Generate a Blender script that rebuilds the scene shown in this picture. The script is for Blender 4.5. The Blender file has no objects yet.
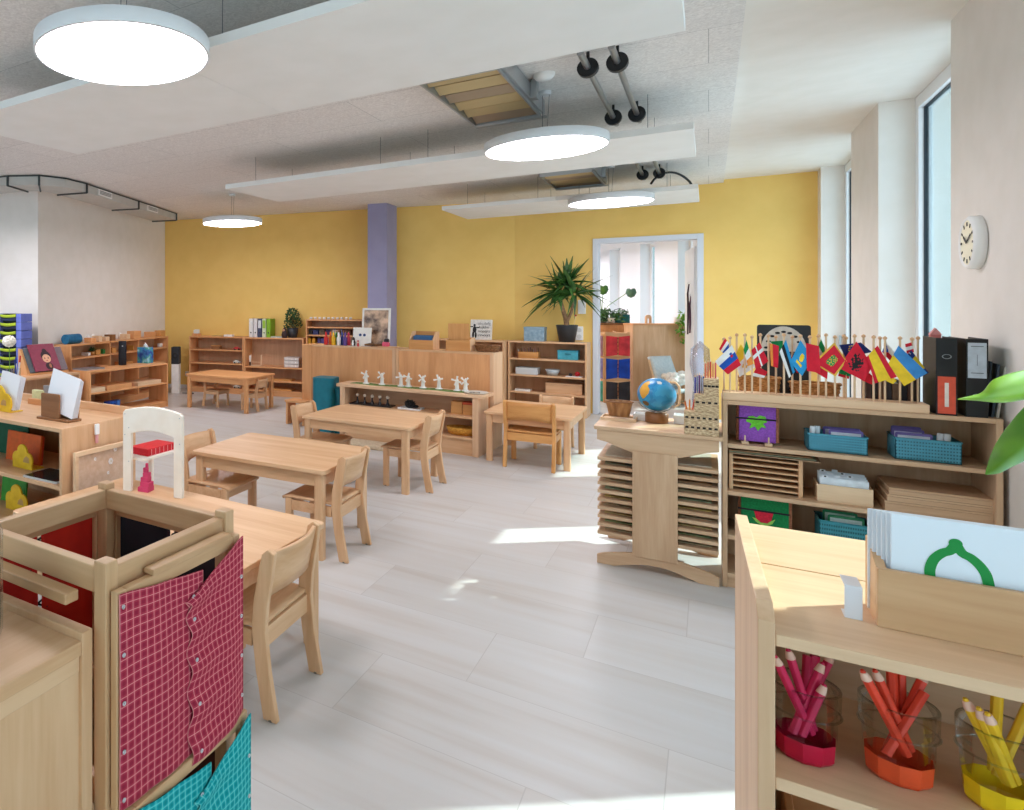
import bpy, bmesh, math, random
from mathutils import Vector, Matrix
random.seed(7)
S = bpy.context.scene
COL = S.collection
PI = math.pi

# ------------------------------------------------------------------ camera
HC = 1.4
FPX, CXP, HYP = 658.2, 211.3, 303.8
YAW = math.atan((708.6 - CXP) / FPX)
cam_d = bpy.data.cameras.new('camera')
cam_d.sensor_width = 36.0
cam_d.sensor_fit = 'HORIZONTAL'
cam_d.lens = FPX / 1024 * 36
cam_d.shift_x = (512 - CXP) / 1024
cam_d.shift_y = -(405 - HYP) / 1024
cam_d.clip_start = 0.02
cam = bpy.data.objects.new('camera', cam_d)
COL.objects.link(cam)
cam.location = (0, 0, HC)
cam.rotation_euler = (PI / 2, 0, YAW)
S.camera = cam
_f = (-math.sin(YAW), math.cos(YAW)); _r = (math.cos(YAW), math.sin(YAW))
def spot(px, py, x=None, y=None, z=None):
    """world point on the plane x=, y= or z= along a survey bearing from the tripod"""
    a = (px - CXP) / FPX; b = (HYP - py) / FPX
    d = (_f[0] + _r[0]*a, _f[1] + _r[1]*a, b)
    t = x/d[0] if x is not None else (y/d[1] if y is not None else (z-HC)/d[2])
    return Vector((d[0]*t, d[1]*t, HC + d[2]*t))

# ------------------------------------------------------------------ materials
def lin(c):
    return tuple(((v/255)/12.92 if v/255 <= .04045 else ((v/255+.055)/1.055)**2.4) for v in c) + (1,)
MATS = {}
def flat(name, rgb, rough=.55, metal=0, spec=.35, emit=None, est=0, coat=0):
    if name in MATS: return MATS[name]
    m = bpy.data.materials.new(name); m.use_nodes = True
    b = m.node_tree.nodes['Principled BSDF']
    b.inputs['Base Color'].default_value = lin(rgb)
    b.inputs['Roughness'].default_value = rough
    b.inputs['Metallic'].default_value = metal
    b.inputs['Specular IOR Level'].default_value = spec
    b.inputs['Coat Weight'].default_value = coat
    if emit:
        b.inputs['Emission Color'].default_value = lin(emit)
        b.inputs['Emission Strength'].default_value = est
    MATS[name] = m
    return m
def col(rgb, rough=.55):
    """a painted / printed surface of this colour with a faint mottling"""
    n = 'colour_%02x%02x%02x_%d' % (*[int(v) for v in rgb], int(rough*100))
    return noisy(n, rgb, tuple(v*.93 for v in rgb), 35, rough)
def noisy(name, c1, c2, scale=20, rough=.6, detail=3, bump=0, stretch=(1,1,1), spec=.3, lo=.35, hi=.65):
    if name in MATS: return MATS[name]
    m = bpy.data.materials.new(name); m.use_nodes = True
    nt = m.node_tree; N = nt.nodes; L = nt.links
    b = N['Principled BSDF']; b.inputs['Roughness'].default_value = rough
    b.inputs['Specular IOR Level'].default_value = spec
    tc = N.new('ShaderNodeTexCoord'); mp = N.new('ShaderNodeMapping')
    mp.inputs['Scale'].default_value = stretch
    no = N.new('ShaderNodeTexNoise'); no.inputs['Scale'].default_value = scale; no.inputs['Detail'].default_value = detail
    cr = N.new('ShaderNodeValToRGB')
    cr.color_ramp.elements[0].position = lo; cr.color_ramp.elements[1].position = hi
    cr.color_ramp.elements[0].color = lin(c2); cr.color_ramp.elements[1].color = lin(c1)
    L.new(tc.outputs['Object'], mp.inputs['Vector']); L.new(mp.outputs['Vector'], no.inputs['Vector'])
    L.new(no.outputs['Fac'], cr.inputs['Fac']); L.new(cr.outputs['Color'], b.inputs['Base Color'])
    if bump:
        bp = N.new('ShaderNodeBump'); bp.inputs['Strength'].default_value = bump; bp.inputs['Distance'].default_value = .01
        L.new(no.outputs['Fac'], bp.inputs['Height']); L.new(bp.outputs['Normal'], b.inputs['Normal'])
    MATS[name] = m
    return m
def wood(kind='beech', axis='x'):
    pal = {'beech': ((222,182,142),(206,160,118)), 'birch': ((228,198,162),(212,178,142)),
           'amber': ((214,158,96),(196,136,76)), 'oak': ((206,172,138),(188,150,116)),
           'rack': ((216,176,134),(196,152,110)), 'orange': ((224,166,114),(208,148,96)),
           'pale': ((224,188,152),(208,168,132)), 'dark': ((150,104,66),(128,84,50)),
           'back': ((208,168,132),(192,150,114))}
    c1, c2 = pal[kind]
    name = 'wood_%s_%s' % (kind, axis)
    if name in MATS: return MATS[name]
    m = bpy.data.materials.new(name); m.use_nodes = True
    nt = m.node_tree; N = nt.nodes; L = nt.links
    b = N['Principled BSDF']; b.inputs['Roughness'].default_value = .42; b.inputs['Specular IOR Level'].default_value = .35
    tc = N.new('ShaderNodeTexCoord'); oi = N.new('ShaderNodeObjectInfo')
    sc = N.new('ShaderNodeVectorMath'); sc.operation = 'SCALE'
    cmb = N.new('ShaderNodeCombineXYZ')
    for k in range(3): L.new(oi.outputs['Random'], cmb.inputs[k])
    sc.inputs['Scale'].default_value = 17.3
    L.new(cmb.outputs['Vector'], sc.inputs[0])
    ad = N.new('ShaderNodeVectorMath'); ad.operation = 'ADD'
    L.new(tc.outputs['Object'], ad.inputs[0]); L.new(sc.outputs['Vector'], ad.inputs[1])
    mp = N.new('ShaderNodeMapping')
    s = [14, 14, 14]; s['xyz'.index(axis)] = 1.1
    mp.inputs['Scale'].default_value = s
    L.new(ad.outputs['Vector'], mp.inputs['Vector'])
    n1 = N.new('ShaderNodeTexNoise'); n1.inputs['Scale'].default_value = 1.0; n1.inputs['Detail'].default_value = 4; n1.inputs['Distortion'].default_value = .6
    n2 = N.new('ShaderNodeTexNoise'); n2.inputs['Scale'].default_value = 8.0; n2.inputs['Detail'].default_value = 2
    L.new(mp.outputs['Vector'], n1.inputs['Vector']); L.new(mp.outputs['Vector'], n2.inputs['Vector'])
    mx = N.new('ShaderNodeMath'); mx.operation = 'MULTIPLY_ADD'; mx.inputs[1].default_value = .3
    L.new(n2.outputs['Fac'], mx.inputs[0]); L.new(n1.outputs['Fac'], mx.inputs[2])
    cr = N.new('ShaderNodeValToRGB')
    cr.color_ramp.elements[0].position = .48; cr.color_ramp.elements[1].position = .82
    cr.color_ramp.elements[0].color = lin(c1); cr.color_ramp.elements[1].color = lin(c2)
    L.new(mx.outputs[0], cr.inputs['Fac']); L.new(cr.outputs['Color'], b.inputs['Base Color'])
    MATS[name] = m
    return m
def glass_mat(name='clear_glass', tint=(235,245,245), gloss=.12):
    if name in MATS: return MATS[name]
    m = bpy.data.materials.new(name); m.use_nodes = True
    nt = m.node_tree; N = nt.nodes; L = nt.links
    N.remove(N['Principled BSDF'])
    o = N['Material Output']
    t = N.new('ShaderNodeBsdfTransparent'); t.inputs['Color'].default_value = lin(tint)
    g = N.new('ShaderNodeBsdfGlossy'); g.inputs['Roughness'].default_value = .03
    fr = N.new('ShaderNodeLayerWeight'); fr.inputs['Blend'].default_value = gloss
    mx = N.new('ShaderNodeMixShader')
    mu = N.new('ShaderNodeMath'); mu.operation = 'MULTIPLY'; mu.inputs[1].default_value = .45
    L.new(fr.outputs['Fresnel'], mu.inputs[0]); L.new(mu.outputs[0], mx.inputs['Fac']); L.new(t.outputs[0], mx.inputs[1]); L.new(g.outputs[0], mx.inputs[2])
    L.new(mx.outputs[0], o.inputs['Surface'])
    MATS[name] = m
    return m

# ------------------------------------------------------------------ mesh builder
class MB:
    def __init__(s): s.v = []; s.f = []; s.m = []; s.cur = 0; s.sm = []
    def add(s, vs, fs, mi=None, smooth=False):
        o = len(s.v); s.v += [tuple(p) for p in vs]
        for f in fs:
            s.f.append(tuple(i+o for i in f)); s.m.append(s.cur if mi is None else mi); s.sm.append(smooth)
        return s
    def box(s, x0, x1, y0, y1, z0, z1, mi=None):
        x0, x1 = min(x0,x1), max(x0,x1); y0, y1 = min(y0,y1), max(y0,y1); z0, z1 = min(z0,z1), max(z0,z1)
        return s.add([(x0,y0,z0),(x1,y0,z0),(x1,y1,z0),(x0,y1,z0),(x0,y0,z1),(x1,y0,z1),(x1,y1,z1),(x0,y1,z1)],
                     [(0,3,2,1),(4,5,6,7),(0,1,5,4),(1,2,6,5),(2,3,7,6),(3,0,4,7)], mi)
    def obox(s, c, size, rz=0, rx=0, ry=0, mi=None):
        M = Matrix.Translation(c) @ Matrix.Rotation(rz,4,'Z') @ Matrix.Rotation(ry,4,'Y') @ Matrix.Rotation(rx,4,'X')
        t = MB().box(-size[0]/2,size[0]/2,-size[1]/2,size[1]/2,-size[2]/2,size[2]/2)
        return s.add([M @ Vector(p) for p in t.v], t.f, mi)
    def prism(s, pts, vec, mi=None, smooth=False):
        """closed 3D polygon extruded by vec"""
        n = len(pts); V = Vector(vec)
        vs = [Vector(p) for p in pts] + [Vector(p)+V for p in pts]
        nrm = Vector((0,0,0))
        for i in range(n): nrm += vs[i].cross(vs[(i+1)%n])
        if nrm.dot(V) > 0: a, b = tuple(range(n-1,-1,-1)), tuple(range(n,2*n)); fl = False
        else: a, b = tuple(range(n)), tuple(range(2*n-1,n-1,-1)); fl = True
        s.add(vs, [a, b], mi)
        o = len(s.v) - 2*n
        for i in range(n):
            j = (i+1) % n
            q = (i+o, j+o, j+n+o, i+n+o)
            s.f.append(q[::-1] if fl else q); s.m.append(s.cur if mi is None else mi); s.sm.append(smooth)
        return s
    def cyl(s, p0, p1, r0, r1=None, n=16, cap=True, mi=None, smooth=True):
        r1 = r0 if r1 is None else r1
        p0, p1 = Vector(p0), Vector(p1); d = (p1-p0).normalized()
        a = d.orthogonal().normalized(); b = d.cross(a)
        vs = []
        for p, r in ((p0,r0),(p1,r1)):
            for i in range(n):
                t = 2*PI*i/n; vs.append(p + a*(r*math.cos(t)) + b*(r*math.sin(t)))
        s.add(vs, [(i,(i+1)%n,n+(i+1)%n,n+i) for i in range(n)], mi, smooth)
        if cap: s.add(vs, [tuple(range(n-1,-1,-1)), tuple(range(n,2*n))], mi)
        return s
    def lathe(s, prof, c=(0,0,0), n=24, mi=None, smooth=True, close=False):
        c = Vector(c); k = len(prof); vs = []
        for i in range(n):
            t = 2*PI*i/n
            for r, z in prof: vs.append(c + Vector((r*math.cos(t), r*math.sin(t), z)))
        fs = []
        m = k if close else k-1
        for i in range(n):
            for j in range(m):
                fs.append((i*k+j, ((i+1)%n)*k+j, ((i+1)%n)*k+(j+1)%k, i*k+(j+1)%k))
        return s.add(vs, fs, mi, smooth)
    def tube(s, pts, r, n=8, mi=None, cap=True):
        pts = [Vector(p) for p in pts]; m = len(pts); vs = []
        rr = r if isinstance(r, (list, tuple)) else [r]*m
        a = None
        for i, p in enumerate(pts):
            d = (pts[min(i+1,m-1)] - pts[max(i-1,0)]).normalized()
            a = d.orthogonal().normalized() if a is None else (a - d*a.dot(d)).normalized()
            b = d.cross(a)
            for k in range(n):
                t = 2*PI*k/n; vs.append(p + a*(rr[i]*math.cos(t)) + b*(rr[i]*math.sin(t)))
        fs = [(i*n+k, i*n+(k+1)%n, (i+1)*n+(k+1)%n, (i+1)*n+k) for i in range(m-1) for k in range(n)]
        s.add(vs, fs, mi, True)
        if cap: s.add(vs, [tuple(range(n-1,-1,-1)), tuple(range((m-1)*n, m*n))], mi)
        return s
    def ball(s, c, r, n=16, sc=(1,1,1), mi=None):
        c = Vector(c); vs = []; m = n//2
        for i in range(m+1):
            ph = PI*i/m
            for k in range(n):
                t = 2*PI*k/n
                vs.append(c + Vector((r*sc[0]*math.sin(ph)*math.cos(t), r*sc[1]*math.sin(ph)*math.sin(t), r*sc[2]*math.cos(ph))))
        fs = [(i*n+k, (i+1)*n+k, (i+1)*n+(k+1)%n, i*n+(k+1)%n) for i in range(m) for k in range(n)]
        return s.add(vs, fs, mi, True)
    def grid(s, fn, nu, nv, mi=None, smooth=True, cf=None, thick=0):
        """fn(u,v)->point; cf(u,v)->material index"""
        vs = [fn(i/nu, j/nv) for j in range(nv+1) for i in range(nu+1)]
        o = len(s.v); s.v += [tuple(p) for p in vs]
        for j in range(nv):
            for i in range(nu):
                a = j*(nu+1)+i
                s.f.append((a+o, a+1+o, a+nu+2+o, a+nu+1+o))
                s.m.append(cf((i+.5)/nu, (j+.5)/nv) if cf else (s.cur if mi is None else mi)); s.sm.append(smooth)
        return s
    def xf(s, M):
        s.v = [tuple(M @ Vector(p)) for p in s.v]; return s
    def build(s, name, mats, parent=None, bev=0, loc=None, rz=0, solid=0, seg=2, sub=0):
        me = bpy.data.meshes.new(name)
        me.from_pydata(s.v, [], s.f)
        for m in (mats if isinstance(mats, (list, tuple)) else [mats]): me.materials.append(m)
        me.polygons.foreach_set('material_index', s.m)
        me.polygons.foreach_set('use_smooth', s.sm)
        me.validate(); me.update()
        o = bpy.data.objects.new(name, me); COL.objects.link(o)
        if parent is not None: o.parent = parent
        if loc is not None: o.location = loc
        if rz: o.rotation_euler = (0,0,rz)
        if solid:
            md = o.modifiers.new('thickness', 'SOLIDIFY'); md.thickness = solid; md.offset = 0
        if bev:
            md = o.modifiers.new('soft_edges', 'BEVEL'); md.width = bev; md.segments = seg; md.limit_method = 'ANGLE'; md.angle_limit = math.radians(40)
        if sub:
            md = o.modifiers.new('smooth', 'SUBSURF'); md.levels = sub; md.render_levels = sub
        return o

# ------------------------------------------------------------------ scene tree
def tag(o, label, cat, group=None):
    o['label'] = label; o['category'] = cat
    if group: o['group'] = group
    return o
def thing(name, label, cat, loc=(0,0,0), rz=0, group=None):
    o = bpy.data.objects.new(name, None); COL.objects.link(o)
    o.empty_display_size = .05
    o.location = loc; o.rotation_euler = (0,0,rz)
    return tag(o, label, cat, group)
def struct(o):
    o['kind'] = 'structure'; return o
def one(name, mb, mats, label, cat, group=None, **k):
    return tag(mb.build(name, mats, **k), label, cat, group)
def dup(root, loc, rz=0, label=None, group=None, scale=None):
    r = root.copy(); COL.objects.link(r); r.location = loc; r.rotation_euler = (0,0,rz)
    if label: r['label'] = label
    if group: r['group'] = group
    if scale: r.scale = (scale,)*3
    for ch in list(root.children):
        c = ch.copy(); COL.objects.link(c); c.parent = r
        for g in ch.children:
            d = g.copy(); COL.objects.link(d); d.parent = c
    return r
def rrect(w, d, r, n=5, cx=0, cy=0):
    p = []
    for qx, qy, a0 in ((1,1,0),(-1,1,90),(-1,-1,180),(1,-1,270)):
        for k in range(n+1):
            t = math.radians(a0 + 90*k/n)
            p.append((cx+qx*(w/2-r)+r*math.cos(t), cy+qy*(d/2-r)+r*math.sin(t)))
    return p
# ================================================================== SETTING
ZC = 2.80
M_wall = noisy('wall_paint_white', (236,230,223), (232,226,218), 6, .7)
M_trim = flat('trim_white', (236,238,240), .4)
M_yel = noisy('wall_paint_yellow', (243,205,120), (239,200,114), 4, .7)
M_lav = noisy('column_paint_lavender', (156,152,182), (151,147,177), 5, .65)
M_metal = flat('galvanised_steel', (176,180,182), .35, .85)
M_black = flat('black_plastic', (28,28,30), .5)
M_white = flat('white_plastic', (240,240,238), .4)
M_gasket = flat('dark_gasket', (46,52,58), .5)
M_pane = glass_mat('window_glass', (226,240,240), .10)

def floor_mat():
    m = bpy.data.materials.new('stone_look_floor_tiles'); m.use_nodes = True
    nt = m.node_tree; N = nt.nodes; L = nt.links
    b = N['Principled BSDF']; b.inputs['Roughness'].default_value = .38; b.inputs['Specular IOR Level'].default_value = .45
    tc = N.new('ShaderNodeTexCoord'); sp = N.new('ShaderNodeSeparateXYZ'); L.new(tc.outputs['Object'], sp.inputs[0])
    def M(op, a, c=None, d=None):
        n = N.new('ShaderNodeMath'); n.operation = op
        for i, v in enumerate((a, c, d)):
            if v is None: continue
            if isinstance(v, (int, float)): n.inputs[i].default_value = v
            else: L.new(v, n.inputs[i])
        return n.outputs[0]
    v = M('DIVIDE', M('SUBTRACT', sp.outputs['Y'], 2.07), .447)
    row = M('FLOOR', v); fv = M('FRACT', v)
    u = M('DIVIDE', M('SUBTRACT', M('SUBTRACT', sp.outputs['X'], -.10), M('MULTIPLY', row, .322)), .94)
    cu = M('FLOOR', u); fu = M('FRACT', u)
    du = M('MULTIPLY', M('MINIMUM', fu, M('SUBTRACT', 1.0, fu)), .94)
    dv = M('MULTIPLY', M('MINIMUM', fv, M('SUBTRACT', 1.0, fv)), .447)
    gr = M('LESS_THAN', M('MINIMUM', du, dv), .0016)
    cb = N.new('ShaderNodeCombineXYZ'); L.new(cu, cb.inputs[0]); L.new(row, cb.inputs[1])
    wn = N.new('ShaderNodeTexWhiteNoise'); wn.noise_dimensions = '2D'; L.new(cb.outputs[0], wn.inputs['Vector'])
    ofs = N.new('ShaderNodeVectorMath'); ofs.operation = 'MULTIPLY_ADD'
    L.new(wn.outputs['Color'], ofs.inputs[0]); ofs.inputs[1].default_value = (9,9,9); L.new(tc.outputs['Object'], ofs.inputs[2])
    mp = N.new('ShaderNodeMapping'); mp.inputs['Scale'].default_value = (.7, 7, 1)
    L.new(ofs.outputs[0], mp.inputs['Vector'])
    n1 = N.new('ShaderNodeTexNoise'); n1.inputs['Scale'].default_value = 1.2; n1.inputs['Detail'].default_value = 6; n1.inputs['Distortion'].default_value = .35
    L.new(mp.outputs[0], n1.inputs['Vector'])
    cr = N.new('ShaderNodeValToRGB'); e = cr.color_ramp.elements
    e[0].position = .28; e[0].color = lin((186,178,171)); e[1].position = .78; e[1].color = lin((202,202,202))
    q = e.new(.45); q.color = lin((195,191,187))
    L.new(n1.outputs['Fac'], cr.inputs['Fac'])
    hs = N.new('ShaderNodeHueSaturation')
    L.new(M('MULTIPLY_ADD', wn.outputs['Value'], .09, .955), hs.inputs['Value']); L.new(cr.outputs['Color'], hs.inputs['Color'])
    mx = N.new('ShaderNodeMix'); mx.data_type = 'RGBA'
    L.new(gr, mx.inputs['Factor']); L.new(hs.outputs['Color'], mx.inputs[6]); mx.inputs[7].default_value = lin((178,173,169))
    L.new(mx.outputs[2], b.inputs['Base Color'])
    return m
def ceiling_mat():
    m = bpy.data.materials.new('wood_wool_acoustic_board'); m.use_nodes = True
    nt = m.node_tree; N = nt.nodes; L = nt.links
    b = N['Principled BSDF']; b.inputs['Roughness'].default_value = .9; b.inputs['Specular IOR Level'].default_value = .1
    tc = N.new('ShaderNodeTexCoord')
    n1 = N.new('ShaderNodeTexNoise'); n1.inputs['Scale'].default_value = 26; n1.inputs['Detail'].default_value = 5; n1.inputs['Distortion'].default_value = 2.5
    n2 = N.new('ShaderNodeTexBrick'); n2.offset = .5; n2.inputs['Scale'].default_value = 1
    n2.inputs['Brick Width'].default_value = 2.0; n2.inputs['Row Height'].default_value = .6; n2.inputs['Mortar Size'].default_value = .002
    n2.inputs['Color1'].default_value = (1,1,1,1); n2.inputs['Color2'].default_value = (.95,.95,.95,1); n2.inputs['Mortar'].default_value = (.6,.6,.6,1)
    L.new(tc.outputs['Object'], n1.inputs['Vector']); L.new(tc.outputs['Object'], n2.inputs['Vector'])
    cr = N.new('ShaderNodeValToRGB'); cr.color_ramp.elements[0].position = .34; cr.color_ramp.elements[1].position = .66
    cr.color_ramp.elements[0].color = lin((220,215,211)); cr.color_ramp.elements[1].color = lin((240,236,232))
    L.new(n1.outputs['Fac'], cr.inputs['Fac'])
    mx = N.new('ShaderNodeMix'); mx.data_type = 'RGBA'; mx.blend_type = 'MULTIPLY'; mx.inputs['Factor'].default_value = 1
    L.new(cr.outputs['Color'], mx.inputs[6]); L.new(n2.outputs['Color'], mx.inputs[7]); L.new(mx.outputs[2], b.inputs['Base Color'])
    bp = N.new('ShaderNodeBump'); bp.inputs['Strength'].default_value = .22; bp.inputs['Distance'].default_value = .01
    L.new(n1.outputs['Fac'], bp.inputs['Height']); L.new(bp.outputs['Normal'], b.inputs['Normal'])
    return m

struct(MB().box(-10, 1.62, -2.7, 16.5, -.12, 0).build('floor', floor_mat()))
struct(MB().box(-10, .139, -2.7, 9.75, ZC, ZC+.3).build('ceiling', ceiling_mat()))
struct(MB().box(.139, 1.62, -2.7, 9.75, ZC+.035, ZC+.3).build('ceiling', M_wall))
def xw(y): return .985 - (y-4.5)*.0085

# right wall: piers between floor-to-ceiling windows
XO = 1.50
XFr = .175
piers = [(-2.7,-.75), (.95,2.06), (3.71,4.93), (6.62,7.67), (9.40,9.75)]
wr = MB()
for a, c in piers:
    wr.prism([(xw(a),a,0),(XO,a,0),(XO,c,0),(xw(c),c,0)], (0,0,ZC+.04))
struct(wr.build('wall_right', M_wall))
for k in range(4):
    a, c = piers[k][1], piers[k+1][0]
    x = xw((a+c)/2) + XFr
    fr = MB()
    z0, z1, w = .0, ZC+.034, .085
    fr.box(x, x+.07, a, c, z0, z0+.14); fr.box(x, x+.07, a, c, z1-w, z1)
    fr.box(x, x+.07, a, a+w, z0+.14, z1-w); fr.box(x, x+.07, c-w, c, z0+.14, z1-w)
    o = struct(fr.build('window_%d' % (k+1), M_trim, bev=.004))
    g = MB(); i0, i1 = a+w, c-w; b0, b1 = z0+.14, z1-w; t = .007
    for q in ((i0,i1,b0,b0+t),(i0,i1,b1-t,b1),(i0,i0+t,b0+t,b1-t),(i1-t,i1,b0+t,b1-t)):
        g.box(x+.026, x+.048, *q)
    g.build('gasket', M_gasket, o)
    MB().box(x+.034, x+.04, i0+t, i1-t, b0+t, b1-t).build('glass_pane', M_pane, o)
    h = MB(); hy = c-w/2 if k != 2 else a+w/2
    hy = 5.90 if k == 2 else hy
    if k == 2: hy = a + w/2
    h.box(x-.012, x, hy-.014, hy+.014, .96, 1.09); h.cyl((x-.04,hy,1.06),(x,hy,1.06),.009)
    h.box(x-.05, x-.034, hy-.012, hy+.012, .93, 1.072)
    h.build('window_handle', M_metal, o, bev=.003)

# left wall with its convex corner, far-left recess, rear wall
LWX = -7.30
struct(MB().prism([(-6.51,5.12,0),(LWX,8.37,0),(LWX-.04,8.55,0),(LWX-.34,8.48,0),(-6.78,5.30,0),(-10,4.52,0),(-10,4.27,0)], (0,0,ZC)).build('wall_left', M_wall))
struct(MB().box(-10.15, -10, -2.7, 4.5, 0, ZC).build('wall_far_left', M_wall))
wf = MB(); fo = [(-9.4,-6.6),(-6.2,-3.4),(-3.0,-.2)]
wf.box(-10,1.6,-2.85,-2.7,0,.55); wf.box(-10,1.6,-2.85,-2.7,2.62,ZC+.04)
for q in ((-10,-9.4),(-6.6,-6.2),(-3.4,-3.0),(-.2,1.6)): wf.box(q[0],q[1],-2.85,-2.7,.55,2.62)
struct(wf.build('wall_front', M_wall))
for k, (a, c) in enumerate(fo):  # unseen windows added behind the camera to let in fill light
    fr = MB()
    for q in ((a,c,.55,.62),(a,c,2.55,2.62),(a,a+.07,.62,2.55),(c-.07,c,.62,2.55),((a+c)/2-.04,(a+c)/2+.04,.62,2.55)): fr.box(q[0],q[1],-2.80,-2.74,q[2],q[3])
    o = struct(fr.build('window_%d' % (11+k), M_trim))
    MB().box(a+.07,c-.07,-2.775,-2.769,.62,2.55).build('glass_pane', M_pane, o)
# yellow back walls
struct(MB().prism([(LWX,8.37,0),(-2.1,9.63,0),(-2.1,9.79,0),(LWX-.02,8.53,0)], (0,0,ZC+.04)).build('wall_back_left', M_yel))
DX0, DX1, DZ = -1.115, -.108, 2.165
wb = MB()
wb.box(-2.1, DX0-.03, 9.63, 9.79, 0, ZC+.04); wb.box(DX1+.03, .96, 9.63, 9.79, 0, ZC+.04); wb.box(DX0-.03, DX1+.03, 9.63, 9.79, DZ+.03, ZC+.04)
struct(wb.build('wall_back_right', M_yel))
# lavender column in front of the yellow wall
struct(MB().prism([(-3.82,8.70,0),(-3.565,8.765,0),(-3.575,9.15,0),(-3.83,9.12,0)], (0,0,ZC)).build('column', M_lav))
# baseboards
bl = MB()
bl.prism([(LWX+.0,8.37-.012,0),(-2.1,9.618,0),(-2.1,9.63,0),(LWX,8.37,0)], (0,0,.06))
struct(bl.build('baseboard_back', M_trim))
struct(MB().box(DX1+.07, .94, 9.618, 9.63, 0, .06).build('baseboard_back', M_trim))
struct(MB().prism([(-6.51,5.12,0),(-6.498,5.123,0),(LWX+.012,8.36,0),(LWX,8.36,0)],(0,0,.06)).build('baseboard_left', M_trim))

# doorway: steel frame and the open leaf beyond it
df = MB(); w = .062
df.box(DX0-w, DX0, 9.605, 9.81, 0, DZ+w); df.box(DX1, DX1+w, 9.605, 9.81, 0, DZ+w); df.box(DX0, DX1, 9.605, 9.81, DZ, DZ+w)
M_frame = flat('door_frame_grey_white', (214,218,226), .4)
door = struct(df.build('door_1', M_frame, bev=.004))
leaf = MB().obox((-.175, 10.28, 1.05), (.042, .93, 2.08), rz=.12).build('door_leaf', noisy('door_leaf_white',(226,226,222),(221,221,216),5,.5), door, bev=.004)
lh = MB(); lh.box(-.265,-.215,10.66,10.68,1.02,1.04); lh.box(-.275,-.26,10.56,10.68,1.02,1.04)
lh.build('door_handle', M_metal, leaf, bev=.003)

# the room beyond
struct(MB().box(-4.2, -4.05, 9.79, 16.5, 0, 2.75).build('wall_next_room_left', M_trim))
struct(MB().box(-4.2, 1.7, 9.79, 16.5, 2.66, 2.8).build('ceiling', M_trim))
fd = Vector((-.46,.888,0)); fn = Vector((.888,.46,0)); F0 = Vector((.94,9.80,0))
ops = [(1.05,1.85),(2.45,2.86),(3.58,4.08),(4.84,5.30)]
fw_ = MB()
def fbox(mb, s0, s1, d0, d1, z0, z1):
    p = [F0+fd*s0+fn*d0, F0+fd*s1+fn*d0, F0+fd*s1+fn*d1, F0+fd*s0+fn*d1]
    mb.prism([(q.x,q.y,z0) for q in p], (0,0,z1-z0))
prev = -.1
for a, c in ops + [(7.0,7.0)]:
    fbox(fw_, prev, a, 0, .3, 0, 2.66)
    if a < c: fbox(fw_, a, c, 0, .3, 2.42, 2.66); fbox(fw_, a, c, 0, .3, 0, .3)
    prev = c
struct(fw_.build('wall_next_room_right', M_trim))
for i, (a, c) in enumerate(ops):
    fr = MB(); w = .05
    for q in ((a,c,.3,.36),(a,c,2.36,2.42),(a,a+w,.36,2.36),(c-w,c,.36,2.36)): fbox(fr, q[0], q[1], .16, .22, q[2], q[3])
    o = struct(fr.build('window_%d' % (5+i), M_trim))
    gp = MB(); fbox(gp, a+w, c-w, .18, .186, .36, 2.36); gp.build('glass_pane', M_pane, o)
struct(MB().box(-4.2, 1.2, 16.4, 16.5, 0, 2.75).build('wall_next_room_back', M_trim))
nb = MB(); fbox(nb, -3, 14, 8.0, 9.0, -1.0, 4.6)  # block added outside to dim the sky behind the next room's panes
struct(nb.build('pane_dimming_backdrop', noisy('backdrop_bluegrey',(132,146,152),(122,136,142),.8,.8)))
struct(MB().box(-9, 1.7, 9.8, 9.82, 2.75, 2.76).build('trim_1', M_wall)) if False else None

# ------------------------------------------------------------------ lamps
M_diff = flat('lamp_diffuser', (250,250,250), .5, emit=(252,247,255), est=13.5)
M_rim = flat('lamp_rim_white', (232,234,236), .45)
M_wire = flat('steel_wire', (120,122,124), .4, .6)
def lamp(x, y, r, label, z=2.42, zt=ZC):
    t = thing('pendant_lamp', label, 'lamp', (x, y, z), 0, 'round pendant lamps')
    MB().lathe([(r,0.002),(r,.058),(r-.012,.064),(0.001,.064)], n=64).lathe([(r,.002),(r-.010,0),(r-.010,.012)], n=64).build('housing', M_rim, t)
    MB().lathe([(r-.010,.0035),(0.001,.0035)], n=64).build('diffuser', M_diff, t)
    for a, c in ((-.012,-.012),(.012,.03)): MB().cyl((a,0,.06),(c,0,zt-z),.0018,n=6).build('hanger_wire', M_wire, t)
    MB().cyl((0,0,zt-z-.025),(0,0,zt-z),.040,n=24).build('ceiling_rose', M_rim, t)
    return t
def lampfit(u, d, R, dz=1.02):
    return (_f[0]*d*dz+_r[0]*u*dz, _f[1]*d*dz+_r[1]*u*dz, R*dz)
lamp(*lampfit(-.359,2.675,.352), 'round white pendant lamp hanging nearest, largest in the top left corner', z=HC+1.02)
lamp(*lampfit(2.156,4.259,.361), 'round white pendant lamp below the ceiling vent, between the first two white panels', z=HC+1.02)
lamp(*lampfit(3.961,6.538,.369), 'round white pendant lamp before the yellow wall, above the doorway', z=HC+1.02)
lamp(*lampfit(.263,8.237,.373), 'small far round white pendant lamp alone at left before the yellow wall', z=HC+1.02)
# unseen lamps added to brighten the left part of the room
lamp(-5.0, 2.3, .37, 'added round white fill lamp over the left part of the room, out of the picture', z=2.42)
lamp(-6.2, 3.6, .42, 'added round white fill lamp before the left wall, out of the picture', z=2.42)

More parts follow.
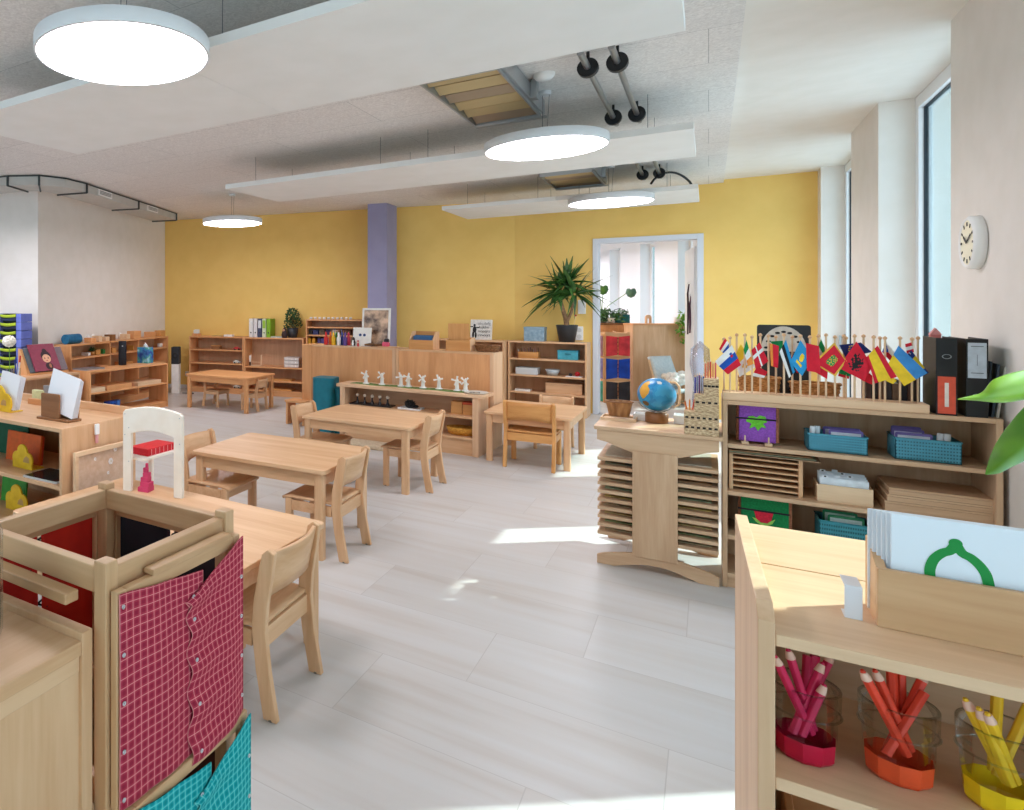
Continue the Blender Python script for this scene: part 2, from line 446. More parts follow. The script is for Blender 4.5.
# ------------------------------------------------------------------ acoustic panels
M_panel = noisy('acoustic_panel_white', (238,237,234), (234,233,229), 4, .75)
def baffle(x0, x1, y0, y1, xm, label):
    t = thing('acoustic_panel', label, 'ceiling panel', ((x0+x1)/2,(y0+y1)/2,2.5), 0, 'suspended white acoustic panels')
    cx, cy = (x0+x1)/2, (y0+y1)/2
    for a, c in ((x0,xm-.001),(xm+.001,x1)):
        MB().box(a-cx, c-cx, y0-cy, y1-cy, 0, .045).build('panel', M_panel, t, bev=.002)
    for a in (x0+.25, xm-.2, xm+.2, x1-.25):
        for c in (y0+.15, y1-.15): MB().cyl((a-cx,c-cy,.045),(a-cx,c-cy,.3),.002,n=6).build('hanger_wire', M_wire, t)
baffle(-3.70,-.075,2.25,3.27,-1.95,'nearest and largest white acoustic panel hanging across the top of the picture')
baffle(-3.70,-.075,5.12,6.11,-2.0,'long white acoustic panel hanging behind the second round lamp')
baffle(-2.50,-.08,7.80,8.85,-1.3,'shortest white acoustic panel hanging closest to the yellow wall')

# ------------------------------------------------------------------ ceiling services
def vent(x0, x1, y0, y1, label):
    t = thing('ceiling_vent', label, 'ceiling vent', ((x0+x1)/2,(y0+y1)/2,2.66), 0, 'open ceiling vent boxes')
    W, D = (x1-x0)/2, (y1-y0)/2
    f = MB()
    f.box(-W,W,-D,-D+.012,0,.14); f.box(-W,W,D-.012,D,0,.14); f.box(-W,-W+.012,-D,D,0,.14); f.box(W-.012,W,-D,D,0,.14)
    f.box(-W-.0,W+.03,D,D+.05,-.004,.006); f.box(W,W+.014,-D,D+.05,.02,.12)
    f.box(W+.014,W+.05,D-.40,D-.34,.02,.14)
    f.build('housing', M_metal, t, bev=.002)
    n = 11
    m = MB()
    for k in range(n):
        y = -D+.02 + (2*D-.04)*(k+.5)/n
        h = (2*D-.04)/n/2
        m.cur = k % 3 if k % 3 < 2 else 0
        m.obox((0,y,.03+.02*(k%2)), (2*W-.03, h*2.1, .006), rx=.25*(1 if k % 2 else -1))
    m.build('filter_slats', [flat('filter_tan',(190,168,124),.6), flat('filter_brown',(160,140,116),.6)], t)
vent(-1.33,-.90,3.75,4.87,'open metal ceiling vent with brown filter slats, beside the middle round lamp')
vent(-1.35,-.88,7.20,8.10,'farther open metal ceiling vent with filter slats, above the lamp by the doorway')
M_pipe = flat('pipe_grey', (150,150,150), .3, .7)
def pipes(y0, y1, cl, label0, label1):
    for x, lb in ((-.535,label0),(-.395,label1)):
        t = thing('ceiling_pipe', lb, 'pipe', (x,y0,ZC-.09), 0, 'pipes under the ceiling')
        MB().cyl((0,0,0),(0,y1-y0,0),.016).build('pipe', M_pipe, t)
        for c in cl:
            k = MB(); k.cyl((0,c-y0-.02,0),(0,c-y0+.02,0),.052,n=20); k.cyl((0,c-y0,.04),(0,c-y0,.09),.008)
            k.build('clamp', M_black, t, bev=.004)
pipes(3.9,5.62,(4.18,5.40),'left grey ceiling pipe in black clamps, beyond the nearest white panel','right grey ceiling pipe in black clamps, beyond the nearest white panel')
pipes(7.2,8.25,(7.98,),'left short grey pipe near the yellow wall, above the farthest panel','right short grey pipe near the yellow wall, above the farthest panel')
cb = MB(); pts = []
for k in range(15):
    a = k/14; p = Vector((-.46,7.9,2.62))*(1-a) + Vector((-.13,8.35,2.62))*a
    pts.append((p.x,p.y,2.60+.13*math.sin(PI*a)**.7))
one('cable', cb.tube(pts, .011), M_black, 'black cable looping above the farthest white panel', 'cable')
one('smoke_detector', MB().lathe([(.001,-.035),(.045,-.032),(.06,-.012),(.06,0)], n=24), M_white, 'small white round smoke detector on the grey ceiling', 'smoke detector', loc=(-.80,4.42,ZC))

# ventilation duct curving under the ceiling on the left
dl = [(-6.53,7.74),(-6.33,7.1),(-6.15,6.5),(-5.95,5.85),(-5.74,5.2),(-5.68,4.85),(-5.78,4.56),(-6.08,4.38),(-6.5,4.28),(-7.2,4.2)]
nd = []
for i in range(len(dl)):
    a = Vector(dl[max(i-1,0)]); c = Vector(dl[min(i+1,len(dl)-1)]); d = (c-a).normalized(); nd.append(Vector((d.y,-d.x)))
t = thing('ventilation_duct', 'long flat grey ventilation duct curving below the ceiling at upper left', 'duct', (-6.2,6,2.69))
def dp(i, off, z): 
    p = Vector(dl[i]) + nd[i]*off; return (p.x+6.2, p.y-6, z-2.69)
W = .40
b = MB()
for i in range(len(dl)-1):
    for (o0,z0,o1,z1) in ((0,2.69,0,2.785),(0,2.785,W,2.785),(W,2.785,W,2.69),(W,2.69,0,2.69)):
        b.add([dp(i,o0,z0),dp(i+1,o0,z0),dp(i+1,o1,z1),dp(i,o1,z1)], [(0,1,2,3)])
b.add([dp(0,0,2.69),dp(0,0,2.785),dp(0,W,2.785),dp(0,W,2.69)], [(0,1,2,3)])
b.build('duct_body', noisy('duct_grey',(196,194,188),(188,186,180),6,.5), t)
M_dk = flat('dark_bracket', (74,78,78), .5, .4)
e = MB()
e.tube([dp(i,-.004,2.787) for i in range(len(dl))], .007); e.build('edge_profile', M_dk, t)
for i in (0,2,4,6,7):
    k = MB(); k.tube([dp(i,-.01,2.79),dp(i,-.01,2.68)], .013, 6); k.tube([dp(i,-.012,2.683),dp(i,W,2.683)], .011, 6)
    k.build('bracket', M_dk, t)
for i, fr_ in ((1,.3),(3,.35)):
    p = Vector(dl[i])*(1-fr_)+Vector(dl[i+1])*fr_; d = (Vector(dl[i+1])-Vector(dl[i])).normalized(); n_ = -nd[i]
    g = MB()
    ang = math.atan2(d.y,d.x)
    g.obox((p.x+6.2+n_.x*.006,p.y-6+n_.y*.006,.048),(.34,.012,.075),rz=ang)
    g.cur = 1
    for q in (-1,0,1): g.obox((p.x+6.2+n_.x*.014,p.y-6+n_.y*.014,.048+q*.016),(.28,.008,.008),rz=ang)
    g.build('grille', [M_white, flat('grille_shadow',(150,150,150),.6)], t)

# ------------------------------------------------------------------ clock, sockets, switches
t = thing('wall_clock', 'round white wall clock on the right wall beside the window', 'clock', (xw(4.5)-.002,4.5,1.68), -PI/2)
R_ = .122
MB().xf(Matrix.Identity(4)).lathe([(.001,.0),(R_,0),(R_,.03),(R_-.012,.042),(R_-.02,.036)], n=48).xf(Matrix.Rotation(PI/2,4,'X')).build('case', M_white, t)
dial = MB().lathe([(R_-.018,.036),(.001,.036)], n=48).xf(Matrix.Rotation(PI/2,4,'X')).build('dial', flat('dial_cream',(246,240,214),.5), t)
for k in range(12):
    a = k*PI/6; MB().obox((math.sin(a)*.085, -.0375, math.cos(a)*.085), (.007 if k%3 else .010,.002,.018), ry=a).build('hour_mark', M_black, dial)
for a, l_, w_ in ((math.radians(305),.05,.010),(math.radians(60),.072,.007)):
    MB().obox((math.sin(a)*l_/2, -.040, math.cos(a)*l_/2), (w_,.002,l_), ry=a).build('hand', M_black, t)
t = thing('wall_socket', 'white double wall socket on the yellow wall left of the doorway', 'socket', (-1.33,9.63,1.02))
MB().box(-.045,.045,-.014,0,-.09,.09).build('cover_plate', M_white, t, bev=.004)
for z in (-.042,.042): MB().cyl((0,-.016,z),(0,-.012,z),.028,n=20).build('socket_insert', flat('socket_grey',(214,214,212),.5), t)
t = thing('light_switch', 'white light switch behind the big plant by the doorway', 'switch', (-1.30,9.63,1.36))
MB().box(-.045,.045,-.012,0,-.09,.09).build('cover_plate', M_white, t, bev=.004)
MB().box(-.028,.028,-.018,-.012,-.03,.03).build('rocker', M_white, t, bev=.003)

# ------------------------------------------------------------------ daylight
sun = bpy.data.lights.new('sun', 'SUN'); sun.energy = 5.2; sun.angle = math.radians(.6); sun.color = (1,.97,.93)
so = bpy.data.objects.new('sun', sun); COL.objects.link(so)
so.rotation_euler = Vector((-1,-.9,-1.08)).to_track_quat('-Z','Y').to_euler()
wd = bpy.data.worlds.new('daylight'); S.world = wd; wd.use_nodes = True
bg = wd.node_tree.nodes['Background']; bg.inputs['Color'].default_value = lin((222,228,246)); bg.inputs['Strength'].default_value = 2.3
vs = S.view_settings
vs.view_transform = 'Standard'; vs.look = 'None'; vs.gamma = 1; vs.use_curve_mapping = False; vs.exposure = .76
S.cycles.use_denoising = True
S.cycles.max_bounces = 10; S.cycles.diffuse_bounces = 6; S.cycles.transparent_max_bounces = 16
S.cycles.caustics_reflective = False; S.cycles.caustics_refractive = False
S.cycles.sample_clamp_indirect = 6
# ================================================================== FURNITURE
# ------------------------------------------------------------------ tables
def make_table(name, label, w, d, h, loc, rz=0, kind='beech', group='children\'s tables', leg=.052, ins=.02):
    t = thing(name, label, 'table', loc, rz, group)
    MB().prism([(x,y,h-.022) for x, y in rrect(w, d, .03)], (0,0,.022)).build('tabletop', wood(kind,'x'), t, bev=.003)
    a = MB(); q = ins+.012; zt = h-.022; ah = .075
    X, Y = w/2-q, d/2-q
    a.box(-X,X,-Y,-Y+.02,zt-ah,zt); a.box(-X,X,Y-.02,Y,zt-ah,zt); a.box(-X,-X+.02,-Y+.02,Y-.02,zt-ah,zt); a.box(X-.02,X,-Y+.02,Y-.02,zt-ah,zt)
    a.build('apron', wood(kind,'x'), t, bev=.002)
    for sx in (-1,1):
        for sy in (-1,1):
            x, y = sx*(w/2-ins-leg/2), sy*(d/2-ins-leg/2)
            MB().prism([(px,py,0) for px, py in rrect(leg, leg, .012, 3, x, y)], (0,0,zt)).build('leg', wood(kind,'z'), t)
    return t
make_table('table', 'large beech table nearest the fabric rack, its far half seen behind the red checked cloth', 1.17, .70, .496, (-1.850,2.115,0), 0)
make_table('table', 'middle beech table with a chair at each end, partly hidden by the white arch', .89, .71, .496, (-2.115,3.53,0), .05)
make_table('table', 'beech table in front of the long low bench with the white windmills', .90, .73, .496, (-2.185,5.05,0), 0)
make_table('table', 'nearly square low beech table whose right legs stand in a sunny patch', .71, .88, .440, (-1.255,6.60,0), .0)
make_table('table', 'orange-toned beech table in front of the far left shelves', 1.0, .72, .455, (-5.17,7.27,0), .03, 'orange')

# ------------------------------------------------------------------ chairs
CH_G = 'small beech chairs'
def make_chair(label, loc, rz, kind='beech', name='chair'):
    t = thing(name, label, 'chair', loc, rz, CH_G)
    m, mx = wood(kind,'z'), wood(kind,'x')
    W = .165
    for sx in (-1,1):
        x0 = sx*W - .012
        prof_f = [(-.018,0),(.012,.16),(.028,.29),(.022,.38),(.000,.50),(-.012,.555)]
        prof_b = [(-.034,.574),(-.060,.562),(-.052,.50),(-.032,.38),(-.025,.29),(-.040,.16),(-.070,0)]
        rl = MB().prism([(x0,y,z) for y, z in prof_f+prof_b], (.024,0,0)).build('rear_leg', m, t, bev=.004)
        fl = MB().prism([(sx*(W-.006)+px,py,0) for px, py in rrect(.034,.044,.010,3,0,.292)], (0,0,.295)).build('front_leg', m, t, bev=.003)
        MB().box(sx*W-.009, sx*W+.009, .028, .27, .232, .288).build('side_rail', mx, t, bev=.002)
        for y, lg_ in ((-.045,rl),(.292,fl)):
            MB().cyl((sx*W,y,-.0),(sx*W,y,.007),.0135,n=12).build('foot_glide', flat('grey_glide',(120,112,104),.6), lg_)
    s = MB()
    def seat(u, v):
        x = (u-.5)*.345; y = -.005+v*.335
        z = .306 - .010*math.sin(PI*u)*math.sin(PI*min(1,v*1.1)) - .012*max(0,(v-.8)/.2)**2
        return (x,y,z)
    s.grid(seat, 10, 10)
    s.build('seat', mx, t, solid=.014)
    b = MB()
    def back(u, v):
        x = (u-.5)*.318
        z = .415 + v*.145 - .018*(1-v)*(2*u-1)**2 + .0*u
        y = -.004 - .036*(z-.38)/.18 - .030*math.sin(PI*u)
        return (x,y,z)
    b.grid(back, 14, 4)
    b.build('backrest', mx, t, solid=.014)
    MB().box(-W+.01, W-.01, -.012, .006, .225, .292).build('back_rail', mx, t, bev=.002)
    MB().box(-W+.015, W-.015, .282, .300, .235, .288).build('front_rail', mx, t, bev=.002)
    return t
ch = make_chair('beech chair at the right end of the nearest table, next to the red checked cloth', (-1.225,2.06,0), PI/2+.05); ch.scale = (1.06,1,1)
def chair(label, x, y, rz, sc=1.0): return dup(ch, (x,y,0), rz, label, CH_G, sc)
chair('beech chair at the right end of the middle table, turned sideways to the room', -1.625, 3.44, PI/2+.04)
chair('beech chair tucked under the left end of the middle table, beside the white arch', -2.60, 3.33, -PI/2+.04)
chair('beech chair at the right end of the table before the windmill bench', -1.695, 5.03, PI/2+.02)
chair('beech chair at the left end of the table before the windmill bench', -2.672, 4.86, -PI/2)
c4 = make_chair('amber-toned chair with its back to us, pushed up to the low sunlit table', (-1.215,6.10,0), .03, 'amber'); c4.scale = (1.14,1.05,1.0)
chair('beech chair behind the low sunlit table, its back rail just showing over the top', -1.20, 7.22, PI, .86)
chair('beech chair at the right end of the table before the far left shelves', -4.70, 7.30, PI/2+.05, .73)
chair('beech chair under the left part of the table before the far left shelves', -5.50, 7.26, -PI/2, .73)

# ------------------------------------------------------------------ shelf units
def shelf_unit(name, label, w, d, h, zs, loc, rz, kind='beech', group=None, cat='shelf', back=True, plinth=.06, th=.02, div=(), lip=0, top=True):
    """front at local y=0, depth towards +y"""
    t = thing(name, label, cat, loc, rz, group)
    for sx in (-1,1):
        MB().box(sx*w/2, sx*(w/2-th), 0, d, 0, h+lip).build('side_panel', wood(kind,'z'), t, bev=.002)
    X = w/2-th
    if top: MB().box(-X, X, 0, d, h-th, h).build('top_panel', wood(kind,'x'), t, bev=.0015)
    MB().box(-X, X, .004, d, plinth, plinth+th).build('bottom_panel', wood(kind,'x'), t, bev=.0015)
    MB().box(-X, X, .012, .03, 0, plinth).build('plinth', wood(kind,'x'), t)
    if back: MB().box(-X, X, d-.012, d, plinth+th, h-th).build('back_panel', wood('back' if kind in('beech','orange') else kind,'z'), t)
    for z in zs: MB().box(-X, X, .006, d-.012, z-th, z).build('shelf', wood(kind,'x'), t, bev=.0015)
    for x in div: MB().box(x-th/2, x+th/2, .004, d-.012, plinth+th, h-th).build('divider', wood(kind,'z'), t, bev=.0015)
    return t
# far left, against the yellow wall
WA = math.atan2(9.63-8.37, -2.1+7.3)
def on_wall(s, off):
    d = Vector((math.cos(WA), math.sin(WA))); n = Vector((math.sin(WA), -math.cos(WA)))
    p = Vector((-7.3,8.37)) + d*s + n*off
    return (p.x, p.y, 0)
SL_H = .885
G_LOW = 'low beech shelf units along the yellow wall'
def line_s(px, off):
    for k in range(4000):
        s_ = k*.0015; p_ = on_wall(s_, off)
        a_ = (p_[0]*_r[0]+p_[1]*_r[1])/(p_[0]*_f[0]+p_[1]*_f[1])
        if CXP+FPX*a_ >= px: return s_
    return 5
def wall_unit(label, pa, pb, off, d, h, zs):
    s0, s1 = line_s(pa,off), line_s(pb,off)
    return shelf_unit('shelf_unit', label, s1-s0-.006, d, h, zs, on_wall((s0+s1)/2,off), WA, 'orange', G_LOW)  # beech tinted orange, warm bounce light put into its tone
wall_unit('left one of the two low shelf units far left, behind the orange-toned table', 188.7, 243.7, .345, .33, SL_H, (.27,.47,.68))
wall_unit('low shelf unit far left with ring binders and a bushy plant on it', 243.7, 303.5, .345, .33, SL_H, (.23,.44))
wall_unit('tall narrow-shelved unit behind the sideboard, left of the lavender column', 305.5, 366, .32, .30, 1.17, (.30,.62,.94,1.06))
shelf_unit('shelf_unit', 'low shelf unit mostly hidden behind the sideboard, the letter book standing on it', 1.02, .33, .92, (.27,.48,.70), (-2.612,9.03,0), .0, 'beech', G_LOW)
shelf_unit('shelf_unit', 'low shelf unit left of the doorway with the big potted plant on it', .90, .33, .92, (.27,.49,.70), (-1.635,9.16,0), 0, 'beech', G_LOW)

# sideboards with their backs to the tables
def sideboard(label, xc, y, w, stile):
    t = thing('sideboard', label, 'sideboard', (xc,y,0), -.06, 'sideboards with their backs to the tables')
    h, d = .926, .27
    MB().box(-w/2, -w/2+stile, -.006, d, 0, h).build('side_panel', wood('beech' if stile < .05 else 'orange','z'), t, bev=.002)
    MB().box(w/2, w/2-.035, -.006, d, 0, h).build('side_panel', wood('pale','z'), t, bev=.002)
    MB().box(-w/2+stile, w/2-.035, 0, d, h-.02, h).build('top_panel', wood('beech','x'), t, bev=.002)
    MB().box(-w/2+stile, w/2-.035, .004, .018, .04, h-.02).build('back_panel', wood('orange','z'), t)
    MB().box(-w/2+stile, w/2-.035, .018, d, .05, .07).build('bottom_panel', wood('beech','x'), t)
    MB().box(-w/2+stile, w/2-.035, .018, d, .46, .48).build('shelf', wood('beech','x'), t)
sideboard('left sideboard with its plain back to us, framed photo and white card on top', -3.225, 6.772, 1.16, .13)
sideboard('right sideboard with its plain back to us, amber wooden boxes on top', -2.145, 6.707, 1.0, .035)

# low bench with the windmills
t = thing('display_bench', 'long low open beech bench carrying the row of white windmills', 'bench', (-2.37,6.25,0), -.035)
w, d, h = 1.50, .33, .567
MB().prism([(x,y+d/2,h-.028) for x, y in rrect(w, d, .035)], (0,0,.028)).build('top_panel', wood('pale','x'), t, bev=.003)
for sx in (-1,1):
    MB().box(sx*(w/2-.050), sx*(w/2-.105), .012, d-.012, 0, h-.028).build('end_panel', wood('pale','z'), t, bev=.004)
MB().box(-w/2+.105, w/2-.105, .015, d-.015, .34, .36).build('shelf', wood('beech','x'), t, bev=.002)
MB().box(-w/2+.105, w/2-.105, .015, d-.015, .145, .165).build('shelf', wood('beech','x'), t, bev=.002)
MB().box(-w/2+.105, w/2-.105, .03, .045, 0, .145).build('plinth', wood('beech','x'), t)
MB().box(-w/2+.105, w/2-.105, d-.03, d-.018, .165, h-.028).build('back_panel', wood('back','x'), t)

# left wall: shelf unit against the white wall, open shelf in front of it, corner desk
WU_W = 2.50
shelf_unit('wall_shelf_unit', 'long low shelf unit against the white left wall', WU_W, .26, .89, (.27,.50,.72), (-6.555,6.67,0), PI/2+.21, 'orange', None, div=(-.37,.37))
shelf_unit('open_shelf', 'low open-backed shelf in front of the white left wall, carrying a black speaker', 1.42, .34, .592, (.33,), (-5.885,6.10,0), PI/2, 'orange', None, back=False, plinth=.05)
shelf_unit('corner_desk', 'low beech desk at the left, holding a slanted book stand', .88, .40, .585, (.28,), (-5.93,4.86,0), PI/2+.06, 'beech', None, cat='desk', back=True, plinth=.05)

# cabinet with the orange folders (left, middle distance), end panel facing right
LCX = -2.55
t = shelf_unit('low_cabinet', 'low beech cabinet at the left edge with paper holders on top and orange folders inside', 1.3, .50, .78, (.23,.49), (LCX-.65,2.15,0), 0, 'beech', None, cat='cabinet', plinth=.05)
MB().box(-.65,.65,.501,.525,.0,.822).build('back_board', wood('beech','x'), t, bev=.002)

# cabinet at the very left bottom
FZ = .90
t = thing('side_cabinet', 'beech cabinet filling the bottom left corner, its side panel facing us', 'cabinet', (-.758,.70,0), .03)
MB().box(-.80,0,-.022,0,0,FZ).build('back_panel', wood('beech','z'), t, bev=.002)
MB().box(-.80,-.002,-.62,-.022,FZ-.034,FZ-.012).build('top_panel', wood('beech','y'), t, bev=.0015)
MB().box(-.022,-.008,-.60,-.022,0,FZ-.034).build('side_panel', wood('beech','z'), t)
MB().box(-.80,-.78,-.60,-.022,0,FZ-.034).build('side_panel', wood('beech','z'), t)
MB().box(-.004,-.028,-.60,-.615,0,FZ-.034).build('corner_strip', wood('beech','z'), t)
MB().box(-.024,-.006,-.60,-.022,FZ-.060,FZ-.034).build('edge_strip', wood('beech','y'), t, bev=.0015)

# ------------------------------------------------------------------ wide low shelf with the flags
FS_Y, FS_H = 4.13, .923
t = shelf_unit('flag_shelf', 'wide low beech shelf by the window, a row of small national flags on it', .915, .34, FS_H, (.258,.476,.709), (.512,FS_Y,0), 0, 'oak', None, plinth=.05)

# front right cabinet with the crayon glasses
FCX, FCY, FCZ = .0515, 1.128, 1.0
t = thing('crayon_shelf', 'beech shelf at the bottom right corner with glasses of crayons inside', 'shelf', (FCX,FCY,0), .024)
w, d = .92, .475
for x0 in (0, w-.018):
    p = [(x0,0,0),(x0,d,0),(x0,d,FCZ),(x0,.032,FCZ),(x0,0,FCZ-.016)]
    MB().prism(p, (.018,0,0)).build('side_panel', wood('pale','z'), t, bev=.0015)
MB().box(.018,w-.018,.004,.2990,FCZ-.048,FCZ-.032).build('top_panel', wood('pale','x'), t, bev=.0015)
MB().box(.018,w-.018,.3025,.545,FCZ-.048,FCZ-.032).build('rear_top_panel', wood('pale','x'), t, bev=.001)
MB().box(.018,w-.018,.300,.312,.06,FCZ-.0485).build('back_panel', wood('oak','x'), t)
SZ = .780
for z in (SZ,.50,.24):
    MB().box(.018,w-.018,.006,.299,z-.017,z).build('shelf', wood('pale','x'), t, bev=.0015)
MB().box(.028,w-.028,.02,.035,0,.06).build('plinth', wood('pale','x'), t)

# ------------------------------------------------------------------ map cabinet with the globe
GX0, GX1, GY, GH = -.482, .042, 4.10, .742
GW = GX1-GX0
t = thing('map_cabinet', 'beech map cabinet with stacked trays, globe and baskets on its top', 'cabinet', ((GX0+GX1)/2,GY,0), 0)
w2 = GW/2; D_ = .50
MB().prism([(x,y+D_/2,GH-.02) for x, y in rrect(GW+.03, D_+.02, .012, 3)], (0,0,.02)).build('top_panel', wood('oak','x'), t, bev=.003)
for y in (.0, D_-.022):
    n = 16
    p = [(-w2,y,GH-.02),(-w2,y,GH-.075)] + [(-w2+.05+(GW-.10)*k/n, y, GH-.085-.055*math.sin(PI*k/n)) for k in range(n+1)] + [(w2,y,GH-.075),(w2,y,GH-.02)]
    MB().prism(p, (0,.022,0)).build('curved_apron', wood('oak','x'), t, bev=.002)
    p = [(-w2,y,0),(-w2,y,.045)] + [(-w2+GW*k/n, y, .05+.045*math.sin(PI*k/n)) for k in range(1,n)] + [(w2,y,.045),(w2,y,0)] + [(w2-.08-(GW-.16)*k/n, y, .0+.04*math.sin(PI*k/n)) for k in range(n+1)]
    MB().prism(p, (0,.022,0)).build('arched_foot', wood('oak','x'), t, bev=.002)
for y in (.0, D_-.024):
    MB().box(-.10, .095, y-.006, y+.018, .075, GH-.115).build('upright_board', wood('oak','z'), t, bev=.002)
# ladder of runners carried by the uprights
TZ = [.157+.0445*k for k in range(10)]
rr = [MB().box(-.012,.012,.02,D_-.026,z-.012,z-.001).build('runner', wood('oak','y'), t) for z in TZ]
tints = [(206,190,150),(150,170,120),(220,200,140),(196,176,140),(214,186,110),(160,176,140),(206,190,150),(190,150,110),(150,150,120),(200,190,170)]
for k, z in enumerate(TZ):
    nm = 'map_tray'
    tr = thing(nm, '%s slatted map tray in the beech map cabinet' % ('lowest','second lowest','third lowest','fourth lowest','fifth lowest','fifth highest','fourth highest','third highest','second highest','topmost')[k], 'tray', ((GX0+GX1)/2,GY+.002,z), 0, 'trays in the map cabinet')
    MB().box(-w2+.002,w2-.002,0,.44,0,.0175).build('board', wood('oak','x'), tr, bev=.0015)
    MB().box(-w2+.03,w2-.03,.05,.41,.0175,.0215).build('map_inlay', col(tints[k],.6), tr)
# ------------------------------------------------------------------ small stool by the sideboard
t = thing('stool', 'small wooden stool left of the sideboard, before the teal bin', 'stool', (spot(298,424,z=0).x+.0,spot(298,424,z=0).y+.02,0), .0)
MB().prism([(x,y,.255) for x, y in rrect(.27,.22,.02)], (0,0,.025)).build('seat', wood('orange','x'), t, bev=.003)
for sx in (-1,1): MB().box(sx*.12,sx*.095,-.095,.095,0,.255).build('leg', wood('orange','z'), t, bev=.002)
MB().box(-.095,.095,-.012,.012,.10,.16).build('stretcher', wood('orange','x'), t, bev=.002)
# ================================================================== THINGS ON THE RIGHT
# ------------------------------------------------------------------ crayon glasses
TOPZ = FCZ-.032
def crayon(kind, label, p0, p1, rgb, up=True, r=.0058):
    p0, p1 = Vector(p0), Vector(p1); L_ = (p1-p0).length; d = (p1-p0)/L_
    t = thing('crayon', label, 'crayon', p0, 0, kind)
    t.rotation_mode = 'QUATERNION'; t.rotation_quaternion = d.to_track_quat('Z','X')
    c = col(rgb,.4)
    tip = .014 if up else 0
    MB().cyl((0,0,0),(0,0,L_-tip),r,n=6,smooth=False).build('shaft', c, t, bev=.001)
    if up:
        cw = MB().cyl((0,0,L_-tip),(0,0,L_-.003),r*.98,r*.62,n=12).build('cut_wood', flat('crayon_wood',(232,190,168),.6), t)
        MB().cyl((0,0,L_-.003),(0,0,L_),r*.5,r*.34,n=10).build('lead', c, cw)
    else:
        MB().cyl((0,0,L_),(0,0,L_+.0006),r*.5,n=10).build('lead', flat('lead_end',(214,120,130),.5), t)
    return t
def glass(label, x, y, band, H=.098):
    t = thing('drinking_glass', label, 'glass', (x,y,SZ), .2, 'glasses of crayons')
    r0, r1 = .032, .0385
    MB().lathe([(r0*.9,.001),(r0,.006),(r0+.0015,.030)], n=10, smooth=False).lathe([(.001,.001),(r0*.9,.001)], n=10, smooth=False).build('coloured_base', col(band,.35), t)
    MB().lathe([(r0+.0018,.030),(r1-.004,.062),(r1-.001,.064),(r1,H),(r1-.003,H+.001),(r1-.004,H),(r1-.005,.066),(r1-.008,.062),(r0-.003,.031)], n=28).build('tumbler', glass_mat('clear_glass',(250,252,252),.12), t)
    MB().lathe([(r1-.0005,H-.001),(r1-.0015,H+.0015),(r1-.0035,H-.001)], n=32).build('rim', glass_mat('rim_glass',(228,234,234),.4), t)
    MB().lathe([(r1-.0015,.0625),(r1+.0008,.064),(r1-.002,.0655)], n=32).build('ridge', glass_mat('rim_glass',(228,234,234),.4), t)
    return t
gx = [spot(804,754,z=SZ), spot(898,776,z=SZ), spot(1001,806,z=SZ)]
glass('clear glass with a crimson base, holding pink-red crayons', gx[0].x, gx[0].y, (190,20,56))
glass('clear glass with an orange base, holding orange-red crayons', gx[1].x, gx[1].y, (226,84,44))
glass('clear glass with a yellow base, holding yellow crayons', gx[2].x, gx[2].y, (244,206,30))
WR = Vector((_r[0],_r[1],0)); WF = Vector((_f[0],_f[1],0))
def fill(g, grp, rgb, items):
    for lb, bx, bd, tx, td, h, up in items:
        WA_ = WF + WR*((g.x*_r[0]+g.y*_r[1])/(g.x*_f[0]+g.y*_f[1]))
        b = g + WR*bx*.8 + WA_*bd*.6 + Vector((0,0,.034)); e = g + WR*tx*.86 + WA_*td*.6 + Vector((0,0,h+.006))
        crayon(grp, lb, b, e, rgb, up)
PR, OR_, YE = (205,36,80), (228,70,46), (240,190,44)
fill(gx[0], 'pink-red crayons', PR, [
 ('pink-red crayon leaning left, leftmost in the crimson-based glass', .012,-.012,-.047,-.030,.140,True),
 ('pink-red crayon leaning left, second from left in the crimson-based glass', .016,.0,-.026,-.012,.143,True),
 ('pink-red crayon upright, left one of the middle pair in the crimson-based glass', .000,.016,.006,.036,.118,False),
 ('pink-red crayon upright, right one of the middle pair in the crimson-based glass', .010,.018,.018,.030,.120,False),
 ('pink-red crayon slanting right in front, in the crimson-based glass', -.020,-.012,.030,-.006,.122,True),
 ('pink-red crayon leaning farthest right and highest at the right rim of the crimson-based glass', -.012,.010,.046,.016,.128,True),
 ('short pink-red crayon at the right front rim of the crimson-based glass', -.004,-.020,.033,-.028,.100,True)])
fill(gx[1], 'orange-red crayons', OR_, [
 ('orange-red crayon leaning left, leftmost in the orange-based glass', .014,-.014,-.054,-.026,.142,True),
 ('orange-red crayon leaning left with its tip inside the leftmost one, orange-based glass', .020,.002,-.036,-.006,.136,True),
 ('tall upright orange-red crayon reaching up behind the shelf edge, orange-based glass', -.004,.018,-.012,.030,.148,False),
 ('upright orange-red crayon right of the tallest one, orange-based glass', .008,.016,.004,.034,.118,False),
 ('orange-red crayon slanting to the right with a cut tip, orange-based glass', -.016,.008,.044,.010,.128,True),
 ('orange-red crayon lying lowest over the right rim of the orange-based glass', -.020,-.014,.040,-.006,.106,False)])
fill(gx[2], 'yellow crayons', YE, [
 ('yellow crayon leaning left, leftmost in the yellow-based glass', .010,-.012,-.052,-.002,.128,True),
 ('yellow crayon second from left in the yellow-based glass', .014,-.016,-.032,-.022,.124,True),
 ('yellow crayon in front, third from left in the yellow-based glass', .022,-.010,-.020,-.034,.122,True),
 ('tall upright yellow crayon at the back of the yellow-based glass', -.012,.022,-.004,.032,.147,False),
 ('yellow crayon slanting right at the edge of the picture, yellow-based glass', -.006,.004,.048,.014,.128,True)])

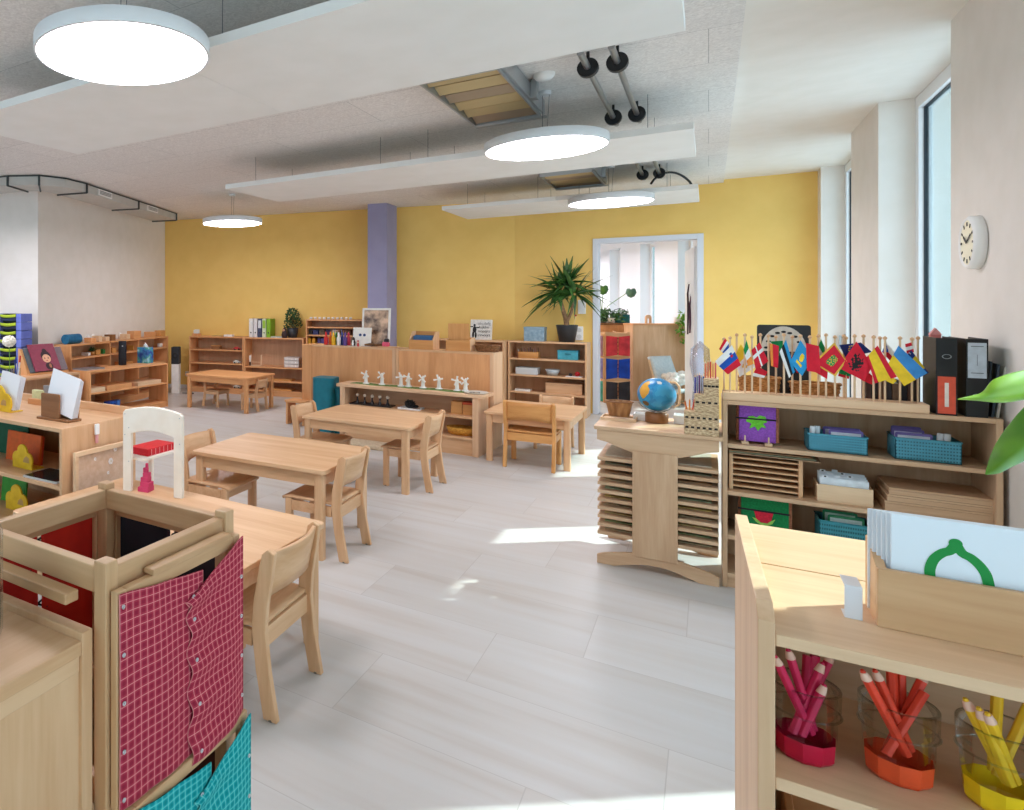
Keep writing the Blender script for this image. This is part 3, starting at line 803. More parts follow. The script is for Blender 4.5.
# ------------------------------------------------------------------ card box on the crayon shelf
bl_ = Vector((.180,1.240,TOPZ)); bw, bdp = .60, .085
t = thing('card_box', 'wooden box holding large white picture cards, on the crayon shelf', 'box', bl_, 0)
MB().box(0,bw,0,.010,0,.078).build('front_board', wood('amber','x') if False else wood('rack','x'), t, bev=.0015)
MB().box(0,bw,bdp-.008,bdp,0,.100).build('back_board', wood('rack','x'), t, bev=.0015)
for x in (0,bw-.010):
    MB().prism([(x,.010,0),(x,bdp-.008,0),(x,bdp-.008,.100),(x,.010,.078)], (.010,0,0)).build('end_board', wood('rack','y'), t)
MB().box(.010,bw-.010,.010,bdp-.008,0,.006).build('bottom_board', wood('rack','x'), t)
M_card = flat('card_white',(226,233,240),.45)
ORD = ('frontmost','second','third','fourth','fifth','rearmost')
for k in range(6):
    y = .014 + .0068*k
    x0 = .015 - .0035*k; zt = .151 - .001*k
    cd = MB().box(x0, x0+.50, y, y+.0035, .006, zt)
    lb = ('frontmost large white card with a green acorn outline, in the wooden card box' if k == 0 else
          '%s large white card standing in the wooden card box' % ORD[k])
    ct = thing('picture_card', lb, 'card', bl_, 0, 'white cards in the card box')
    cd.build('card', M_card, ct, bev=.001)
    if k == 0:
        pts = [(930,577),(930,568),(934,559),(942,553),(950,550.5),(956,544),(962,553),(971,558),(980,566),(986,575),(989,586)]
        ws = [spot(px,py,y=bl_.y+y) - bl_ for px, py in pts]
        sm = []
        for i in range(len(ws)-1):
            p0_, p1_, p2_, p3_ = ws[max(i-1,0)], ws[i], ws[i+1], ws[min(i+2,len(ws)-1)]
            if i+1 == 5: p3_ = p2_
            if i == 5: p0_ = p1_
            for q in range(6):
                u = q/6; sm.append(.5*((2*p1_)+(p2_-p0_)*u+(2*p0_-5*p1_+4*p2_-p3_)*u*u+(3*p1_-p0_-3*p2_+p3_)*u**3))
        sm.append(ws[-1])
        g = MB(); wdt = .0050
        for i in range(len(sm)):
            d = (sm[min(i+1,len(sm)-1)]-sm[max(i-1,0)]).normalized(); n_ = Vector((-d.z,0,d.x))
            for sgn in (-1,1): g.v.append((sm[i].x+n_.x*wdt*sgn, y-.0006, sm[i].z+n_.z*wdt*sgn))
        for i in range(len(sm)-1):
            g.f.append((2*i,2*i+2,2*i+3,2*i+1)); g.m.append(0); g.sm.append(False)
        tip = spot(955.5,543.5,y=bl_.y+y)-bl_
        [g.add([(cx0+r9*math.cos(u9),y-y9,cz0+r9*math.sin(u9)) for u9 in [2*PI*j9/20 for j9 in range(20)]],[tuple(range(20))]) for cx0,cz0,r9,y9 in ((tip.x,tip.z,.0062,.0007),(tip.x,tip.z-.006,.0062,.0008),(ws[5].x,ws[5].z,.0052,.0009))]
        g.v = g.v
        g.build('acorn_outline', flat('print_green',(22,140,62),.5), ct)
# folded white card stand left of the box
p = spot(853,618,z=TOPZ)
c = MB(); c.box(-.009,.009,0,.0016,.0,.045); c.box(-.009,.009,.0016,.030,0,.0016); c.box(-.009,.009,.0016,.044,.0434,.045)
one('card_stand', c, flat('white_metal_card_stand',(226,228,234),.35), 'small white folded metal card stand beside the wooden card box', 'card stand', loc=(p.x,p.y-.004,TOPZ), bev=.0004)
# wooden boxes on the lower compartment
t = thing('wooden_tray', 'orange-brown wooden tray in the compartment below the crayon glasses', 'tray', (FCX+.15,FCY+.05,.50), 0)
MB().box(-.11,.11,0,.20,0,.012).build('bottom_board', wood('orange','x'), t)
for q in ((-.11,.11,0,.012),(-.11,.11,.188,.20),(-.11,-.10,.012,.188),(.10,.11,.012,.188)): MB().box(*q,.012,.15).build('rim', wood('orange','x'), t, bev=.002)
t = thing('wooden_tray', 'darker wooden tray right of the orange-brown one below the crayon glasses', 'tray', (FCX+.42,FCY+.05,.50), 0)
MB().box(-.12,.12,0,.20,0,.012).build('bottom_board', wood('dark','x'), t)
for q in ((-.12,.12,0,.012),(-.12,.12,.188,.20),(-.12,-.11,.012,.188),(.11,.12,.012,.188)): MB().box(*q,.012,.12).build('rim', wood('dark','x'), t, bev=.002)

# ------------------------------------------------------------------ leafy plant at the right edge
LY = 2.55
t = thing('peace_lily', 'green peace lily whose broad leaves reach in at the right edge', 'plant', (.80,LY,0), 0)
MB().lathe([(.001,0),(.14,0),(.19,.34),(.182,.345),(.172,.335),(.13,.012)], n=32).build('pot', flat('pot_white',(232,230,226),.4), t)
MB().lathe([(.001,.31),(.17,.31)], n=24).build('soil', noisy('potting_soil',(70,52,40),(44,32,24),60,.9), t)
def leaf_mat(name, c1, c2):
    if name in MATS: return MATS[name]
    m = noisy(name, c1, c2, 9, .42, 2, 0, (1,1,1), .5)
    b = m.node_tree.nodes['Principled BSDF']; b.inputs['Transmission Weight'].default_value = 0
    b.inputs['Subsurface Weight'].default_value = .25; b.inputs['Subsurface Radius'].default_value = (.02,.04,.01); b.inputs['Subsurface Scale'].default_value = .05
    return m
M_leaf = leaf_mat('leaf_sunlit', (152,198,44), (112,166,28))
def lily_leaf(base, pts, width, roll=0):
    """blade along a centre line"""
    pts = [Vector(p) for p in pts]; n = len(pts); m = MB(); nv = 6
    rows = []
    for i, p in enumerate(pts):
        d = (pts[min(i+1,n-1)]-pts[max(i-1,0)]).normalized()
        s_ = d.cross(Vector((0,0,1)))
        s_ = s_.normalized() if s_.length > .1 else Vector((1,0,0))
        s_ = Matrix.Rotation(roll,3,d) @ s_; up = s_.cross(d)
        q = i/(n-1); wv = width*(math.sin(PI*min(1,q*1.02)**.75)**.8 if 0 < q < 1 else 0.02)
        rows.append([p + s_*(wv*(2*k/nv-1)) + up*(wv*.42*abs(2*k/nv-1)**1.3 - .004*math.sin(9*q+k)) for k in range(nv+1)])
    o = len(m.v); m.v = [tuple(v) for rw in rows for v in rw]
    for i in range(n-1):
        for k in range(nv):
            m.f.append((i*(nv+1)+k, i*(nv+1)+k+1, (i+1)*(nv+1)+k+1, (i+1)*(nv+1)+k)); m.m.append(0); m.sm.append(True)
    return m
def bez(a, b_, c, n=10):
    a, b_, c = Vector(a), Vector(b_), Vector(c)
    return [a*(1-u)**2 + b_*2*u*(1-u) + c*u*u for u in [k/n for k in range(n+1)]]
o_ = Vector((.80,LY,0))
def at_(px, py, y): return spot(px, py, y=y) - o_
def blade(edge_a, edge_b, y0, y1, crease, nm, mat):
    """leaf blade between two edge lines that share base and tip, folded along its middle"""
    n = len(edge_a); m = MB(); rows = []
    for i in range(n):
        u = i/(n-1); y = y0+(y1-y0)*u
        a_, b2 = at_(*edge_a[i], y), at_(*edge_b[i], y)
        rows.append([a_*(1-k/8)+b2*(k/8)+Vector((0,crease*math.sin(PI*k/8)*math.sin(PI*min(1,u+.05)),0)) for k in range(9)])
    m.v = [tuple(v) for rw in rows for v in rw]
    for i in range(n-1):
        for k in range(8): m.f.append((i*9+k,i*9+k+1,(i+1)*9+k+1,(i+1)*9+k)); m.m.append(0); m.sm.append(True)
    m.build(nm, mat, t, solid=.002, sub=1)
def interp(pts, n=12):
    out = []
    for i in range(n+1):
        f_ = i/n*(len(pts)-1); k = min(int(f_),len(pts)-2); q = f_-k
        out.append((pts[k][0]*(1-q)+pts[k+1][0]*q, pts[k][1]*(1-q)+pts[k+1][1]*q))
    return out
M_leaf2 = leaf_mat('leaf_shaded_green', (104,154,34), (74,124,24))  # sunlit and shaded tones of one plant put into two leaf colours
up = interp([(1062,384),(1040,368),(1022,370),(1006,374),(990,380),(984,393),(970,396),(957,399)])
lo = interp([(1062,386),(1040,398),(1024,400),(1008,403),(994,403),(980,401),(968,400),(957,399.5)])
blade(up, lo, LY+.04, LY-.10, -.03, 'leaf', M_leaf)
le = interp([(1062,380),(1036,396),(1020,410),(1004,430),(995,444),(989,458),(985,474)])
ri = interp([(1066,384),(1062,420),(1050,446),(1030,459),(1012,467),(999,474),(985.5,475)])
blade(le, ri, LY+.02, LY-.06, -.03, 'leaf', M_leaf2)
for k, (a, b_, c, w_, rl) in enumerate([
 (at_(1090,340,LY+.1), at_(1130,300,LY+.2), at_(1175,380,LY+.25), .07, .3),
 (at_(1100,430,LY-.1), at_(1120,460,LY-.2), at_(1110,520,LY-.25), .06, .5),
 (at_(1120,370,LY+.1), at_(1170,350,LY+.3), at_(1210,430,LY+.3), .07, -.3)]):
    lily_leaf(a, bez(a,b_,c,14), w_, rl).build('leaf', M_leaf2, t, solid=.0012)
for k, (px, py, dy) in enumerate(((1062,385,.04),(1064,382,.02),(1090,340,.1),(1100,430,-.1),(1120,370,.1))):
    a = at_(px,py,LY+dy)
    MB().tube(bez((.02*math.cos(k*1.3),.02*math.sin(k*1.3),.31), (a.x*.2,a.y*.3,a.z*.8), a, 10), [.007-.0003*j for j in range(11)], 8).build('stem', flat('stem_green',(92,140,48),.5), t)

# ------------------------------------------------------------------ flags on the low shelf
FZ0 = FS_H
t = thing('flag_stand', 'long wooden plank holding the row of small national flags', 'stand', (.40,FS_Y+.005,FZ0), 0)
MB().box(-.345,.362,0,.12,0,.040).build('plank', wood('pale','x'), t, bev=.003)
GF = 'small national flags in the wooden plank'
PZ = FZ0+.040
C_ = lambda *a: col(a,.75)
WHT, RED, BLU, YEL, GRN, BLK, SKY, NVY, GLD, ORG = (238,238,236),(214,30,52),(24,84,178),(246,206,50),(20,140,76),(34,34,36),(44,150,206),(34,52,120),(232,180,70),(236,140,60)
def hs(*cs):  # horizontal stripes
    return (list(cs), lambda u, v: min(len(cs)-1, int((1-v)*len(cs))))
def vs_(*cs):
    return (list(cs), lambda u, v: min(len(cs)-1, int(u*len(cs))))
def slov(u, v):
    if .16 < u < .28 and .56 < v < .80: return 1 if v > .66 else 2
    return min(2, int((1-v)*3))
def dane(u, v): return 1 if (.30 < u < .44 or .42 < v < .58) else 0
def kaz(u, v):
    if (u-.5)**2*2.2+(v-.55)**2 < .035: return 1
    return 1 if (u-.5)**2*2.2+(v-.42)**2 < .12 and v < .36 and .2 < u < .8 and v > .22 else 0
def mont(u, v):
    if u < .07 or u > .93 or v < .07 or v > .93: return 1
    d = (u-.5)**2*1.8+(v-.5)**2
    return (2 if (int(u*30)+int(v*22)) % 3 else 1) if d < .06 else 0
EAGLE = ["..#....#....","#.##..##.#..","##.####.##..","####.#####..",".########...","#.######.#..","##.####.##..",".########...","..######....","#..####..#..",".##.##.##...","....##......"]
def alb(u, v):
    i, j = int((u-.26)/.48*12), int((1-v-.20)/.62*12)
    return 1 if 0 <= i < 12 and 0 <= j < 12 and EAGLE[j][i] == '#' else 0
def spain(u, v): return 0 if v > .70 else (1 if v > .14 else 0)
def vat(u, v):
    if u < .45: return 0
    return 2 if (u-.72)**2*2+(v-.5)**2 < .03 and (int(u*40)+int(v*30)) % 2 else 1
def czech(u, v): return 2 if u < .5 and abs(v-.5) < .5-u else (0 if v > .5 else 1)
def bos(u, v): return 1 if (u > .25 and v > .2 + (u-.25)*.9 and u < .8) else (2 if (int(u*14) % 4 == 0 and int(v*12) % 4 == 0) else 0)
def hunx(u, v): return min(2,int((1-v)*3))
def eu(u, v):
    a = math.atan2(v-.5,(u-.5)*1.4); d = math.hypot(v-.5,(u-.5)*1.4)
    return 1 if .24 < d < .36 and math.cos(12*a) > .4 else 0
flags = [
 # pole px, top py, row, corners ht, ft, fb, hb, colours, label
 (724,338,1,(725,338),(719,349),(724,354),(731,346),hs(RED,WHT,BLU),'red and white flag leftmost in the row, half behind the white-blue-red one'),
 (730,337,0,(731.9,345),(714.5,362),(727.8,374.5),(741,365),([WHT,BLU,RED],slov),'white, blue and red striped flag at the left end of the row'),
 (736.7,334,1,(740.7,344),(755.7,367),(739.4,377),(734.5,356),([YEL,WHT,GLD],vat),'yellow and white flag, second cloth from the left'),
 (744.8,334,0,(746.5,340),(753.5,364),(748,366),(743.5,350),vs_(GRN,WHT,ORG),'green, white and orange flag left of the white-crossed red one'),
 (752,336,0,(759.7,342.4),(768.2,361),(756,371),(751.5,350),([RED,WHT],dane),'red flag with a white cross'),
 (760.4,334,1,(757,366),(768,372),(764,378),(752,376),hs(RED,RED,WHT),'small red flag hanging low under the white-crossed one'),
 (768.5,335,0,(769.5,343),(779,346),(778,368),(771,366),vs_(ORG,RED,RED),'red flag with an orange edge, upright beside the green one'),
 (776,336,1,(770.5,341.5),(784,340.5),(784,354),(778,356),hs(GRN,GRN,GRN),'plain green flag in the left half of the row'),
 (784,334,0,(786,339.5),(795,372),(789,378),(779.5,352),hs(SKY,BLK,WHT),'blue, black and white striped flag'),
 (792.3,336,1,(794,352),(799,372),(796,374),(790,360),hs(BLK,RED,BLK),'dark flag showing behind the left corner of the sky blue one'),
 (800.4,335,0,(800.4,340),(812.5,358),(802,376),(790,362.3),([SKY,YEL],kaz),'sky blue flag with a yellow sun'),
 (810,336,0,(806,343),(819,346),(821,373),(807,371),hs(RED,RED,RED),'plain red flag just right of the sky blue one'),
 (818.4,335,1,(821,339),(813,360),(819,364),(827,352),vs_(GRN,WHT,RED),'green, white and red flag, left of the gold-bordered one'),
 (826,334,0,(811,360),(828,368),(827,379),(808,368),hs(RED,RED,RED),'red flag hanging low below the gold-bordered one'),
 (835,336,0,(834.3,342.4),(847,361),(835.4,376.4),(812.5,363),([RED,GLD,GRN],mont),'red flag with a gold border and golden emblem'),
 (843.8,335,1,(839,345),(861,342.5),(872,352),(846,358),([NVY,YEL],eu),'dark blue flag peeking out between the gold-bordered and eagle flags'),
 (846,337,1,(840,368),(850,372),(849,379),(838,376),hs(GRN,GRN,RED),'green flag low below the eagle flag'),
 (854.6,335,0,(856.5,341.4),(872.6,366),(864,381),(838.2,367.6),([RED,BLK],alb),'red flag with a black eagle'),
 (863.5,335,1,(866,370),(876,379),(873,385),(861,380),hs(RED,RED,RED),'red cloth low between the eagle flag and the yellow and red one'),
 (873.6,336,0,(877.5,345.5),(897,377),(875,383.5),(866.5,357),([RED,YEL],spain),'red and yellow flag right of the eagle flag'),
 (880,337,1,(886,342),(896,354),(891,362),(882,352),([WHT,RED,BLU],czech),'white, red and blue flag above the blue and yellow one'),
 (885,337,0,(890,374),(897,381),(893,384),(886,381),hs(YEL,YEL),'small yellow flag low beside the blue and yellow one'),
 (900,337,0,(898.5,345.5),(927.5,373),(904,386),(888,364),hs(BLU and (64,140,206),YEL),'blue over yellow flag, largest at the right end'),
 (912,338,1,(911,350),(929,373),(921,377),(905,358),([NVY,YEL,WHT],bos),'dark blue flag with yellow, behind the blue over yellow one'),
 (918,337,1,(905,344),(913,342),(914,352),(907,354),hs(RED,WHT,RED),'small brownish red flag behind the right end of the row'),
]
def desk_flag(i, pole, top, row, ht, ft, fb, hb, paint, label):
    y = FS_Y + .030 + .050*row
    base = spot(pole, 395, y=y); x = base.x
    zt = spot(pole, top, y=y).z
    t = thing('desk_flag', label, 'flag', (x,y,PZ), 0, GF)
    H = zt-PZ-.008
    pl_ = MB().cyl((0,0,0),(0,0,H),.0040,n=8).build('pole', wood('birch','z'), t)
    MB().lathe([(.001,.012),(.006,.008),(.0078,.002),(.006,-.002),(.0035,-.004),(.0034,-.010),(.001,-.010)], (0,0,H), n=12).build('finial', wood('beech','z'), pl_)
    yc = y - .006 - .0035*(i % 4)
    q = [spot(*p, y=yc) - Vector((x,y,PZ)) for p in (ht,ft,fb,hb)]
    ph = random.uniform(0,6)
    def fn(u, v):
        p = (q[0]*(1-u)+q[1]*u)*v + (q[3]*(1-u)+q[2]*u)*(1-v)
        p = p.copy(); p.y += .004*math.sin(5*u+2.5*v+ph)*u
        return p
    cs, cf = paint
    MB().grid(fn, 24, 18, cf=cf, smooth=True).build('cloth', [col(c_,.75) for c_ in cs], t)
for i, fl in enumerate(flags): desk_flag(i, *fl)

# things behind the flags
def wicker(name, c1=(206,150,92), c2=(150,98,52)): return noisy(name, c1, c2, 60, .75, 2, .3, (1,1,2.5))
M_wick = wicker('wicker_light'); M_wickd = wicker('wicker_brown',(150,104,66),(96,64,40))
def basket(label, c, rx, ry, h, m=None, group=None, flare=1.12, n=28):
    t = thing('wicker_basket', label, 'basket', c, 0, group)
    m = m or M_wick
    pr = []
    k = 9
    for i in range(k+1):
        q = i/k; f_ = 1/flare + (1-1/flare)*q; pr.append((f_*(1+.025*(1 if i%2 else -1)), h*q))
    b = MB().lathe(pr+[(p*.93,z) for p, z in pr[::-1]], n=n); b.lathe([(.001,.004),(.86,.004)], n=n)
    b.xf(Matrix.Diagonal((rx,ry,1,1))).build('basket_body', m, t)
    MB().xf(Matrix.Identity(4)).tube([(math.cos(a)*rx*.985,math.sin(a)*ry*.985,h+.002+.002*math.sin(8*a)) for a in [2*PI*j/32 for j in range(33)]], .006, 6).build('rim', m, t)
    return t
basket('orange wicker basket behind the left half of the flags', (.205,FS_Y+.235,FZ0), .085,.06,.10)
basket('orange wicker basket behind the middle of the flags', (.415,FS_Y+.235,FZ0), .095,.06,.085)
# black board with a white half-round plate
t = thing('number_plate_board', 'black board with a white half-round plate of dark holes, behind the flags', 'board', (.29,FS_Y+.318,FZ0), 0)
z1 = spot(784,325,y=FS_Y+.318).z - FZ0
hw = (spot(811,330,y=FS_Y+.318).x - spot(757,330,y=FS_Y+.318).x)/2
cx_ = (spot(811,330,y=FS_Y+.318).x + spot(757,330,y=FS_Y+.318).x)/2 - .29
MB().prism([(cx_+x,0,z1/2+z) for x, z in rrect(hw*2,z1,.012)], (0,.010,0)).build('board', flat('slate_black',(52,54,56),.5), t)
hp = [(cx_+hw*.86*math.cos(a), -.005, z1-.135+.128*math.sin(a)) for a in [PI*k/24 for k in range(25)]]
MB().prism(hp, (0,.005,0)).build('half_round_plate', col((226,218,206),.5), t)
for k in range(9):
    a = PI*(k+.5)/9; px_, pz_ = cx_+hw*.66*math.cos(a), z1-.135+.100*math.sin(a)
    MB().add([(px_+.010*math.cos(b_), -.0058, pz_+.006*math.sin(b_)) for b_ in [2*PI*j/14 for j in range(14)]], [tuple(range(14))]).build('hole', M_black, t)
# small dark books behind the right flags
bc = [(74,52,44),(46,36,36),(96,70,54),(58,50,52),(120,92,70),(40,36,44),(84,58,48),(60,44,40)]
x = spot(866,395,y=FS_Y+.14).x
for k in range(8):
    w_ = .017+.004*(k%3); h_ = .115+.012*((k*5)%4)
    t = thing('book', 'thin dark book behind the right flags, %s from the left' % ('first','second','third','fourth','fifth','sixth','seventh','eighth')[k], 'book', (x+w_/2,FS_Y+.14,FZ0), 0, 'dark books behind the flags')
    MB().prism([(-w_/2,.0,0),(w_/2,.0,0),(w_/2,.0,h_),(-w_/2,.0,h_)], (0,.12,0)).build('cover', col(bc[k],.5), t, bev=.0015)
    MB().box(-w_/2+.002,w_/2-.002,.003,.121,h_-.002,h_+.0006).build('pages', col((222,212,196),.7), t)
    x += w_+.0015
# ring binders
def binder(label, pl, pr_, pt, y, D=.28, rgb=(28,28,30), lab=None, ring=True, rz=0, group='black ring binders'):
    a, b_ = spot(pl, 400, y=y).x, spot(pr_, 400, y=y).x
    z = spot((pl+pr_)/2, pt, y=y).z - FZ0; w_ = b_-a
    t = thing('ring_binder', label, 'binder', ((a+b_)/2,y,FZ0), rz, group)
    m = col(rgb,.45)
    spn = MB().box(-w_/2,w_/2,0,.003,0,z).build('spine', m, t, bev=.001)
    for s_ in (-1,1): MB().box(s_*w_/2,s_*(w_/2-.003),.003,D,0,z).build('cover', m, t, bev=.001)
    MB().box(-w_/2+.006,w_/2-.006,.02,D-.01,.006,z-.012).build('paper', col((226,224,218),.7), t)
    if lab:
        (l0,l1,c0) = lab
        MB().box(-w_*.42,w_*.42,-.0012,0,z*l0,z*l1).build('spine_label', col(c0,.5), spn)
    if ring:
        MB().lathe([(.010,-.001),(.0125,.001),(.010,.003)], n=24, close=True).xf(Matrix.Translation((0,-.001,z*ring)) @ Matrix.Rotation(PI/2,4,'X') @ Matrix.Diagonal((1.15,.8,1,1))).build('finger_ring', M_metal, spn)
        MB().cyl((0,-.0012,z*ring),(0,.0002,z*ring),.0098,n=20).build('finger_hole', M_black, spn)
    return t, w_, z
t, w_, z = binder('black ring binder with an orange label low on its spine', 936, 957.5, 338, FS_Y+.012, D=.22, lab=(.02,.50,(222,88,62)), ring=.76)
MB().box(-.006,.006,-.002,-.001,z*.11,z*.42).build('label_strip', col((240,226,214),.6), t)
t, w_, z = binder('black ring binder with a large pale label high on its spine', 966, 988.5, 339, FS_Y+.012, D=.26, lab=(.50,.95,(188,198,208)), ring=.27)
for q in (.90,.56): MB().box(-.018,.018,-.002,-.001,z*q,z*q+.003).build('label_line', col((90,96,104),.6), t)
MB().box(-.0008,.0008,-.002,-.001,z*.66,z*.80).build('label_line', col((120,126,134),.6), t)
for k, (c_, px_, lean, hh) in enumerate((((38,50,60),991,.10,.235),((58,70,82),997,.14,.225),((206,200,188),1002,.20,.215))):
    x_ = spot(px_,410,y=FS_Y+.05).x
    lb = ('dark slim folder leaning right of the ring binders','slate grey slim folder leaning right of the ring binders, second one','cream slim folder leaning outermost against the wall side')[k]
    t = thing('folder', lb, 'folder', (x_-.012,FS_Y+.05,FZ0), 0, 'slim folders at the shelf end')
    MB().box(-.004,.004,0,.22,0,hh).xf(Matrix.Rotation(lean*.55,4,'Y')).build('cover', col(c_,.5), t, bev=.001)
t = thing('pink_figure', 'small pink house-shaped figure standing behind the ring binder', 'figurine', (spot(935,338,y=FS_Y+.30).x,FS_Y+.30,FZ0), 0)
zz = spot(935,328,y=FS_Y+.30).z-FZ0
MB().box(-.017,.017,-.015,.015,0,zz-.03).build('body', col((206,120,116),.6), t, bev=.002)
MB().prism([(-.020,-.016,zz-.03),(.020,-.016,zz-.03),(0,-.016,zz)], (0,.032,0)).build('roof', col((222,150,146),.6), t)

# ------------------------------------------------------------------ things in the flag shelf
def teal_basket(label, pl, pr_, ptop, z, y, rgb=(82,158,180), cards=(), d=.16, glabel='teal plastic baskets'):
    a, b_ = spot(pl,440,y=y).x, spot(pr_,440,y=y).x
    h = spot((pl+pr_)/2, ptop, y=y).z - z; w_ = b_-a
    t = thing('storage_basket', label, 'basket', ((a+b_)/2,y,z), 0, glabel)
    m = MB(); m2 = MB(); nx, nz = 22, 6
    m.box(-w_/2,w_/2,0,d,0,.004)
    for (x0,x1,y0,y1) in ((-w_/2,w_/2,0,.003),(-w_/2,w_/2,d-.003,d),(-w_/2,-w_/2+.003,0,d),(w_/2-.003,w_/2,0,d)):
        m.box(x0,x1,y0,y1,0,h)
    m.build('basket_body', col(rgb,.5), t)
    dk = MB()
    for i in range(nx):
        for j in range(nz):
            x_ = -w_/2 + w_*(i+.5)/nx; z_ = h*(j+.7)/(nz+.6)
            dk.box(x_-w_/nx*.28, x_+w_/nx*.28, -.0012, .0002, z_-h/nz*.20, z_+h/nz*.20)
    dk.build('perforation', col(tuple(v*.68 for v in rgb),.6), t)['kind'] = 'stuff'
    MB().tube([(-w_/2,0,h),(w_/2,0,h),(w_/2,d,h),(-w_/2,d,h),(-w_/2,0,h)], .004, 6).build('rim', col(rgb,.45), t)
    return t, w_, h
Y2 = FS_Y+.05
S2, S3, S4 = .709, .476, .258
def cards_in(base, w_, h, specs, grp):
    for lb, x0, x1, y_, zt, c_, edge in specs:
        t = thing('flash_card', lb, 'card', (base[0],base[1],base[2]), 0, grp)
        MB().prism([(x0*w_+ (x1-x0)*w_/2 + px_, y_, zt/2+.004+pz_) for px_, pz_ in rrect((x1-x0)*w_, zt-.008, .008, 3)], (0,.002,0)).build('card', col(edge,.5), t)
        MB().box(x0*w_+.008, x1*w_-.008, y_-.0007, y_, .02, zt-.012).build('printed_face', col(c_,.5), t)
t, w_, h = teal_basket('teal basket in the upper compartment left of the middle, holding purple-edged cards', 808, 868, 436, S2, Y2)
cards_in((t.location.x,Y2,S2), w_, h, [
 ('purple-edged card standing in front in the left teal basket',-.12,.46,.05,h+.022,(226,228,238),(120,104,170)),
 ('purple-edged card at the back of the left teal basket',-.20,.44,.09,h+.028,(200,196,220),(104,88,156))], 'purple-edged cards in the teal baskets')
for k, x_ in enumerate((-.42,-.34)):
    tt = thing('paper_roll', '%s paper roll sticking out of the left teal basket' % ('outer white','inner pale')[k], 'paper roll', (t.location.x+x_*w_,Y2+.03+.02*k,S2+.006), 0, 'paper rolls in the teal baskets')
    MB().cyl((0,0,0),(.004,0,h+.026),.011,n=14).build('roll', col((218,226,232),.6), tt)
t, w_, h = teal_basket('teal basket in the upper compartment toward the right, holding purple-edged cards and rolls', 895, 962, 440.5, S2, Y2)
cards_in((t.location.x,Y2,S2), w_, h, [
 ('purple-edged card standing in front in the right teal basket',-.46,.12,.05,h+.020,(230,230,240),(120,104,170)),
 ('purple-edged card in the middle of the right teal basket',-.49,.02,.08,h+.032,(212,208,230),(112,96,164)),
 ('purple-edged card at the back of the right teal basket',-.48,.0,.11,h+.040,(196,192,220),(104,88,156))], 'purple-edged cards in the teal baskets')
for k, x_ in enumerate((.20,.30)):
    tt = thing('paper_roll', '%s paper roll standing in the right teal basket' % ('left grey-white','right grey-white')[k], 'paper roll', (t.location.x+x_*w_,Y2+.04,S2+.006), 0, 'paper rolls in the teal baskets')
    MB().cyl((0,0,0),(.006,0,h+.024),.011,n=14).build('roll', col((206,208,212),.6), tt)
def felt_book(name, label, pl, pr_, pt, z, y, rgb, motif, side):
    a, b_ = spot(pl,440,y=y).x, spot(pr_,440,y=y).x
    h = spot((pl+pr_)/2, pt, y=y).z - z; w_ = b_-a
    t = thing(name, label, 'fabric book', ((a+b_)/2,y,z), 0)
    MB().box(-w_/2,w_/2,.0,.012,.012,h).build('cover', noisy('felt_%d%d%d'%rgb,rgb,tuple(v*.86 for v in rgb),120,.95,2), t, bev=.003)
    MB().box(-w_/2-.010,w_/2+.012,.014,.05,.012,h-.004).build('pages', noisy('felt_side',side,tuple(v*.8 for v in side),90,.95,2), t, bev=.004)
    MB().box(-w_/2-.012,w_/2+.002,-.004,-.001,h*.62,h*.66).build('strap', flat('elastic_black',(30,28,34),.8), t)
    for s_ in (-.34,.30):
        k = MB(); k.box(w_*s_-.014,w_*s_+.014,-.03,.05,0,.012); k.box(w_*s_-.003,w_*s_+.003,-.022,-.012,.012,.042)
        k.build('stand_foot', wood('birch','x'), t, bev=.002)
    for pts_, c_ in motif:
        MB().prism([(x_*w_, -.0035, z_*h) for x_, z_ in pts_], (0,.003,0)).build('applique', noisy('felt_%d%d%d'%c_,c_,tuple(v*.86 for v in c_),120,.95,2), t)
    return t
frog = [(-.28,.58),(-.22,.70),(-.10,.72),(-.02,.68),(.06,.74),(.20,.72),(.24,.60),(.14,.56),(.22,.46),(.10,.48),(.02,.38),(-.06,.48),(-.20,.42),(-.14,.54)]
felt_book('fabric_book', 'purple felt book with a green frog, standing in the upper left compartment', 739, 776, 405, S2, Y2+.02, (150,86,186), [([(x9*1.1,.54+(z9-.56)*1.1) for x9,z9 in frog],(110,200,60))], (176,110,80))
mel = [(-.22,.62),(.18,.62),(.14,.44),(.06,.36),(-.08,.36),(-.18,.44)]; mel2 = [(-.26,.46),(-.18,.36),(-.06,.29),(.06,.29),(.16,.36),(.22,.48),(.13,.42),(.05,.35),(-.08,.35),(-.17,.43)]
felt_book('fabric_book', 'green felt book with a watermelon slice, standing in the third compartment', 741, 789, 497, S4, Y2+.02, (24,122,66), [(mel,(204,38,58)),(mel2,(150,200,90))], (30,100,60))
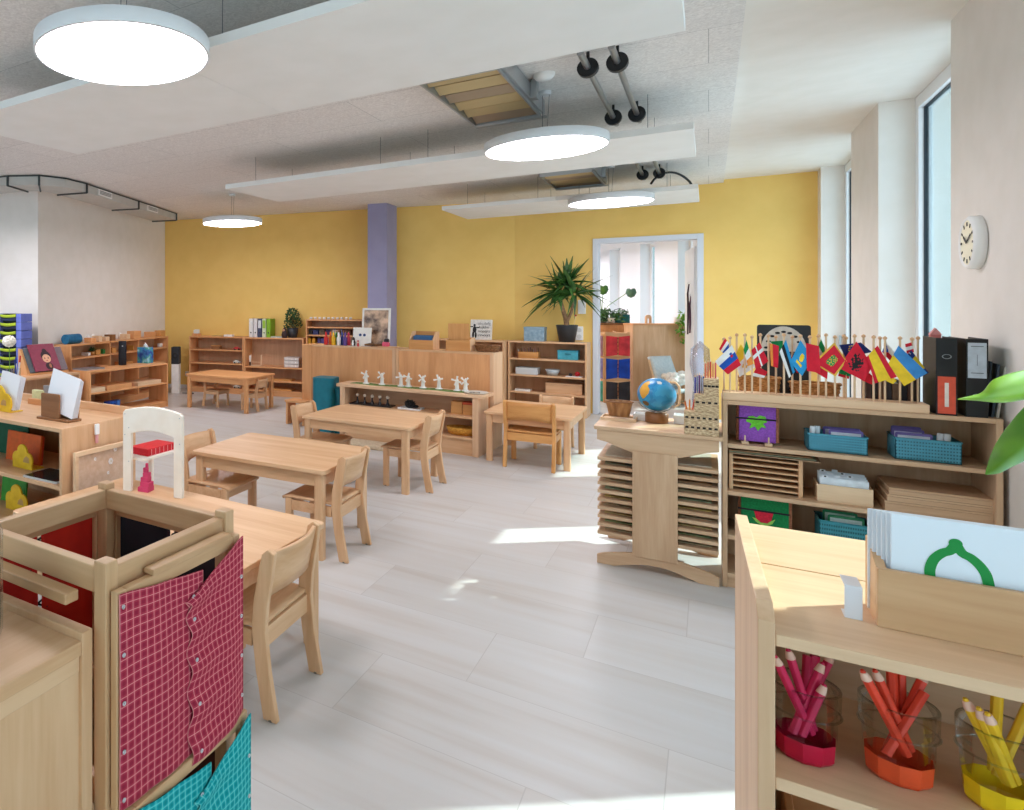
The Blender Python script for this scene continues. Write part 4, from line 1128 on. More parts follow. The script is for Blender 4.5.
# slatted rack with thin boards on top
y = FS_Y+.06
a, b_ = spot(729,470,y=y).x, spot(803,470,y=y).x; zt = spot(766,451,y=y).z - S3 - .03
t = thing('slatted_rack', 'small slatted wooden rack in the second compartment at left', 'rack', ((a+b_)/2,y,S3), 0)
w_ = b_-a
for sx in (-1,1): MB().box(sx*w_/2,sx*(w_/2-.016),0,.22,0,zt).build('upright', wood('beech','z'), t, bev=.002)
for k in range(6):
    z_ = .018+(zt-.036)*k/5; MB().box(-w_/2+.016,w_/2-.016,.004,.21,z_-.004,z_+.004).build('slat', wood('beech','x'), t, bev=.001)
for k, (c_, nm_) in enumerate((((176,140,110),'brown'),((150,160,130),'greenish'),((190,150,112),'tan'))):
    tag(MB().box(-w_/2+.0,w_/2+.060-.012*k,-.004+.01*k,.20,0,.005).build('puzzle_board', col(c_,.6), loc=((a+b_)/2,y,S3+zt+.0005+.0055*k), rz=.03*(k-1)), 'thin %s puzzle board lying on the small slatted rack, %s one' % (nm_,('lowest','middle','top')[k]), 'board', 'thin boards on the slatted rack')
# wooden box with white tabbed cards
def open_box(name, label, a, b_, y, z, h, d, kind='birch', cat='box', th=.008, group=None):
    t = thing(name, label, cat, ((a+b_)/2,y,z), 0, group); w_ = b_-a
    MB().box(-w_/2,w_/2,0,th,0,h).build('front_board', wood(kind,'x'), t, bev=.0015)
    MB().box(-w_/2,w_/2,d-th,d,0,h).build('back_board', wood(kind,'x'), t, bev=.0015)
    for sx in (-1,1): MB().box(sx*w_/2,sx*(w_/2-th),th,d-th,0,h).build('side_board', wood(kind,'y'), t, bev=.0015)
    MB().box(-w_/2+th,w_/2-th,th,d-th,0,th).build('bottom_board', wood(kind,'x'), t)
    return t
a, b_ = spot(817,490,y=Y2).x, spot(873.5,490,y=Y2).x; h = spot(845,487,y=Y2).z - S3
t = open_box('card_tray', 'small wooden box of white tabbed index cards in the second compartment', a, b_, Y2, S3, h, .15)
w_ = b_-a
for k in range(7):
    tt = thing('index_card', '%s white index card in the small wooden box' % ('frontmost','second','third','fourth','fifth','sixth','rearmost')[k], 'card', ((a+b_)/2,Y2,S3), 0, 'white index cards in the small box')
    z1 = h+.030+.002*k
    MB().box(-w_/2+.012+.001*(k%3),w_/2-.012-.006*(k%2),.018+.017*k,.019+.017*k,.01,z1).build('card', col((226,234,240),.5), tt)
    x_ = -w_/2+.02+.022*((k*2)%5)
    MB().box(x_,x_+.020,.018+.017*k,.019+.017*k,z1,z1+.010).build('tab', col((236,240,244),.5), tt)
    if k in (0,2,4,5): MB().box(x_+.006,x_+.014,.0172+.017*k,.0178+.017*k,z1+.002,z1+.008).build('tab_mark', M_black, tt)
# flat wooden boxes
for k in range(3):
    y = FS_Y+.035; a, b_ = spot(885+2*k,500,y=y).x, spot(995,500,y=y).x
    h_ = (.045,.030,.030)[k]; z_ = S3 + (0,.0455,.076)[k]
    t = thing('flat_box', '%s flat wooden box with a lid, at the right of the second compartment' % ('bottom','middle','top')[k], 'box', ((a+b_)/2,y,z_), 0, 'flat wooden boxes')
    w_ = b_-a
    MB().box(-w_/2,w_/2,0,.26,0,h_-.010).build('box_body', wood('oak','x'), t, bev=.002)
    MB().box(-w_/2-.001,w_/2+.001,-.001,.261,h_-.0095,h_).build('lid', wood('oak','x'), t, bev=.002)
t, w_, h = teal_basket('blue-green basket in the third compartment holding green cards', 819, 872, 524, S4, Y2, (60,140,150))
cards_in((t.location.x,Y2,S4), w_, h, [
 ('green-edged card in front in the third compartment basket',-.30,.40,.05,h+.022,(222,232,226),(52,140,92)),
 ('green-edged card behind in the third compartment basket',-.38,.30,.09,h+.034,(190,214,200),(40,124,80))], 'green-edged cards in the lower basket')

# ------------------------------------------------------------------ on the map cabinet
def gtop(px, py): return spot(px, py, z=GH)
p = gtop(618,421)
t = thing('slat_basket', 'brown wooden slat basket at the left end of the map cabinet top', 'basket', (p.x,p.y+.055,GH+.018), 0)
n = 18; b = MB()
for k in range(n):
    a0, a1 = 2*PI*k/n, 2*PI*(k+.92)/n
    q = []
    for r_, z_ in ((.050,.004),(.066,.088)):
        for a_ in (a0,a1): q.append((r_*math.cos(a_), r_*math.sin(a_)*.8, z_))
    q2 = [(x_*.94,y_*.94,z_) for x_, y_, z_ in q]
    b.add(q+q2, [(0,1,3,2),(5,4,6,7),(0,2,6,4),(1,5,7,3),(2,3,7,6)])
b.build('slats', wood('dark','z') if False else noisy('basket_slats',(182,132,84),(140,94,56),14,.6,3,0,(3,3,.6)), t)
MB().xf(Matrix.Identity(4)).tube([(math.cos(a_)*.067,math.sin(a_)*.0536,.086) for a_ in [2*PI*j/32 for j in range(33)]], .004, 6).build('rim', wood('dark','x'), t)
MB().lathe([(.001,.004),(.050,.004)], n=20).build('bottom', wood('dark','x'), t)
t = thing('small_tray', 'small pale tray under the brown slat basket', 'tray', (p.x,p.y+.055,GH), 0)
MB().box(-.085,.085,-.065,.065,0,.006).build('bottom_board', wood('birch','x'), t)
for q in ((-.085,.085,-.065,-.058),(-.085,.085,.058,.065),(-.085,-.078,-.058,.058),(.078,.085,-.058,.058)): MB().box(*q,.006,.017).build('rim', wood('birch','x'), t, bev=.001)
# globe
gc = gtop(656,424); gc = Vector((gc.x,gc.y+.06,GH))
t = thing('globe', 'blue globe on a round wooden base on the map cabinet', 'globe', gc, 0)
MB().lathe([(.001,0),(.052,0),(.054,.004),(.054,.050),(.048,.056),(.001,.056)], n=32).build('base', wood('dark','x'), t)
gm = bpy.data.materials.new('globe_print'); gm.use_nodes = True
N_, L_ = gm.node_tree.nodes, gm.node_tree.links
bs = N_['Principled BSDF']; bs.inputs['Roughness'].default_value = .3
tc_ = N_.new('ShaderNodeTexCoord'); nz_ = N_.new('ShaderNodeTexNoise'); nz_.inputs['Scale'].default_value = 9; nz_.inputs['Detail'].default_value = 5
vd = N_.new('ShaderNodeVectorMath'); vd.operation = 'DISTANCE'
L_.new(tc_.outputs['Object'], nz_.inputs['Vector'])
cr_ = N_.new('ShaderNodeValToRGB'); cr_.color_ramp.interpolation = 'CONSTANT'
e_ = cr_.color_ramp.elements; e_[0].position = 0; e_[0].color = lin((30,130,186)); e_[1].position = .56; e_[1].color = lin((64,164,210))
q_ = e_.new(.48); q_.color = lin((46,148,200))
L_.new(nz_.outputs['Fac'], cr_.inputs['Fac']); L_.new(cr_.outputs['Color'], bs.inputs['Base Color'])
R_g = .091; GC = Vector((0,0,.056+R_g+.008))
sp_ = MB().ball((0,0,0), R_g, 40)
g_ = sp_.build('sphere', gm, t); g_.location = GC
def cap(lat0, lon0, shape, rgb, name):
    """raised land patch on the globe"""
    vs = []
    for la, lo in shape:
        la, lo = math.radians(la+lat0), math.radians(lo+lon0)
        vs.append((R_g*1.006*math.cos(la)*math.cos(lo), R_g*1.006*math.cos(la)*math.sin(lo), R_g*1.006*math.sin(la)))
    fine = []
    for i in range(len(vs)):
        a_, b2 = Vector(vs[i]), Vector(vs[(i+1)%len(vs)])
        fine += [a_.lerp(b2,q/4) for q in range(4)]
    c0 = Vector((0,0,0))
    for v_ in fine: c0 += v_
    c0 = c0/len(fine); NR_ = 7; m = MB(); n_ = len(fine)
    m.v.append(tuple(c0.normalized()*R_g*1.005))
    for q in range(1,NR_+1):
        for v_ in fine: m.v.append(tuple(c0.lerp(v_,q/NR_).normalized()*R_g*1.005))
    for i in range(n_):
        j = (i+1)%n_
        m.f.append((0,1+i,1+j)); m.m.append(0); m.sm.append(True)
        for q in range(NR_-1): m.f.append((1+q*n_+i,1+(q+1)*n_+i,1+(q+1)*n_+j,1+q*n_+j)); m.m.append(0); m.sm.append(True)
    return m.build(name, col(rgb,.4), g_)
hv = math.degrees(math.atan2(-gc.y,-gc.x))
cap(26, hv-48, [(26,-6),(30,8),(20,20),(8,16),(-4,26),(-18,24),(-34,12),(-40,2),(-24,-8),(-8,-16),(8,-14)], (232,170,66), 'land_yellow')
cap(-30, hv-38, [(9,-10),(10,4),(4,12),(-6,10),(-11,0),(-7,-12),(2,-15)], (120,92,56), 'land_brown')
cap(50, hv+14, [(8,-14),(9,4),(2,12),(-6,6),(-5,-10)], (224,226,224), 'land_white')
MB().tube([(GC.x+math.cos(a_)*(R_g+.006)*math.cos(math.radians(hv+90)), GC.y+math.cos(a_)*(R_g+.006)*math.sin(math.radians(hv+90)), GC.z+math.sin(a_)*(R_g+.006)) for a_ in [math.radians(-150+k*120/16) for k in range(17)]], .003, 8).build('meridian_arm', M_metal, t)
MB().cyl((0,0,.056),(0,0,.066),.014,n=16).build('neck', M_metal, t)
# stepped wicker stand
M_rat = noisy('rattan_weave',(222,196,158),(160,126,90),70,.8,2,.4,(1,1,3))
p = gtop(684,434); xl_ = p.x; xr_ = spot(719,437,z=GH).x
t = thing('stepped_wicker_stand', 'stepped wicker stand with pencils at the right end of the map cabinet', 'stand', (xl_,p.y,GH), 0)
W_ = xr_-xl_
steps = [(0,.26,.105),(.26,.52,.105),(.52,1.0,.0)]
hs_ = [.118,.205,.285]
for k, h_ in enumerate(hs_):
    x0 = W_*(0,.30,.56)[k]; x1 = W_
    z0 = 0 if k == 0 else hs_[k-1]
    b = MB(); b.box(x0,x1,0,.16-.0*k,z0,h_)
    b.build('tier', M_rat, t, bev=.004)
    for r_ in range(2 if k == 0 else 1):
        zz_ = z0 + (h_-z0)*(.32+.42*r_ if k == 0 else .55)
        for c_ in range(6 if k == 0 else 4):
            xx = x0 + (x1-x0)*(c_+.5)/(6 if k == 0 else 4)
            MB().box(xx-.0065,xx+.0065,-.0012,.0002,zz_-.005,zz_+.005).build('opening', flat('wicker_gap',(46,38,36),.9), t)
def pencil(label, x_, y_, z_, h_, rgb, lx=0, ly=0, grp='pencils in the wicker stand'):
    tt = thing('pencil', label, 'pencil', (x_,y_,z_), 0, grp)
    MB().cyl((0,0,0),(lx,ly,h_*.86),.0035,n=6,smooth=False).build('shaft', col(rgb,.4), tt)
    MB().cyl((lx,ly,h_*.86),(lx*1.16,ly*1.16,h_),.0035,.0006,n=8).build('tip', wood('birch','z'), tt)
pc = [((70,70,160),'indigo'),((150,160,200),'grey-blue'),((110,60,120),'violet'),((190,190,200),'silver'),((60,90,150),'blue')]
for k, (c_, nm_) in enumerate(pc): pencil('%s pencil on the middle step of the wicker stand' % nm_, xl_+W_*.32+.0085*k, p.y+.05+.01*(k%2), GH+hs_[1], .095+.006*(k%3), c_)
pc = [((226,120,90),'salmon'),((230,140,110),'peach'),((206,70,60),'red'),((236,170,120),'apricot'),((214,96,96),'rose')]
for k, (c_, nm_) in enumerate(pc): pencil('%s pencil on the top step of the wicker stand' % nm_, xl_+W_*.62+.010*k, p.y+.05+.012*(k%2), GH+hs_[2], .085+.006*(k%3), c_)
for k, (c_, nm_) in enumerate([((226,120,50),'orange'),((232,150,60),'amber'),((222,90,60),'vermilion')]): pencil('short %s pencil on the lowest step of the wicker stand' % nm_, xl_+W_*.07+.012*k, p.y+.06, GH+hs_[0], .05+.006*k, c_, .008*(k-1))
# bouquet wrap behind
M_film = glass_mat('clear_film', (238,238,244), .55)
t = thing('wrapped_bundle', 'clear film bundle standing behind the wicker stand', 'bundle', (xl_+W_*.45,p.y+.24,GH), 0)
MB().lathe([(.03,0),(.035,.15),(.028,.24),(.045,.34),(.040,.42),(.004,.46)], n=18).build('film', M_film, t)
# white trays at the back of the map cabinet
for k, (pxa, pxb, yy, hh, c_, nm_) in enumerate(((634,649,.37,.035,(236,236,232),'flat white tray behind the globe, left of its base'),(674,692,.37,.045,(232,226,222),'flat white tray behind the globe, right of its base'))):
    a, b_ = spot(pxa,415,y=GY+yy).x, spot(pxb,415,y=GY+yy).x
    tt = thing('paper_tray', nm_, 'tray', ((a+b_)/2,GY+yy,GH), 0, 'white paper trays')
    w_ = b_-a
    MB().box(-w_/2,w_/2,-.05,.05,0,.006).build('bottom_board', M_white, tt)
    for q in ((-w_/2,w_/2,-.05,-.045),(-w_/2,w_/2,.045,.05),(-w_/2,-w_/2+.005,-.045,.045),(w_/2-.005,w_/2,-.045,.045)): MB().box(*q,.006,hh).build('rim', M_white, tt)
# ================================================================== THINGS IN THE MIDDLE AND ON THE LEFT
NTH = ('first','second','third','fourth','fifth','sixth','seventh','eighth','ninth','tenth')
def simple_box(name, label, cat, c, w, d, h, m, rz=0, group=None, lid=None, bev=.002):
    t = thing(name, label, cat, c, rz, group)
    zb = h*.8 if lid else h
    MB().box(-w/2,w/2,-d/2,d/2,0,zb).build('box_body', m, t, bev=bev)
    if lid: MB().box(-w/2-.003,w/2+.003,-d/2-.003,d/2+.003,zb+.0005,h).build('lid', lid, t, bev=bev)
    return t
# ------------------------------------------------------------------ windmills on the bench
BZ = .567
M_wm = noisy('painted_white',(240,238,232),(232,229,222),20,.5)
def bench_pt(px, off):
    y = 6.25+off
    return Vector((spot(px,388,y=y).x, y, BZ))
wmx = [366,382,401,408.5,423,439,457,465.5]
def windmill(k, px):
    p = bench_pt(px, .175+.02*((k*3)%2))
    t = thing('toy_windmill', '%s white toy windmill from the left on the long bench' % NTH[k], 'windmill', p, 0, 'white windmills on the bench')
    MB().lathe([(.001,.004),(.034,.004),(.034,.010),(.026,.016)], n=20).build('base', M_wm, t)
    MB().lathe([(.020,.012),(.013,.100),(.016,.104),(.001,.128)], n=18).build('tower', M_wm, t)
    a0 = .35+.5*k
    MB().cyl((0,-.028,.100),(0,-.010,.100),.006,n=12).build('hub', M_wm, t)
    for q in range(4):
        a = a0+q*PI/2
        m = MB().prism([(-.004,0,.004),(.004,0,.004),(.013,0,.045),(-.006,0,.048)], (0,.003,0))
        m.xf(Matrix.Translation((0,-.027,.100)) @ Matrix.Rotation(a,4,'Y'))
        m.build('blade', M_wm, t)
for k, px in enumerate(wmx): windmill(k, px)
t = thing('green_runner', 'narrow green felt runner lying under the white windmills', 'runner', (-2.37,6.25,BZ), -.035)
rn = MB()
rn.grid(lambda u, v: (-.63+1.16*u, .10+.14*v+.012*math.sin(19*u), .0015+.0015*math.sin(23*u+5*v)), 40, 3)
rn.build('runner_cloth', noisy('felt_green',(122,146,86),(92,120,66),30,.95,3), t, solid=.002)
p = bench_pt(476,.13)
t = thing('round_tray', 'round pale metal tray at the right end of the bench', 'tray', p, 0)
MB().lathe([(.001,.002),(.085,.002),(.105,.014),(.107,.012),(.088,-.0),(.001,0)], n=36).build('dish', flat('pale_pewter',(214,210,200),.4,.2), t)
for k in range(4): MB().obox((-.03+.02*k,-.01+.012*(k%2),.006),(.05,.008,.006),rz=.6*k).build('stick', col(((90,84,80),(200,170,120),(150,140,130),(70,70,72))[k],.5), t)
# bench middle shelf
SB = .36
def bs(px, off): return Vector((spot(px,400,y=6.25+off).x, 6.25+off, SB))
a, b_ = bs(352,.14).x, bs(393,.14).x
t = thing('black_tray', 'long black tray with five small bells on the middle shelf of the bench', 'tray', ((a+b_)/2,6.39,SB), 0)
MB().box(-(b_-a)/2,(b_-a)/2,-.07,.07,0,.012).build('tray_board', flat('black_lacquer',(36,32,32),.4), t, bev=.002)
for k, px in enumerate((357.4,364.8,372.2,379.9,387.7)):
    q = bs(px,.13)
    tt = thing('hand_bell', '%s small black bell with a pale knob from the left on the black tray' % NTH[k], 'bell', (q.x,q.y,SB+.012), 0, 'bells on the black tray')
    MB().lathe([(.024,0),(.022,.006),(.010,.030),(.008,.060),(.011,.064),(.001,.068)], n=18).build('bell_body', flat('black_lacquer',(36,32,32),.4), tt)
    MB().ball((0,0,.080), .017, 14).build('knob', flat('knob_pale',(222,206,188),.4), tt)
q = bs(411,.13)
t = thing('white_tray', 'small white tray carrying the black hedgehog on the bench shelf', 'tray', (q.x,q.y,SB), 0)
MB().box(-.11,.11,-.07,.07,0,.004).build('tray_board', M_white, t, bev=.001)
for w4 in ((-.11,.11,-.07,-.064),(-.11,.11,.064,.07),(-.11,-.104,-.064,.064),(.104,.11,-.064,.064)): MB().box(*w4,.004,.016).build('rim', M_white, t)
t = thing('toy_hedgehog', 'small black toy hedgehog on the white tray', 'toy', (q.x-.01,q.y,SB+.0042), 0)
hb = MB().ball((0,0,.042),.042,18,(1.25,.9,1.0))
hb.ball((.058,0,.026),.020,12,(1.5,.9,.8))
hb.build('body', noisy('black_bristle',(46,44,46),(18,18,20),90,.8,2,.5), t)
sp_ = MB()
for k in range(90):
    a_, e_ = k*2.399, math.asin(.05+.93*((k*37)%90)/90)
    d_ = Vector((math.cos(a_)*math.cos(e_)*1.25, math.sin(a_)*math.cos(e_)*.9, math.sin(e_)))
    sp_.cyl(Vector((0,0,.042))+d_*.038, Vector((0,0,.042))+d_*.052, .003, .0005, 5)
sp_.build('spines', flat('black_lacquer',(36,32,32),.4), t)['kind'] = 'stuff'
for k, (pa, pb) in enumerate(((450.7,461.8),(462.4,473))):
    a, b_ = bs(pa,.09).x, bs(pb,.09).x
    simple_box('wooden_cube_box', ('left amber cube box on the middle shelf of the bench','right amber cube box with a red top on the middle shelf of the bench')[k], 'box', ((a+b_)/2,6.40,SB), b_-a, .11, .118, wood('amber','x'), 0, 'amber cube boxes', lid=None if k == 0 else col((196,84,50),.5))
# lower shelf
SB2 = .165
q = spot(462,430,y=6.38)
t = thing('yellow_basket', 'shallow yellow woven basket on the lowest shelf of the bench', 'basket', (q.x,6.40,SB2), 0)
MB().lathe([(.001,.003),(.85,.003),(1.0,.070),(.97,.072),(.83,.006)], n=36).xf(Matrix.Diagonal((.15,.10,1,1))).build('basket_body', noisy('straw_yellow',(226,170,74),(186,126,48),50,.8,2,.4,(1,1,3)), t)
# teal bin
q = spot(326,400,y=6.50)
t = thing('teal_bin', 'teal plastic bin with a rounded side, between the stool and the bench', 'bin', (q.x,6.50,0), .1)
M_teal = noisy('teal_plastic',(22,116,132),(18,104,122),8,.45)
MB().prism([(x,y,0) for x, y in rrect(.24,.26,.06,6)], (0,0,.60)).build('bin_body', M_teal, t, bev=.006)
MB().prism([(x,y,.552) for x, y in rrect(.24,.26,.06,6)], (0,0,.03)).build('lid', M_teal, t, bev=.012)
MB().cyl((.135,.02,.0),(.135,.02,.50),.060,n=24).build('side_roll', M_teal, t)
# flat mat on the floor under the table
q = spot(366,443,z=0)
tag(MB().prism([(x,y,0) for x, y in rrect(.62,.26,.03)],(0,0,.035)).build('floor_cushion', noisy('beige_canvas',(214,196,168),(198,178,150),40,.9), loc=(q.x,q.y-.13,0), bev=.01), 'flat beige cushion on the floor under the table before the windmills', 'cushion')

# ------------------------------------------------------------------ on the left sideboard
TZ1 = .926
def sbp(px, off=.12, unit=0):
    y = (6.79 if unit == 0 else 6.72)+off
    return Vector((spot(px,345,y=y).x, y, TZ1))
bt = [(326,(206,46,44),'red'),(330.5,(228,110,40),'orange'),(333.5,(236,186,40),'yellow'),(336.2,(70,140,60),'green'),(338.8,(238,236,232),'white'),(342.2,(50,70,150),'blue'),(345.2,(92,70,140),'violet'),(348.6,(206,60,90),'pink')]
for k, (px, c_, nm_) in enumerate(bt):
    q = sbp(px, .10+.06*(k%2))
    t = thing('paint_bottle', '%s paint bottle among the bottles on the left sideboard' % nm_, 'bottle', q, 0, 'paint bottles on the sideboard')
    MB().lathe([(.001,0),(.022,0),(.023,.006),(.023,.085),(.010,.105),(.010,.112)], n=20).build('bottle_body', col(c_,.4), t)
    MB().lathe([(.012,.112),(.012,.126),(.004,.150),(.001,.151)], n=14).build('cap', col(tuple(min(255,v*1.1) for v in c_),.4), t)
for k, (px, c_) in enumerate(((334,(196,160,110)),(341,(206,196,190)))):
    q = sbp(px,.22)
    t = thing('brush_pot', ('left','right')[k]+' pot of paint brushes behind the paint bottles', 'pot', q, 0, 'brush pots')
    MB().lathe([(.001,0),(.030,0),(.032,.11),(.029,.11),(.027,.005)], n=20).build('pot_body', col((186,150,110),.6), t)
    for j in range(7):
        a_ = j*.9; MB().cyl((.012*math.cos(a_),.012*math.sin(a_),.02),(.034*math.cos(a_),.034*math.sin(a_),.16+.012*(j%3)),.003,n=6).build('brush', col(((196,160,110),(170,60,60),(120,130,160),(206,180,140))[j%4],.5), t)
a, b_ = sbp(352,.10).x, sbp(371,.10).x
q = sbp(361,.10)
t = thing('white_card', 'white card with two round blue spots leaning on the left sideboard', 'card', ((a+b_)/2,q.y,TZ1), -.08)
hh = spot(361,327.5,y=q.y).z-TZ1
MB().box(-(b_-a)/2,(b_-a)/2,0,.004,0,hh).xf(Matrix.Rotation(-.12,4,'X')).build('card', M_wm, t)
for x_ in (-.022,.030):
    MB().add([(x_+.018*math.cos(u),-.0012,hh*.60+.016*math.sin(u)) for u in [2*PI*j/20 for j in range(20)]], [tuple(range(20))]).xf(Matrix.Rotation(-.12,4,'X')).build('blue_spot', col((70,96,150),.5), t)
    MB().add([(x_+.008*math.cos(u),-.0018,hh*.60+.007*math.sin(u)) for u in [2*PI*j/16 for j in range(16)]], [tuple(range(16))]).xf(Matrix.Rotation(-.12,4,'X')).build('dark_centre', col((36,44,70),.5), t)
q = sbp(353.5,.06)
t = thing('toy_penguin', 'small black and white toy figure left of the white card', 'toy', q, 0)
MB().lathe([(.001,0),(.020,.004),(.024,.040),(.016,.070),(.017,.085),(.001,.103)], n=16).build('body', flat('black_lacquer',(36,32,32),.4), t)
MB().lathe([(.012,0),(.016,.03),(.010,.058),(.001,.06)], (0,-.010,.006), n=14).build('belly', M_wm, t)
q = sbp(358,.03)
t = thing('toy_figure', 'tiny red and white toy figure standing in front of the white card', 'toy', q, 0)
MB().lathe([(.001,0),(.014,0),(.011,.035),(.001,.040)], n=14).build('body', col((196,62,64),.5), t)
MB().ball((0,0,.050),.012,14).build('head', col((236,206,180),.5), t)
MB().lathe([(.0125,.054),(.008,.066),(.001,.07)], n=12).build('cap', col((190,60,60),.5), t)
# framed picture leaning on the column side
a, b_ = sbp(361.5,.20), sbp(389,.20)
w_ = b_.x-a.x; hh = spot(375,308,y=a.y).z-TZ1
t = thing('framed_photograph', 'white framed brownish photograph standing on the left sideboard before the column', 'picture', ((a.x+b_.x)/2,a.y,TZ1), .06)
RX = Matrix.Rotation(-.10,4,'X')
f = .022
for nm_, q4 in (('frame_side',(-w_/2,-w_/2+f,0,hh)),('frame_side',(w_/2-f,w_/2,0,hh)),('frame_bar',(-w_/2+f,w_/2-f,0,f)),('frame_bar',(-w_/2+f,w_/2-f,hh-f,hh))):
    MB().box(q4[0],q4[1],0,.018,q4[2],q4[3]).xf(RX).build(nm_, M_wm, t, bev=.002)
pm = bpy.data.materials.new('sepia_photograph'); pm.use_nodes = True
N_, L_ = pm.node_tree.nodes, pm.node_tree.links
tc_ = N_.new('ShaderNodeTexCoord'); nz_ = N_.new('ShaderNodeTexNoise'); nz_.inputs['Scale'].default_value = 9; nz_.inputs['Detail'].default_value = 6
cr_ = N_.new('ShaderNodeValToRGB'); e_ = cr_.color_ramp.elements
e_[0].position = .36; e_[0].color = lin((86,62,50)); e_[1].position = .62; e_[1].color = lin((226,190,158))
L_.new(tc_.outputs['Object'], nz_.inputs['Vector']); L_.new(nz_.outputs['Fac'], cr_.inputs['Fac']); L_.new(cr_.outputs['Color'], N_['Principled BSDF'].inputs['Base Color'])
N_['Principled BSDF'].inputs['Roughness'].default_value = .25
MB().box(-w_/2+f,w_/2-f,.006,.012,f,hh-f).xf(RX).build('photograph', pm, t)
MB().prism([(0,.06,hh*.55),(.0,.045,hh*.15),(.0,.12,.001)],(.02,0,0)).build('easel_back', M_dk, t)
q = sbp(386,.06)
t = thing('tape_dispenser', 'pink and black tape dispenser at the right end of the left sideboard', 'tape dispenser', q, 0)
MB().prism([(x,-.022,.034+z) for x, z in rrect(.074,.050,.018)], (0,.044,0)).build('pink_body', col((232,96,126),.45), t, bev=.003)
MB().prism([(.004+x,-.010,.070+z) for x, z in rrect(.050,.052,.02)], (0,.04,0)).build('black_top', flat('black_lacquer',(36,32,32),.4), t, bev=.003)
q = sbp(352,.05)
tag(MB().box(-.09,.05,-.04,.02,0,.0008).build('paper_sheet', M_wm, loc=(sbp(357,.055).x,q.y-.02+.01,TZ1), rz=.2), 'white paper sheet lying at the front edge of the left sideboard', 'paper')
q = sbp(374,.075)
t = thing('bark_piece', 'dark brown piece of driftwood on the left sideboard before the framed photograph', 'driftwood', q, 0)
MB().tube([(-.11,0,.018),(-.05,.012,.024),(.02,-.004,.020),(.08,.010,.026),(.12,0,.016)],[.010,.017,.014,.015,.006],10).build('log', noisy('bark',(126,92,62),(80,56,38),30,.9,4,.5), t)
q = sbp(392,.12)
t = thing('wood_board', 'thin round-ended wooden board on the right corner of the left sideboard', 'board', (q.x-.02,q.y-.05,TZ1), 0)
MB().prism([(x,y,0) for x, y in rrect(.22,.12,.03)],(0,0,.012)).build('board', wood('beech','x'), t, bev=.002)

# right sideboard: two amber magazine boxes, basket
def file_box(label, pa, pb, yf, y_front, y_back, dep, kind='amber'):
    a, b_ = sbp(pa,yf,1).x, sbp(pb,yf,1).x; w_ = b_-a; y = sbp(pa,yf,1).y
    h1 = spot((pa+pb)/2,y_front,y=y).z-TZ1; h2 = spot((pa+pb)/2,y_back,y=y+dep).z-TZ1
    t = thing('file_box', label, 'box', ((a+b_)/2,y,TZ1), -.05, 'amber wooden file boxes')
    MB().box(-w_/2,w_/2,0,.012,0,h1).build('front_board', wood(kind,'x'), t, bev=.0015)
    MB().box(-w_/2,w_/2,dep-.012,dep,0,h2).build('back_board', wood(kind,'x'), t, bev=.0015)
    for sx in (-1,1): MB().prism([(sx*w_/2,.012,0),(sx*w_/2,dep-.012,0),(sx*w_/2,dep-.012,h2),(sx*w_/2,dep*.45,h2*.98),(sx*w_/2,.012,h1)], (-sx*.010,0,0)).build('side_board', wood('beech','z'), t)
    MB().box(-w_/2+.010,w_/2-.010,.012,dep-.012,0,.010).build('bottom_board', wood(kind,'x'), t)
    return t, w_, h1, h2
t, w_, h1, h2 = file_box('left amber file box on the right sideboard, blue folders inside', 408.5, 433, .02, 340, 331, .18)
for k, c_ in enumerate(((60,104,150),(70,120,170),(52,80,120))):
    tag(MB().box(-w_/2+.03,w_/2-.03,0,.008,0,h1+.028+.004*k).build('folder', col(c_,.5), loc=(t.location.x,t.location.y+.05+.03*k,TZ1+.0105), rz=-.05), '%s blue folder inside the left amber file box' % ('front','middle','back')[k], 'folder', 'blue folders in the amber box')
t, w_, h1, h2 = file_box('right amber file box on the right sideboard, a tall orange-brown board in it', 445.5, 470, .02, 340.5, 337, .16)
tag(MB().box(-w_/2+.015,w_/2-.015,0,.010,0,spot(457,323.5,y=6.82).z-TZ1-.0105).build('wooden_card', wood('amber','z'), loc=(t.location.x-.01,t.location.y+.06,TZ1+.0105), rz=-.05), 'tall orange-brown board standing in the right amber file box', 'board')
q = sbp(488,.15,1)
t = basket('dark brown woven basket of sticks at the right end of the right sideboard', (q.x,q.y-.02,TZ1), .125,.085,.060, M_wickd, None, 1.25)
for k in range(7):
    a_ = .9*k
    tag(MB().cyl((-.07+.004*k,-.042+.0135*k,.0),(.070-.004*k,-.042+.0135*k,.004),.0055,n=8).build('craft_stick', col(((206,150,110),(236,226,210),(150,90,90),(220,190,130),(186,180,190),(196,120,90),(120,90,70))[k],.5), loc=(q.x,q.y-.02,TZ1+.052)), '%s craft stick lying across the dark basket' % ('salmon','ivory','plum','straw','lilac','rust','brown')[k], 'stick', 'craft sticks in the dark basket')

